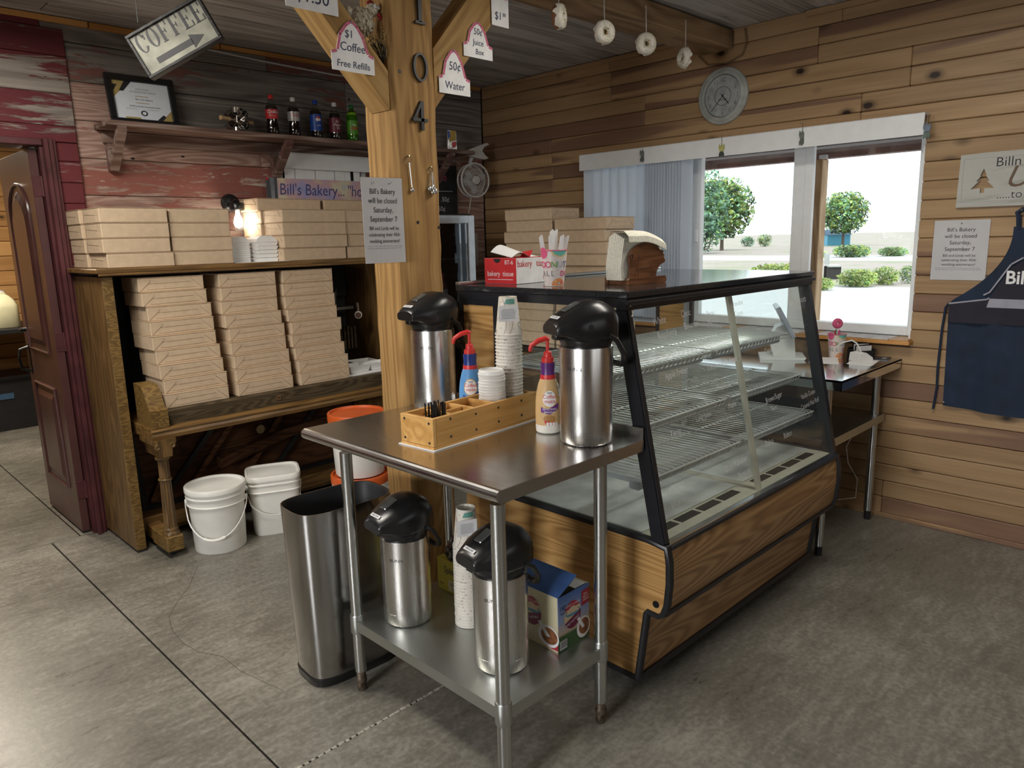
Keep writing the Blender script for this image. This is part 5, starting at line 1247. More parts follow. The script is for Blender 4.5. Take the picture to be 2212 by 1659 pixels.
# ------------------------------------------------------------------ lower shelf goods
spl = thing('sweetener_box', 'yellow sweetener box on the lower shelf behind the cup stack', 'box', (1.600, 1.885, LS), -PI/2)
YEL = plain('splenda_yellow', (.60, .50, .06), .5, var=.05)
MB().box(-.15, .012, 0, .085, 0, .125, .001).build('carton', YEL, spl)
text('Splenda', .038, INK_BLUE, spl, (-.065, -.0008, .075), sx=.8, shear=.1); text('1000', .014, INK, spl, (-.13, -.0008, .022)); 
MB().box(-.09, -.005, -.0012, 0, .008, .05).build('pale_panel', plain('pale_yellow', (.72, .66, .36), .5), spl); text('Sweeten\n1 with', .016, INK_BLUE, spl, (-.05, -.0016, .032))
bag = thing('black_bag', 'crumpled clear black plastic bag on top of the sweetener box', 'bag', (1.645, 1.955, LS+.1255))
m = MB(); N_, M_ = 18, 9; V = []
for j in range(M_+1):
    for k in range(N_):
        a = 2*PI*k/N_; ph = PI/2*j/M_; w = 1+random.uniform(-.10, .10); V.append((.042*w*math.cos(a)*math.cos(ph*.96), .072*w*math.sin(a)*math.cos(ph*.96), .085*math.sin(ph)*(1+random.uniform(-.08, .08))+.001))
m.add(V, [(j*N_+k, j*N_+(k+1) % N_, (j+1)*N_+(k+1) % N_, (j+1)*N_+k) for j in range(M_) for k in range(N_)]+[tuple(range(N_))[::-1], tuple(M_*N_+k for k in range(N_))]); m.build('bag_film', plain('black_film', (.02, .02, .021), .18, var=.3, scale=40), bag)
hh = thing('creamer_carton', 'open half and half creamer carton on the lower shelf', 'carton', (1.567, 1.405, LS))
CX, CY, CZ = .150, .205, .185
g = G('carton_sky'); tc = g.N('TexCoord').outputs['Object']; sx_ = g.N('SeparateXYZ', i_Vector=tc).outputs[2]
sky_col = g.ramp(g.math('DIVIDE', sx_, CZ), [(0.0, (.04, .10, .03)), (.26, (.05, .12, .035)), (.31, (.55, .42, .30)), (.55, (.30, .38, .60)), (1.0, (.06, .15, .42))]); g.set(Base_Color=sky_col, Roughness=.4); CSKY = g.m
CCREAM = plain('carton_cream', (.64, .58, .38), .45, var=.04)
m = MB(); t = .002
m.box(0, CX, 0, t, 0, CZ, mi=0); m.box(0, t, t, CY, 0, CZ, mi=1); m.box(CX-t, CX, t, CY, 0, CZ, mi=1); m.box(t, CX-t, CY-t, CY, 0, CZ, mi=0); m.box(t, CX-t, t, CY-t, 0, t, mi=1); m.build('carton', [CSKY, CCREAM], hh)
m = MB(); m.add([(0, 0, 0), (0, CY, 0), (.09, CY-.002, .045), (.09, 0.0, .045), (0, 0, .002), (0, CY, .002), (.09, CY-.002, .047), (.09, 0, .047)], [(0,1,2,3), (7,6,5,4), (0,3,7,4), (3,2,6,7), (2,1,5,6), (1,0,4,5)]); fl = m.build('lifted_flap', plain('flap_blue', (.07, .16, .42), .4, var=.2, scale=8), hh, (0, 0, CZ))
MB().box(.092, CX-.003, .01, CY-.006, CZ-.004, CZ-.002).build('inner_flap', plain('flap_white', (.60, .60, .58), .5), hh)
P_MAROON = plain('carton_maroon', (.18, .015, .06), .45); SKYB = plain('lake_blue', (.10, .30, .42), .5); LREAL = plain('real_red', (.42, .02, .05), .45); CUPB = plain('coffee_brown', (.30, .12, .05), .4, var=.3, scale=40); PALE = plain('pale_orange', (.70, .55, .36), .5)
def carton_art(par, W_, rz, loc):
    a = bpy.data.objects.new('printed_art', None); link(a, par); a.location = loc; a.rotation_euler = (0, 0, rz)
    m = MB(); cx, cz = W_*.45, CZ*.58; r_ = W_*.27 if W_ < .18 else .042
    disc(m, cx, cz, r_, r_*1.15, -.0006, 0, 28)
    disc(m, cx, cz, r_, r_*1.15, -.0009, 1, 16, a0=1.15*PI, a1=2.05*PI)
    disc(m, cx, cz+r_*.2, r_*.9, r_*.30, -.0010, 2, 18)
    disc(m, cx, cz, r_, r_*1.15, -.0011, 3, 16, a0=.18*PI, a1=.85*PI); disc(m, cx, cz-.004, r_*.78, r_*.80, -.0013, 0, 16, a0=.1*PI, a1=.9*PI)
    disc(m, W_*.80, CZ*.24, W_*.22, CZ*.20, -.0012, 4, 22); disc(m, W_*.82, CZ*.25, W_*.17, CZ*.15, -.0014, 5, 22)
    flat(m, [(W_*.58, CZ*.45), (W_*.66, CZ*.47), (W_*.84, CZ*.24), (W_*.76, CZ*.22)], -.0016, 4)
    m.build('emblem', [PALE, P_MAROON, SKYB, LREAL, LW, CUPB], a)
    text('LAND O LAKES', .0115, LW, a, (cx, -.0018, cz+r_*.78), sx=.9); text('HALF and HALF', .0125, LW, a, (cx, -.0018, cz-r_*.62), sx=.8, rot=(0, -.28, 0))
    return a
a1 = carton_art(hh, CX, 0, (0, -.0003, 0)); text('192', .024, INK_BLUE, a1, (.022, -.0008, .135), sx=.8); text('CREAMERS', .008, INK_BLUE, a1, (.024, -.0008, .124), sx=.8)
m = MB(); flat(m, [(.006, .006), (.04, .006), (.04, .036), (.006, .036)], -.0008, 0); [flat(m, [(.009+k*.003, .01), (.0105+k*.003, .01), (.0105+k*.003, .034), (.009+k*.003, .034)], -.0011, 1) for k in range(10)]; flat(m, [(.112, .118), (.149, .122), (.149, .172), (.112, .168)], -.0008, 2); m.build('barcode_and_seal', [LW, INK, LREAL], a1)
text('REAL\nMILK &\nCREAM', .011, LW, a1, (.131, -.0013, .152), sx=.8, line=.9)
a2 = carton_art(hh, CY, -PI/2, (-.0003, CY, 0)); m = MB(); flat(m, [(.150, .006), (.204, .006), (.204, .044), (.150, .044)], -.0008, 0); m.build('seal', LREAL, a2); text('REAL\nMILK &\nCREAM', .011, LW, a2, (.177, -.0013, .032), sx=.8, line=.9)
text('192', .026, INK_BLUE, fl, (.052, .10, .0292), rot=(-PI/2+.0, 0, -PI/2)).rotation_euler = (-PI/2, -.46, -PI/2)

# ------------------------------------------------------------------ trash can
tr = thing('trash_can', 'tall open stainless steel trash can beside the worktop leg', 'trash can', (1.325, 2.252, 0), -.06)
def rr(w, d, z_, n=40, e=.5): return [(w*math.copysign(abs(math.cos(a))**e, math.cos(a)), d*math.copysign(abs(math.sin(a))**e, math.sin(a)), z_) for a in [2*PI*(i+.5)/n for i in range(n)]]
def loft(lv, nm, mt, par, close=(True, False), smooth=True, n=40, e=.5):
    m = MB(); V = []; [V.extend(rr(w, d, z_, n, e)) for w, d, z_ in lv]
    m.add(V, [(k*n+i, k*n+(i+1) % n, (k+1)*n+(i+1) % n, (k+1)*n+i) for k in range(len(lv)-1) for i in range(n)], 0, smooth)
    if close[0]: m.add(V[:n], [tuple(range(n))[::-1]])
    if close[1]: m.add(V[-n:], [tuple(range(n))])
    return m.build(nm, mt, par)
loft([(.170, .106, 0), (.174, .110, .004), (.176, .112, .030), (.172, .108, .034)], 'plastic_base', BLACK, tr)
loft([(.172, .108, .034), (.186, .121, .648), (.186, .121, .652), (.183, .118, .652)], 'steel_wall', TRASH, tr, (False, False))
loft([(.183, .118, .651), (.176, .111, .640), (.160, .098, .05), (.158, .096, .045)], 'black_liner', BLACK_M, tr, (False, True))
# ------------------------------------------------------------------ display case
case = thing('bakery_display_case', 'slanted glass bakery display case with oak panels and black trim', 'display case', (0,0,0))
KX0, KX1 = 1.888, 3.246
FP = [(1.335, .068), (1.302, .318), (1.295, .328), (1.255, .325), (1.238, .335), (1.225, .37), (1.2175, .45), (1.219, .52), (1.228, .568)]
KB, KT = 2.185, 1.378
def ribbon(pts, x0, x1, nm, mt, th=.006):
    m = MB(); n = len(pts); cx = (x0+x1)/2
    V = [(x-cx, p[0], p[1]) for x in (x0, x1) for p in pts]+[(x-cx, p[0]+th, p[1]) for x in (x0, x1) for p in pts]
    Fs = [(i, n+i, n+i+1, i+1)[::-1] for i in range(n-1)]+[(2*n+i, 2*n+i+1, 3*n+i+1, 3*n+i)[::-1] for i in range(n-1)]
    Fs += [(0, 2*n, 3*n, n)[::-1], (n-1, 2*n-1, 4*n-1, 3*n-1)[::-1]]
    m.add(V, Fs, 0, False); return m.build(nm, mt, case, (cx, 0, 0))
lowp = ribbon([FP[0], FP[1]], KX0+.016, KX1-.016, 'lower_front_panel', OAK); ribbon(FP[3:], KX0+.016, KX1-.016, 'upper_front_panel', OAK)
prof = FP+[(KB, .568), (KB, .068)]
inner = [(p[0]+.012 if p[0] < 1.5 else p[0]-.004, p[1]+.004 if p[1] < .3 else p[1]-.003) for p in prof]
m = MB(); m.prism(inner, KX0+.012, KX1-.012, 'x'); m.build('carcass', BLACK_M, case)
for x0, x1 in ((KX0, KX0+.012), (KX1-.012, KX1)):
    m = MB(); m.prism([(p[0]+.006 if p[0] < 1.5 else p[0], p[1]) for p in prof], x0, x1, 'x'); m.build('end_panel', OAK_Y, case)
for x0, x1 in ((KX0-.004, KX0+.018), (KX1-.018, KX1+.004)):
    m = MB(); pts = prof+[prof[0]]; ins = .020
    fr_ = FP+[(1.30, .578), (KB, .578)]
    xm = (x0+x1)/2
    for dx_ in (-.006, 0, .006): m.tube([(xm+dx_, a-.001, b) for a, b in fr_], .0105, 8)
    m.box(x0, x1, 1.33, KB, .058, .078); m.build('edge_trim', TRIM_BLK, case)
m = MB(); m.box(KX0, KX1, 1.322, 1.345, .054, .078, .003); m.build('bottom_trim', TRIM_BLK, case)
m = MB(); m.box(KX0+.018, KX1-.018, 1.224, 1.250, .570, .580, .003); m.build('steel_edge_strip', CHROME, case); MB().box(KX0+.018, KX1-.018, 1.216, 1.226, .558, .573, .002).build('upper_trim', TRIM_BLK, case); MB().box(KX0+.016, KX1-.016, 1.290, 1.312, .312, .328).build('step_trim', TRIM_BLK, case)
MB().box(KX0+.016, KX1-.016, 1.228, 1.250, .323, .340, .003).build('bulge_trim', TRIM_BLK, case)
m = MB(); m.cyl((KX0-.003, 1.262, .365), .012, .004, 18, 0, 'x'); m.build('lock_plug', BLACK, case)
for cx, cy in ((1.99, 1.42), (3.10, 1.42), (1.99, 2.08), (3.10, 2.08)):
    c = bpy.data.objects.new('caster', None); link(c, case); c.location = (cx, cy, 0)
    m = MB(); m.cyl((-.014, 0, .028), .028, .028, 18, 0, 'x'); m.build('wheel', BLACK, c)
    m = MB(); m.box(-.024, .024, -.02, .02, .057, .066); m.box(-.022, -.017, -.012, .012, .02, .06); m.box(.017, .022, -.012, .012, .02, .06); m.build('fork', GALV, c)
# deck
DZ = .579
CREAM = plain('case_cream_enamel', (.55, .53, .44), .45, var=.06); DECK = plain('deck_plastic', (.62, .64, .62), .4, var=.15, scale=9)
MB().box(KX0+.012, KX1-.012, 1.252, KB-.004, DZ-.012, DZ).build('deck_frame', CREAM, case)
for x0, x1 in ((KX0+.03, 2.545), (2.605, KX1-.04)):
    MB().box(x0, x1, 1.345, KB-.05, DZ, DZ+.006, .002).build('deck_tray', DECK, case)
    n = 4; w = (x1-x0-.06)/n
    for k in range(n): MB().box(x0+.03+k*w, x0+.03+(k+1)*w-.02, 1.295, 1.332, DZ+.0002, DZ+.002).build('air_slot', BLACK_M, case)
# posts, mullion, frame, glass
G0, G1 = (1.246, .578), (1.402, 1.325)
def slant(x0, x1, off0, off1, nm, mt, a=G0, b=G1):
    d = Vector((b[0]-a[0], b[1]-a[1])).normalized(); nx, nz = d.y, -d.x     # inward normal in (y,z)
    m = MB(); m.prism([(a[0]+nx*off0, a[1]+nz*off0), (b[0]+nx*off0, b[1]+nz*off0), (b[0]+nx*off1, b[1]+nz*off1), (a[0]+nx*off1, a[1]+nz*off1)], x0, x1, 'x'); return m.build(nm, mt, case)
slant(KX0-.002, KX0+.028, -.012, .034, 'corner_post', CASE_BLK); slant(KX1-.028, KX1+.002, -.012, .034, 'corner_post', CASE_BLK)
slant(KX0+.004, KX0+.022, -.016, -.012, 'post_bead', TRIM_BLK)
slant(2.556, 2.586, .008, .02, 'mullion', CREAM)
fg = [slant(KX0+.026, 2.570, 0, .005, 'front_glass', CASE_GLASS), slant(2.572, KX1-.026, 0, .005, 'front_glass', CASE_GLASS)]
for x in (KX0+.004, KX1-.010):
    m = MB(); m.prism([(1.285, .58), (1.432, 1.325), (1.975, 1.325), (1.975, .58)], x, x+.006, 'x'); m.build('end_glass', CASE_GLASS, case)
for x0, x1 in ((KX0-.002, KX0+.018), (KX1-.018, KX1+.002)):
    m = MB(); m.box(x0, x1, 1.972, 1.995, .578, 1.327); m.box(x0, x1, KB-.02, KB, .578, 1.327); m.box(x0, x1, 1.995, KB-.02, 1.305, 1.327); m.box(x0, x1, 1.995, KB-.02, .578, .60); m.build('rear_post_frame', CASE_BLK, case)
    MB().box(x0+.004, x1-.004, 1.995, KB-.02, .60, 1.305).build('rear_oak_panel', OAK_Y, case)
m = MB(); m.box(KX0-.008, KX1+.008, 1.378, KB+.012, KT-.022, KT, .003); m.build('top_panel', plain('case_top_laminate', (.025, .027, .03), .10, var=.3, scale=240), case)
m = MB(); m.box(KX0-.006, KX1+.006, 1.384, 1.425, 1.318, KT-.0225, .002); m.box(KX0-.010, KX1+.010, 1.372, 1.384, 1.336, 1.350, .002)
for x in (KX0-.004, KX1-.030): m.box(x, x+.034, 1.425, KB, 1.326, KT-.0225)
m.box(KX0, KX1, KB-.03, KB, 1.326, KT-.0225); m.build('top_frame', CASE_BLK, case)
m = MB(); m.box(KX0-.008, KX1+.008, KB-.012, KB+.012, KT, KT+.012, .002); m.build('rear_lip', GALV, case)
m = MB(); [m.sphere((KX0+.012, 1.383, 1.335), .005, 8, 6), m.sphere((KX0+.012, 1.375, 1.30), .004, 8, 6)]; m.build('screws', CHROME, case)
# wire shelves
WIREW = plain('shelf_wire', (.58, .60, .58), .3, metal=.2); LBAR = plain('shelf_light_bar', (.36, .38, .39), .4)
for lv, (fy, zz) in enumerate(((1.335, .758), (1.402, .918), (1.468, 1.098))):
    for x0, x1 in ((KX0+.035, 2.555), (2.592, KX1-.03)):
        s = bpy.data.objects.new('shelf', None); link(s, case)
        m = MB(); n = int((x1-x0)/.029); ry = 1.985
        for k in range(n+1):
            x = x0+.006+(x1-x0-.012)*k/n
            m.tube([(x, fy+.004, zz-.016), (x, fy, zz-.001), (x, fy+.012, zz+.003), (x, ry, zz+.003)], .0023, 4)
        for yy in (fy, fy+.22, ry): m.tube([(x0, yy, zz), (x1, yy, zz)], .0042, 6)
        for k in range(n):
            xa = x0+.006+(x1-x0-.012)*k/n; xb = x0+.006+(x1-x0-.012)*(k+1)/n; m.tube([(xa, fy+.004, zz-.016), ((xa+xb)/2, fy+.002, zz-.019), (xb, fy+.004, zz-.016)], .0024, 4)
        m.build('wire_grid', WIREW, s)
        MB().box(x0+.01, x1-.01, fy+.03, fy+.075, zz-.042, zz-.006, .006).build('light_bar', LBAR, s)
        for bx in (x0+.02, x1-.03): MB().box(bx, bx+.008, fy+.06, ry, zz-.022, zz-.004).build('arm', LBAR, s)
for px_ in (KX0+.03, 2.570, KX1-.03): MB().box(px_-.010, px_+.010, 1.986, 2.006, .585, 1.325).build('rear_standard', LBAR, case)
# marker writing on the front glass
MARK = plain('glass_marker', (.72, .74, .74), .7)
gd = Vector((0, G1[0]-G0[0], G1[1]-G0[1])).normalized(); gn = Vector((0, gd.z, -gd.y))
def on_glass(x, y_):
    d = ray(x, y_); o0 = Vector((0, 0, CAM_H)); p0 = Vector((0, G0[0], G0[1])); t = (p0-o0).dot(gn)/d.dot(gn); return o0+d*t-gn*.0008
for s, px, py, size in (('White', 1425, 700, .036), ('Raspberry', 1442, 727, .034), ('Choc', 1482, 683, .034), ('Bavarian', 1494, 708, .034), ('Pecan', 1535, 682, .028), ('Pie', 1535, 704, .032), ('Chocolate', 1592, 660, .026), ('Cream', 1596, 682, .028), ('Cake Donuts', 1722, 656, .040),
        ('Apple Fritter', 1462, 812, .032), ('Caramel Apple fritter', 1562, 790, .030), ('Cinnamon', 1665, 760, .030), ('Maple', 1582, 880, .030), ('Long John', 1520, 905, .030), ('Twist', 1460, 942, .036), ('Brown/Sugar', 1672, 864, .032), ('Twist', 1672, 886, .030),
        ('Vanilla Cream', 1746, 856, .030), ('Caramel Nut Roll', 1750, 876, .030), ('Zebra', 1662, 962, .036), ('Riders', 1702, 944, .034), ('Choc/P.Butter', 1590, 1008, .036), ('Bismark', 1608, 1028, .034), ('Gummy', 1462, 1062, .042), ('Worm', 1466, 1092, .040)):
    p = on_glass(px, py); text(s, size, MARK, case, tuple(p), rot=(-.206, -.05, 0), thin=-.0004*size/.034, shear=.08, sx=.82, name='marker_writing')

# ------------------------------------------------------------------ on top of the case
tis = thing('tissue_box', 'red and white bakery tissue carton on the display case', 'carton', (2.005, 1.985, KT+.0005), .06)
MB().box(0, .215, 0, .165, 0, .098, .001).build('carton', LW, tis); m = MB(); m.box(-.0008, 0, .0005, .1645, .0005, .0975); m.build('red_end', P_RED, tis); MB().box(.0, .215, .0, .165, .098, .0988).build('red_top', P_RED, tis)
text('bakery', .036, RED_INK, tis, (.006, -.0008, .064), 'LEFT', sx=.88); text('tissue', .036, RED_INK, tis, (.118, -.0008, .064), 'LEFT', sx=.88); text('BT-6', .022, RED_INK, tis, (.18, -.0008, .012))
e = bpy.data.objects.new('end_print', None); link(e, tis); e.location = (-.0012, .082, 0); e.rotation_euler = (0, 0, -PI/2)
text('bakery', .028, LW, e, (-.068, 0, .030), 'LEFT', sx=.88); text('tissue', .028, LW, e, (.012, 0, .030), 'LEFT', sx=.88); text('BT-6', .022, LW, e, (.045, 0, .075)); m = MB(); flat(m, [(-.065, .016), (.065, .016), (.065, .018), (-.065, .018)], 0); m.build('print_rule', LW, e); m = MB(); disc(m, -.015, .096, .018, .016, -.0002, 0, 16, a0=PI, a1=2*PI); m.build('thumb_hole', BLACK_M, e)
m = MB(); N_ = 10
V = [(.01+.17*i/N_, .03+.11*j, .099+.012*math.sin(i*.6)+(.022 if j else 0)+.03*math.sin(PI*i/N_)*(.6 if j else .25)) for j in (0, 1) for i in range(N_+1)]
V += [(x, y_, z_+.0012) for x, y_, z_ in V]; n1_ = N_+1
m.add(V, [(i, i+1, n1_+i+1, n1_+i)[::-1] for i in range(N_)]+[(2*n1_+i, 2*n1_+i+1, 3*n1_+i+1, 3*n1_+i) for i in range(N_)], 0, True); m.build('paper_tissue', WHITE_P, tis)
m = MB(); m.prism([(.08, .0989), (.14, .0989), (.16, .125), (.10, .12)], .05, .0515, 'y'); m.build('red_tab', P_RED, tis)
g = G('donut_cup_print'); tc = g.N('TexCoord').outputs['Object']; vo = g.N('TexVoronoi', i_Scale=95.0, i_Vector=tc); g.set(Base_Color=g.mix(g.ramp(vo.outputs['Distance'], [(.16, 1.0), (.2, 0.0)]), (.70, .62, .58), g.mix(.55, vo.outputs['Color'], (.4, .1, .2))), Roughness=.4); DCP = g.m
TEAL = plain('teal_icing', (.14, .48, .42), .5); ORNG = plain('orange_icing', (.74, .28, .10), .5); PKI = plain('pink_icing', (.66, .10, .22), .5); GRN2 = plain('print_green', (.24, .42, .12), .5); BLU2 = plain('print_blue', (.40, .50, .60), .5); TAN2 = plain('print_tan', (.72, .52, .24), .5)
def donut_cup(loc, rz, label, s=1.0, turn=0):
    t = thing('donut_cup', label, 'cup', loc, rz); R0, R1, H = .034*s, .048*s, .126*s
    m = MB(); m.lathe([(.001, .002), (R0, .002), (R0, 0), (R1, H), (R1-.002, H), (R0-.002, .004), (.001, .004)], 32); m.build('cup_wall', DCP, t)
    MB().torus((0, 0, H), R1, .0022*s, 32, 6).build('pink_rim', PKI, t)
    def wr(m, k):
        if m.f: m.refine(2)
        for i, (x, yy, zz) in enumerate(m.v):
            r_ = R0+(R1-R0)*zz/H+.0005*k; m.v[i] = (r_*math.sin(x/(.041*s)), -r_*math.cos(x/(.041*s)), zz)
        return m
    m = MB(); disc(m, .012*s, H*1.02, .032*s, .026*s, 0, 0, 16, a0=PI, a1=2*PI); wr(m, 1).build('doughnut_edge', TAN2, t)
    m = MB(); disc(m, .012*s, H*1.02, .027*s, .021*s, 0, 0, 16, a0=PI, a1=2*PI); wr(m, 2).build('teal_doughnut', TEAL, t)
    m = MB(); disc(m, -.048*s, H*.93, .018*s, .02*s, 0, 0, 16); wr(m, 1).build('pink_doughnut', PKI, t)
    m = MB(); disc(m, .010*s, .002, .030*s, .026*s, 0, 0, 16, a0=0, a1=PI); wr(m, 1).build('orange_doughnut', ORNG, t)
    for k, (x, zz, mt) in enumerate(((-.004, .018, TAN2), (.012, .01, BLU2), (.022, .014, PKI))):
        m = MB(); disc(m, x*s, zz*s, .0042*s, .0042*s, 0); wr(m, 2).build('sprinkle_dot', mt, t)
    for k, (ch, mt) in enumerate(zip('DONUTS', (PKI, PKI, GRN2, BLU2, NAVY, BLU2))):
        o = text(ch, .031*s, mt, t, thin=.0006); m2 = MB(); m2.v = [(v.co.x+(-.052+.0215*k)*s, 0, v.co.z+.066*s) for v in o.data.vertices]; wr(m2, 2)
        for v, q in zip(o.data.vertices, m2.v): v.co = q
    for k, (ch, mt) in enumerate(zip('ALL DAY', (GREY_INK, GREY_INK, GREY_INK, PKI, PKI, PKI, PKI))):
        if ch == ' ': continue
        o = text(ch, .026*s, mt, t, thin=.0006); m2 = MB(); m2.v = [(v.co.x+(-.054+.0195*k)*s, 0, v.co.z+.036*s) for v in o.data.vertices]; wr(m2, 2)
        for v, q in zip(o.data.vertices, m2.v): v.co = q
    return t
donut_cup((2.012, 1.800, KT+.0005), -.62, 'pink rimmed DONUTS ALL DAY cup of plastic knives on the display case')
m = MB(); m.prism([(-.0065, 0), (.0065, 0), (.0085, .11), (.007, .175), (.004, .178), (-.007, .17), (-.0085, .11)], -.0014, .0014, 'y'); kn = m.mesh('plastic_knife', WHITE)
for k, (dx, dy, tx_, ty_) in enumerate(((-.016, .012, 0, -.16), (-.006, .002, .05, -.05), (.002, .018, -.05, .05), (.008, .000, .06, .14), (.012, .015, -.04, .08), (.018, .004, 0, .24))):
    o = bpy.data.objects.new('plastic_knife', kn); link(o); o.location = (2.012+dx, 1.80+dy, KT+.006+(.018 if k in (2, 4) else 0)); o.rotation_euler = (tx_, ty_, -.6); tag(o, 'white plastic knife standing in the doughnut cup on the case', 'knife', 'plastic knives in the cup')
# pig napkin holder
pig = thing('pig_napkin_holder', 'carved wooden pig napkin holder on the display case', 'napkin holder', (2.135, 1.565, KT+.0005), -.12)
PO = [(.012, .022), (.018, .060), (.010, .085), (.012, .105), (.030, .125), (.060, .140), (.095, .147), (.130, .140), (.155, .128), (.172, .118), (.190, .115), (.186, .105), (.194, .100), (.192, .088), (.200, .082), (.196, .072), (.180, .068), (.168, .062), (.158, .048), (.152, .040), (.150, .022)]
for yy, nm in ((0, 'front_pig'), (.098, 'back_pig')):
    m = MB(); m.prism(PO, yy, yy+.012, 'y'); po_ = m.build(nm, PIG_WOOD, pig)
    if yy == 0:
        m = MB()
        for pts in ([(.055, .105), (.056, .085), (.048, .065), (.040, .045), (.036, .024)], [(.050, .06), (.075, .055), (.105, .056), (.118, .062)], [(.118, .068), (.124, .05), (.122, .024)], [(.050, .058), (.056, .04), (.052, .024)], [(.136, .05), (.134, .024)]): m.tube([(a, -.0002, b) for a, b in pts], .0007, 5)
        m.torus((.018, -.0005, .098), .009, .0022, 14, 5, axis='y'); m.build('carved_lines', plain('carved_groove', (.05, .015, .005), .6), po_)
m = MB(); m.prism([(0, .0), (.196, .0), (.202, .012), (.196, .024), (.004, .024), (0, .016)], -.006, .014, 'y'); m.prism([(0, .0), (.196, .0), (.196, .024), (0, .024)], .096, .112, 'y'); m.box(.004, .19, .0141, .0959, 0, .014); m.build('base', PIG_WOOD, pig)
nap = thing('paper_napkins', 'folded stack of white paper napkins in the pig holder', 'napkins', (2.135, 1.565, KT+.0005), -.12)
NAPM = plain('napkin_paper', (.68, .66, .56), .8, var=.1, scale=160, bump=.4)
for k in range(9):
    y0 = .018+k*.0082; top = .182-.004*abs(k-5)
    m = MB(); pts = [(-.012, .016), (-.016, .06), (-.006, .12), (.002, top), (.10, top-.002), (.168, top-.014), (.196, top-.030), (.198, top-.045), (.170, top-.05), (.16, .10), (.165, .05), (.160, .016)]
    m.prism(pts, y0, y0+.0075, 'y'); m.build('napkin', NAPM, nap)
m = MB(); V = []; N_ = 12
for j, (yy, dz) in enumerate(((.09, .002), (.05, .004), (.014, .002), (-.008, -.016), (-.010, -.034))):
    for i in range(N_+1): u = i/N_; V.append((-.004+.198*u, yy, .182+dz-.035*max(0, u-.45)**1.5*2.2-(.0 if j < 3 else .010*math.sin(PI*u)*0)))
n1_ = N_+1; V += [(x, y_, z_+.003) for x, y_, z_ in V]; of = 5*n1_
m.add(V, [(j*n1_+i, j*n1_+i+1, (j+1)*n1_+i+1, (j+1)*n1_+i) for j in range(4) for i in range(N_)]+[(of+j*n1_+i, of+(j+1)*n1_+i, of+(j+1)*n1_+i+1, of+j*n1_+i+1) for j in range(4) for i in range(N_)], 0, True); m.build('draped_napkin', NAPM, nap)

# ------------------------------------------------------------------ counter under the window
ctz = .885; CTX0, CTX1, CTY0, CTY1 = 3.335, 4.118, 1.262, 3.62
cn = thing('window_counter', 'long stainless steel counter under the shop window', 'counter', (0,0,0))
m = MB(); m.box(CTX0, CTX1, CTY0, CTY1, ctz-.012, ctz, .002); m.box(CTX0, CTX1, CTY0, CTY0+.003, ctz-.048, ctz-.002); m.box(CTX0, CTX0+.003, CTY0, CTY1, ctz-.048, ctz-.002); m.box(CTX1-.003, CTX1, CTY0, CTY1, ctz-.048, ctz-.002); m.build('top', steel('counter_steel', (.70, .72, .74), .12, axis=1, stretch=30, amt=.08), cn)
MB().box(CTX0+.05, CTX1-.02, CTY0+.06, CTY1-.05, .575, .585).build('undershelf', GALV, cn); MB().box(CTX0+.05, CTX1-.02, CTY0+.057, CTY0+.06, .545, .586).build('undershelf_lip', GALV, cn)
for lx in (CTX0+.075, CTX1-.075):
    for ly in (CTY0+.09, CTY1-.09):
        o = bpy.data.objects.new('leg', MB().lathe([(.0205, .05), (.0205, ctz-.013)], 18).mesh('leg', TUBE_ST)); link(o, cn); o.location = (lx, ly, 0)
        link(bpy.data.objects.new('foot', MB().lathe([(.016, 0), (.017, .052)], 14).mesh('foot', BLACK_M)), o)
# kraft boxes on the counter
random.seed(31)
KC = kraft_proto(.275, .40, .0705, 'front')
for s, (x0, y0, n, desc) in enumerate(((3.452, 2.682, 11, 'window counter stack by the napkin holder'), (3.452, 3.112, 12, 'window counter stack toward the corner'))):
    for i in range(n): kraft(KC, (x0+random.uniform(-.008, .008), y0+random.uniform(-.008, .008), ctz+.0005+i*.0705), random.uniform(-.012, .012), 'kraft bakery box, %s, %s' % (nth(i, n), desc), 'kraft boxes on the window counter')
donut_cup((3.975, 1.545, ctz+.0005), -.75, 'pink rimmed doughnut cup of pens on the window counter', .98)
penc = [('pink', (.70, .06, .25), (.0, .0), (.05, .08)), ('green', (.05, .25, .10), (.01, .01), (-.05, .12)), ('red', (.5, .05, .05), (-.012, 0), (.0, -.14))]
for nm, c, (dx, dy), (rx, ry_) in penc:
    o = MB().lathe([(.0005, 0), (.004, .01), (.004, .135), (.0025, .14)], 8).build('pen', plain('pen_'+nm, c, .4), None, (3.975+dx, 1.545+dy, ctz+.006), (rx, ry_, 0)); tag(o, nm+' pen standing in the doughnut cup on the counter', 'pen'); MB().box(.0035, .0055, -.001, .001, .09, .13).build('clip', CHROME, o)
dp = thing('doughnut_topper', 'pink doughnut shaped pick in the pen cup', 'ornament', (3.975, 1.545, ctz+.006), -.75)
MB().tube([(0, 0, 0), (.004, .012, .15)], .002, 6).build('stem', LW, dp); m = MB(); m.torus((.005, .012, .172), .016, .012, 22, 10, axis='y'); m.build('pink_doughnut', PKI, dp)
rd = thing('card_reader_dock', 'white card reader dock with a cable on the counter', 'card reader', (3.93, 1.40, ctz+.0012), -.55)
m = MB(); m.prism([(-.04, 0), (.04, 0), (.04, .018), (.0, .045), (-.035, .04)], -.04, .04, 'y'); m.build('dock', WHITE, rd); MB().tube([(.0, 0, .042), (-.005, .03, .085), (-.02, .05, .10), (-.06, .08, .085), (-.08, .09, .06)], .004, 6).build('cable', WHITE, rd)
hd = thing('card_holder', 'black holder with business cards by the window sill', 'card holder', (4.062, 1.447, ctz+.0005), -.6)
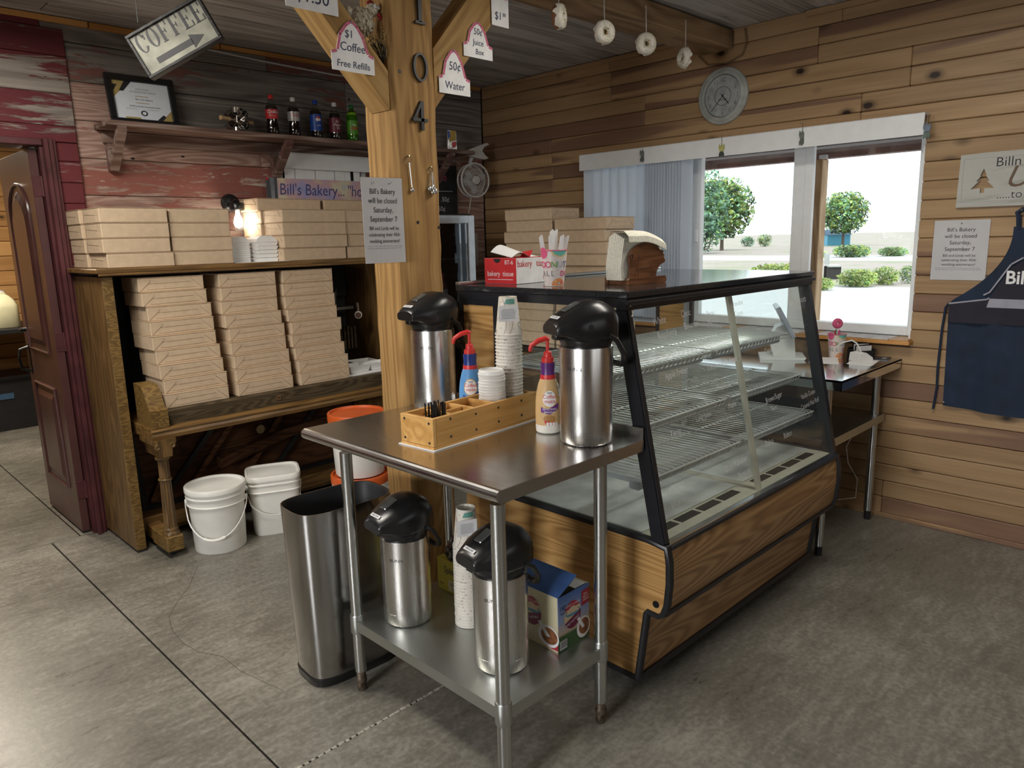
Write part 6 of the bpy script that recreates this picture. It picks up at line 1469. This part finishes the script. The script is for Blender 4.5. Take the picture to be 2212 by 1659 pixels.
m = MB(); m.box(-.055, .055, -.03, .03, 0, .012); m.box(-.055, .055, -.034, -.03, 0, .035); m.box(-.055, .055, .03, .034, 0, .05); m.box(-.059, -.055, -.034, .034, 0, .04); m.box(.055, .059, -.034, .034, 0, .04); m.build('tray', BLACK_M, hd)
for k in range(4): MB().box(-.045, .045, -.02+k*.011, -.0195+k*.011, .0125, .06+.004*k).build('card', BLACK if k % 2 else LW, hd)
tag(MB().box(-.1, .1, -.07, .07, 0, .001).build('loose_paper', WHITE_P, None, (3.83, 1.55, ctz), (0, 0, .4)), 'white sheet of paper beside the pen cup', 'paper'); tag(MB().box(-.1, .1, -.06, .06, 0, .0007).build('loose_paper', WHITE_P, None, (3.90, 1.375, ctz), (0, 0, .15)), 'white paper under the card reader dock', 'paper')
nb = thing('dark_leaflets', 'dark leaflets lying at the wall end of the counter', 'leaflet', (4.05, 1.335, ctz+.0003), .2); MB().box(-.06, .06, -.035, .035, 0, .003).build('leaflet', plain('leaflet_dark', (.05, .055, .06), .4), nb); MB().box(-.02, .035, -.02, .0, .0031, .0036).build('leaflet_print', GREY_INK, nb)
ts = thing('tablet_stand', 'white point of sale tablet stand on the window counter', 'tablet stand', (3.80, 1.76, ctz+.0005), -1.05)
m = MB(); m.prism([(-.12, .0), (.10, .0), (.11, .012), (.0, .02), (-.12, .012)], -.10, .10, 'y'); m.build('base', WHITE, ts)
m = MB(); m.prism([(.06, .013), (-.05, .013), (-.075, .10), (-.04, .17), (.01, .19), (.05, .12)], -.065, .065, 'y'); m.build('arm', WHITE, ts)
m = MB(); m.box(-.012, .012, -.13, .13, -.09, .09, .004); m.xf(Matrix.Translation((-.0, 0, .20)) @ Matrix.Rotation(-.5, 4, 'Y')); m.build('tablet', plain('tablet_grey', (.35, .38, .45), .25), ts)
m = MB(); m.box(.0125, .014, -.014, .014, -.05, -.022); m.xf(Matrix.Translation((0, 0, .20)) @ Matrix.Rotation(-.5, 4, 'Y')); m.build('square_mark', INK, ts)
m = MB(); m.tube([on_x(1852, 905, 4.08), on_x(1850, 925, 4.09), on_x(1828, 965, 4.10), on_x(1832, 1000, 4.1), on_x(1852, 1035, 4.1), on_x(1848, 1075, 4.1), (4.09, 1.62, .02)], .0028, 6)
tag(m.build('charger_cable', WHITE), 'thin white cable hanging below the counter by its leg', 'cable')
tag(MB().box(-.18, .18, -.22, .22, 0, .06, .012).build('folded_tarp', BLACK_M, None, (3.75, 1.75, .5855)), 'dark folded cloth on the counter undershelf', 'cloth')
# ------------------------------------------------------------------ window
win = struct(thing('window_1', 'wide white vinyl sliding window in the pine wall', 'window', (0,0,0)))
for nm, a in (('jamb', (XR+.02, XR+.16, WY0, WY0+.012, WZ0, WZ1)), ('jamb', (XR+.0195, XR+.16, WY1-.012, WY1, WZ0, WZ1)), ('head', (XR+.02, XR+.16, WY0, WY1, WZ1-.012, WZ1))): MB().box(*a).build(nm, ORANGE_WOOD if a[2] > 2 else VINYL, win)
MB().box(XR-.065, XR+.16, WY0-.018, WY1+.018, WZ0-.024, WZ0-.002, .003).build('sill_board', ORANGE_WOOD, win)
TILE = plain('sill_tile', (.60, .58, .60), .3, var=.1); k = 0; yy = WY0-.014
while yy < WY1-.02:
    MB().box(XR-.064, XR+.085, yy+.002, yy+.094, WZ0-.002, WZ0+.004, .0015).build('sill_tile', TILE if k % 5 else plain('sill_tile_warm%d' % k, (.55, .32, .16), .4), win); yy += .096; k += 1
fx0, fx1 = XR+.09, XR+.15
m = MB()
for a in ((fx0, fx1, WY0+.012, WY0+.045, WZ0+.005, WZ1-.012), (fx0, fx1, WY1-.05, WY1-.012, WZ0+.005, WZ1-.012), (fx0, fx1, WY0+.045, WY1-.05, WZ0+.005, WZ0+.055), (fx0, fx1, WY0+.045, WY1-.05, WZ1-.05, WZ1-.012)): m.box(*a, c=.004)
m.build('frame', VINYL, win)
for y0, y1, x0, x1 in ((1.825, 1.872, fx0+.0, fx0+.03), (1.872, 1.945, fx0+.012, fx1), (2.535, 2.60, fx0+.005, fx1-.01)): MB().box(x0, x1, y0, y1, WZ0+.055, WZ1-.05, .003).build('stile', VINYL, win)
for y0, y1, x in ((WY0+.045, 1.84, fx0+.018), (1.94, 2.54, fx0+.04), (2.595, WY1-.05, fx0+.02)): MB().box(x, x+.004, y0, y1, WZ0+.05, WZ1-.045).build('pane', GLASS, win)
MB().box(fx0-.012, fx0, 2.545, 2.57, 1.50, 1.58, .003).build('latch', VINYL, win)
g = G('slat_pvc'); tl_ = g.N('BsdfTranslucent', i_Color=(.82, .88, .95, 1)); mx_ = g.N('MixShader', i_Fac=.55); nz = g.N('TexNoise', i_Scale=3.0).outputs[0]
g.set(Base_Color=g.mix(nz, (.70, .73, .76), (.78, .80, .82)), Roughness=.45); g.L(g.b.outputs[0], mx_.inputs[1]); g.L(tl_.outputs[0], mx_.inputs[2]); g.L(mx_.outputs[0], g.n['Material Output'].inputs[0]); SLATM = g.m
vb = thing('vertical_blind', 'white vertical blind drawn back with a box valance over the shop window', 'blind', (0,0,0))
m = MB(); m.prism([(XR-.085, 1.992), (XR-.085, 2.092), (XR-.079, 2.097), (XR-.002, 2.097), (XR-.002, 2.090), (XR-.076, 2.090), (XR-.078, 1.992)], 1.222, 3.375, 'y'); m.build('valance', VINYL, vb); MB().box(XR-.05, XR-.02, 1.24, 3.36, 2.07, 2.089).build('track', VINYL, vb)
m = MB(); m.box(-.044, .044, -.0008, .0008, 1.02, 2.07); sl_me = m.mesh('slat', SLATM)
for k in range(7):
    o = bpy.data.objects.new('slat', sl_me); link(o, vb); o.location = (XR-.035, 3.325-k*.074, 0); o.rotation_euler = (0, 0, PI/2+(.30 if k not in (4, 6) else .65))
for k in range(14):
    o = bpy.data.objects.new('slat', sl_me); link(o, vb); o.location = (XR-.035, 2.83-k*.021, 0); o.rotation_euler = (0, 0, PI/2+1.15+random.uniform(-.08, .08))
# tulip ornaments
def tulip(px, py, py0, cols, label, turn):
    c = on_x(px, py, XR-.09); c0 = on_x(px, py0, XR-.09); t = thing('tulip_ornament', label, 'ornament', tuple(c), -PI/2+turn)
    pts = [(0, -.022), (.012, -.016), (.018, 0), (.016, .022), (.007, .010), (0, .024), (-.007, .010), (-.016, .022), (-.018, 0), (-.012, -.016)]
    m = MB(); m.prism(pts, -.004, .002, 'y'); m.build('flower', plain('tulip_%s' % px, cols[0], .5, var=.2), t)
    m = MB(); m.prism([(p[0]*.9, -.034-p[1]*.8) for p in pts], -.004, .002, 'y'); m.build('leaf', plain('tulip_leaf_%s' % px, cols[1], .5, var=.2), t)
    m = MB(); h_ = c0.z-c.z; m.tube([(0, 0, .01), (0, -.002, h_), (.0, .012, h_+.006), (0, .085 if turn == 0 else .03, h_+.004)], .0018, 5); m.build('wire', CHROME, t)
tulip(1388, 332, 312, ((.10, .11, .09), (.06, .07, .06)), 'dark tulip ornament hooked over the valance near the box stacks', .9)
tulip(1559, 320, 292, ((.50, .48, .16), (.05, .06, .055)), 'yellow tulip ornament hooked over the valance below the clock', 0)
tulip(1733, 292, 268, ((.16, .18, .15), (.12, .14, .12)), 'grey green tulip ornament hooked over the valance', .9)
tulip(2003, 276, 250, ((.14, .18, .24), (.09, .14, .11)), 'blue tulip ornament at the end of the valance', 0)
# clock
ck = thing('wall_clock', 'round antique white wall clock with a farm family dial', 'clock', (XR, 2.342, 2.338), -PI/2)
CLK = plain('clock_antique', (.40, .42, .39), .5, var=.12, scale=22)
m = MB(); m.lathe([(.159, -.001), (.160, -.012), (.156, -.020), (.146, -.024), (.143, -.020), (.132, -.030), (.124, -.032), (.121, -.028), (.119, -.016), (.117, -.008)], 56, (0, 0, 0), axis='y'); m.build('rim', CLK, ck)
m = MB(); disc(m, 0, 0, .119, .119, -.012, 0, 48); m.build('dial', plain('clock_dial', (.36, .38, .37), .6, var=.15, scale=16), ck)
for k in range(1, 13):
    a = PI/2-k*PI/6; text(str(k), .036, INK, ck, (.093*math.cos(a), -.0125, .093*math.sin(a)-.013), thin=-.0008, sx=.85)
m = MB(); m.torus((0, -.0125, 0), .052, .0012, 40, 5, axis='y'); m.torus((0, -.0125, 0), .1165, .0012, 48, 5, axis='y'); m.build('dial_rings', INK, ck)
text('FAMILY', .019, INK, ck, (0, -.0125, -.026), sx=.9)
m = MB(); flat(m, [(-.010, .008), (.012, .008), (.018, .026), (.024, .034), (.016, .044), (.008, .034), (.0, .022), (-.004, .036), (-.012, .044), (-.018, .036), (-.014, .024)], -.0128); m.build('rooster_print', GREY_INK, ck)
for nm, a, L, w in (('hour_hand', PI/2-(4+37/60)*PI/6, .062, .0022), ('minute_hand', PI/2-37*PI/30, .104, .0016)):
    m = MB(); m.tube([(-.016*math.cos(a), -.016, -.016*math.sin(a)), (L*math.cos(a), -.016, L*math.sin(a))], w, 5); m.build(nm, INK, ck)
m = MB(); m.cyl((0, -.018, 0), .005, .006, 10, 0, 'y'); m.build('spindle', INK, ck)
m = MB(); m.tube([on_x(1610, 60, XR-.012), on_x(1614, 90, XR-.012), on_x(1604, 118, XR-.012), on_x(1570, 138, XR-.012), on_x(1530, 140, XR-.012), on_x(1510, 120, XR-.012)], .007, 8); tag(m.build('clear_tube', pane('clear_tubing', (.8, .78, .75), .1, 2.0)), 'clear bent tubing on the pine wall under the beam end', 'tube')
# second notice, white sign, apron
nl = on_x(2018, 477, XR); nr = on_x(2130, 606, XR)
notice('closing notice pinned to the pine wall between window and apron', (XR-.002, (nl.y+nr.y)/2, nr.z), -PI/2, nl.y-nr.y-.008, nl.z-nr.z, .98, (0,))
sg = thing('white_wood_sign', 'chippy white wooden sign with a cut out tree above the apron', 'sign', (XR, 1.073, 1.642), -PI/2)
SGL, SGH = .74, .247
CHIP = wood('chippy_white', [(.30, .29, .26), (.46, .46, .43), (.52, .52, .49)], axis=0, freq=(.8, 10), rough=.75, bump=.3, var=0, paint=[((.54, .54, .50), .66)], flake=(4, 30))
TT = [(.105+p[0]*1.06, .075+p[1]*1.06) for p in [(0, .095), (-.013, .065), (-.007, .067), (-.026, .040), (-.014, .042), (-.046, .008), (-.008, .010), (-.008, -.010)]]
lft = [(0, 0), (TT[0][0], 0), (TT[0][0], TT[-1][1])]+TT[::-1]+[(TT[0][0], SGH), (.004, SGH-.004)]
rgt = [(TT[0][0], 0), (SGL, 0), (SGL, SGH), (TT[0][0], SGH)]+[(2*TT[0][0]-p[0], p[1]) for p in TT]+[(TT[0][0], TT[-1][1])]
m = MB(); m.prism(lft, -.016, -.001, 'y'); m.prism(rgt, -.016, -.001, 'y'); m.build('board', CHIP, sg)
m = MB()
for a in ((.018, SGL-.018, -.0172, -.0155, .022, .026), (.018, SGL-.018, -.0172, -.0155, SGH-.026, SGH-.022), (.018, .022, -.0172, -.0155, .026, SGH-.026)): m.box(*a)
m.build('raised_line', plain('sign_line', (.40, .40, .37), .7), sg)
text("Billn Lin's", .060, INK, sg, (.150, -.0166, .180), 'LEFT', thin=-.0002); text('U', .135, plain('cut_letter', (.13, .08, .045), .6), sg, (.190, -.0166, .085), 'LEFT', shear=.35); text('.....to', .052, INK, sg, (.165, -.0166, .035), 'LEFT', thin=-.0004)
ap = thing('navy_apron', 'navy bakery apron with grey edging hung on the pine wall', 'apron', (XR-.004, .70, 0), -PI/2)
NAVYC = plain('navy_cloth', (.012, .024, .052), .85, var=.18, scale=12, bump=.1); NAVY2 = plain('dark_panel_cloth', (.020, .018, .030), .85, var=.15, scale=12)
def edge(z_):   # half width of the apron at height z
    if z_ > 1.53: return .124
    if z_ > 1.19: t = (1.53-z_)/.34; return .124+.24*(t**2.2)
    return .364-.012*(1.19-z_)/.5
m = MB(); nz_, nx_ = 40, 24; V = []
for j in range(nz_+1):
    z_ = .66+(1.535-.66)*j/nz_
    for i in range(nx_+1):
        u = -1+2*i/nx_; x = u*edge(z_); fold = .006*math.sin(x*21+1)+.004*math.sin(x*47); V.append((x, -.016+fold*(1.4 if z_ < 1.1 else .5), z_+(.012*u*u if j == nz_ else (-.010*math.cos(u*2.2) if j == 0 else 0))))
n_ = len(V); V += [(x, y_+.003, z_) for x, y_, z_ in V]; r1 = nx_+1
m.add(V, [(j*r1+i, j*r1+i+1, (j+1)*r1+i+1, (j+1)*r1+i) for j in range(nz_) for i in range(nx_)]+[(n_+j*r1+i, n_+(j+1)*r1+i, n_+(j+1)*r1+i+1, n_+j*r1+i+1) for j in range(nz_) for i in range(nx_)], 0, True); m.build('cloth', NAVYC, ap)
m = MB(); flat(m, [(-.36, 1.09), (.36, 1.09), (.36, 1.175), (.24, 1.20), (.14, 1.215), (.10, 1.33), (.07, 1.39), (-.07, 1.39), (-.115, 1.36), (-.19, 1.215), (-.36, 1.175)], -.0262); m.build('print_panel', NAVY2, ap)
GRY = plain('grey_edging', (.34, .34, .40), .8); m = MB()
for pts in ([(-.362, 1.178), (-.20, 1.205), (-.19, 1.212)], [(-.215, 1.225), (-.19, 1.24), (-.115, 1.372), (-.07, 1.402), (.07, 1.402)]):
    for p, q in zip(pts, pts[1:]): d = Vector((q[0]-p[0], q[1]-p[1])).normalized(); flat(m, [p, q, (q[0]-d.y*.007, q[1]+d.x*.007), (p[0]-d.y*.007, p[1]+d.x*.007)][::-1], -.0272)
flat(m, [(-.20, 1.17), (.2, 1.17), (.19, 1.212), (-.19, 1.212)], -.0270); m.build('grey_edging', GRY, ap)
text("Bill's", .085, LW, ap, (-.135, -.0285, 1.285), 'LEFT', thin=.0018, sx=.9, name='print_lettering')
m = MB(); m.tube([(-.105, -.012, 1.53), (-.11, -.014, 1.59), (-.118, -.012, 1.608), (-.10, -.010, 1.622), (.0, -.010, 1.625), (.10, -.010, 1.622), (.105, -.012, 1.53)], .011, 6); m.build('neck_strap', NAVYC, ap)
m = MB(); m.tube([(-.362, -.012, 1.186), (-.378, -.012, 1.16), (-.386, -.012, 1.05), (-.39, -.012, .85), (-.386, -.012, .75), (-.395, -.012, .64)], .006, 6); m.build('tie', NAVYC, ap)
m = MB(); [m.sphere(p, .005, 8, 6) for p in ((-.100, -.022, 1.620), (-.356, -.024, 1.184), (-.345, -.026, .685))]; m.build('hook_pins', CHROME, ap)
# ------------------------------------------------------------------ outside the window
g = G('yard_ground'); p = g.N('NewGeometry').outputs['Position']; sx_ = g.N('SeparateXYZ', i_Vector=p).outputs[0]
nz = g.N('TexNoise', i_Scale=.35, i_Detail=6.0, i_Vector=p).outputs[0]; nf = g.N('TexNoise', i_Scale=3.0, i_Detail=6.0, i_Vector=p).outputs[0]
grass = g.mix(nf, (.25, .215, .19), (.31, .275, .245)); grass = g.mix(g.ramp(nz, [(.5, 0.0), (.62, .5)]), grass, (.15, .21, .08))
gravel = g.mix(nf, (.36, .36, .36), (.42, .42, .42))
dx = g.math('ADD', sx_, g.math('MULTIPLY', nz, 1.5)); road = g.math('MULTIPLY', g.ramp(g.math('DIVIDE', dx, 100), [(.43, 0.0), (.432, 1.0), (.52, 1.0), (.522, 0.0)]), 1.0)
g.set(Base_Color=g.mix(g.math('MAXIMUM', g.ramp(g.math('DIVIDE', dx, 100), [(.235, 1.0), (.24, 0.0)]), road), grass, gravel), Roughness=.9)
m = MB(); m.box(4.40, 420, -260, 260, -.4, -.12); struct(m.build('ground_outside', g.m))
m = MB(); m.box(4.40, 7.4, -4, 8, -.119, -.02); struct(m.build('porch_slab', plain('porch_concrete', (.66, .65, .63), .8, var=.06)))
pp = on_x(1762, 450, 6.5)
PORCHW = wood('porch_wood', [(.34, .20, .10), (.50, .32, .17), (.60, .42, .25)], axis=2, freq=(.8, 9), rough=.7, bump=.2, knots=3.0, var=.05)
zt = on_x(1762, 346, 6.5).z
po2 = thing('porch_post', 'brown wooden porch post outside the shop window', 'post', (6.5, pp.y, -.02)); MB().box(-.065, .065, -.065, .065, .02, zt+.02, .006).build('post_timber', PORCHW, po2, (0, 0, 0)); MB().box(-.09, .09, -.09, .09, 0, .02).build('post_shoe', GALV, po2)
hb = thing('porch_header', 'reddish brown porch header beam above the window view', 'beam', (6.5, 1.5, zt))
HDR = plain('header_brown', (.30, .19, .16), .7, var=.2, scale=6)
MB().box(-.05, .05, -7, 7, .001, .19, .004).build('beam_timber', HDR, hb); MB().box(-.06, -.05, -7, 7, .08, .10).build('gutter_line', VINYL, hb)
for yy in (-1.6, -.2, 1.2, 2.6): MB().box(-.09, -.05, yy-.03, yy+.03, .0, .03).build('bracket', VINYL, hb)
m = MB(); m.box(4.35, 7.0, -6, 9, zt+.215, zt+.26); struct(m.build('porch_roof', HDR))
# trees, bushes, buildings
LEAF = [plain('leaf_green', (.16, .30, .09), .9, var=.5, scale=.8), plain('leaf_blue', (.15, .30, .20), .9, var=.5, scale=.8), plain('leaf_yellow', (.36, .44, .12), .9, var=.5, scale=.8)]
BARK = plain('bark', (.12, .09, .07), .9)
def tree(px, py_base, depth, w, h, trunk, label, mats, n=150, name='shade_tree', seed=1):
    random.seed(seed); d = ray(px, py_base); b = Vector((d.x*depth, d.y*depth, -.12)); t = thing(name, label, 'tree' if trunk else 'bush', tuple(b))
    m = MB(); cz = trunk+(h-trunk)/2
    for k in range(n):
        while True:
            v = Vector((random.uniform(-1, 1), random.uniform(-1, 1), random.uniform(-1, 1)))
            if .25 < v.length < 1: break
        r_ = w*random.uniform(.035, .075); c = (v.x*w*.44, v.y*w*.44, cz+v.z*(h-trunk)*.46)
        m.sphere(c, r_, 6, 4, random.choice((0, 0, 1, 2)), sc=(1, 1, .7))
    for k in range(n*20):
        while True:
            v = Vector((random.uniform(-1, 1), random.uniform(-1, 1), random.uniform(-1, 1)))
            if .2 < v.length < 1.08: break
        c = Vector((v.x*w*.5, v.y*w*.5, cz+v.z*(h-trunk)*.52)); s_ = w*random.uniform(.012, .034); a = Vector((random.uniform(-1, 1), random.uniform(-1, 1), random.uniform(-1, 1))).normalized(); bb = a.orthogonal().normalized()
        m.add([c-a*s_-bb*s_*.6, c+a*s_-bb*s_*.6, c+a*s_+bb*s_*.6, c-a*s_+bb*s_*.6], [(0, 1, 2, 3)], random.choice((0, 1, 2)))
    o = m.build('foliage', mats, t); o['kind'] = 'stuff'
    if trunk:
        m = MB(); m.tube([(0, 0, 0), (0, 0, trunk*.6), (w*.02, 0, trunk*1.3), (w*.05, 0, cz)], [w*.035, w*.03, w*.025, w*.01], 8)
        for k in range(4): a = k*1.6; m.tube([(0, 0, trunk*.9), (w*.18*math.cos(a), w*.18*math.sin(a), trunk*1.5), (w*.3*math.cos(a), w*.3*math.sin(a), cz)], [w*.018, w*.013, w*.006], 6)
        m.build('trunk', BARK, t)
    return t
GM, BM, YM = LEAF, [LEAF[1], LEAF[1], LEAF[0]], [LEAF[0], LEAF[2], LEAF[2]]
tree(1560, 500, 72, 5.6, 6.8, 1.3, 'large green tree in the field beside the window stile', GM, 170, seed=2); tree(1512, 508, 62, 4.6, 7.0, .3, 'dense blue green tree partly behind the window frame', BM, 150, seed=3)
tree(1822, 498, 80, 4.8, 5.6, 1.4, 'round green tree by the blue shed beyond the porch post', GM, 150, seed=4)
for k, (px, py, dp, w, h, mt, lb) in enumerate(((1616, 500, 88, 1.6, 1.2, BM, 'low dark bush at the field edge'), (1652, 500, 85, 1.6, 1.5, GM, 'rounded bush next to the low dark bush'), (1840, 530, 46, 2.2, .75, GM, 'bright green crop clump in the far strip'), (1930, 531, 46, 1.7, .55, GM, 'smaller green crop clump in the far strip'), (1755, 533, 46, 1.8, .5, GM, 'green clump seen beside the porch post'),
        (1852, 597, 22.0, 1.1, .5, YM, 'yellow flowering clump in the near strip'), (1912, 598, 22.5, .78, .55, YM, 'leafy yellow clump in the near strip'), (1962, 598, 22.8, .55, .55, GM, 'green clump at the end of the near strip'), (1680, 575, 26, 1.9, .55, YM, 'yellow clump seen behind the window stile'), (1775, 590, 21, .7, .35, YM, 'small yellow clump beside the porch post'))):
    tree(px, py, dp, w, h, 0, lb, mt, 60, 'field_bush', 10+k)
d = ray(1806, 496); bs = thing('blue_shed', 'small blue shed under the round tree across the field', 'shed', (d.x*84, d.y*84, -.12), .6)
MB().box(-1.6, 1.6, -1.2, 1.2, 0, 1.15).build('walls', plain('shed_blue', (.10, .36, .50), .7), bs); m = MB(); m.prism([(-1.8, 1.15), (1.8, 1.15), (0, 1.75)], -1.3, 1.3, 'y'); m.build('roof', plain('shed_roof', (.06, .12, .20), .7), bs)
d = ray(1800, 577); bn = thing('yard_bench', 'grey picnic bench on the pale yard outside', 'bench', (d.x*26, d.y*26, -.12), .5)
MB().box(-.55, .55, -.2, .2, .42, .47).build('seat', GALV, bn); MB().box(-.55, .55, .2, .25, .5, .9).build('backrest', GALV, bn)
for sx__ in (-.45, .45): MB().box(sx__-.03, sx__+.03, -.2, .25, 0, .42).build('leg', BLACK_M, bn)
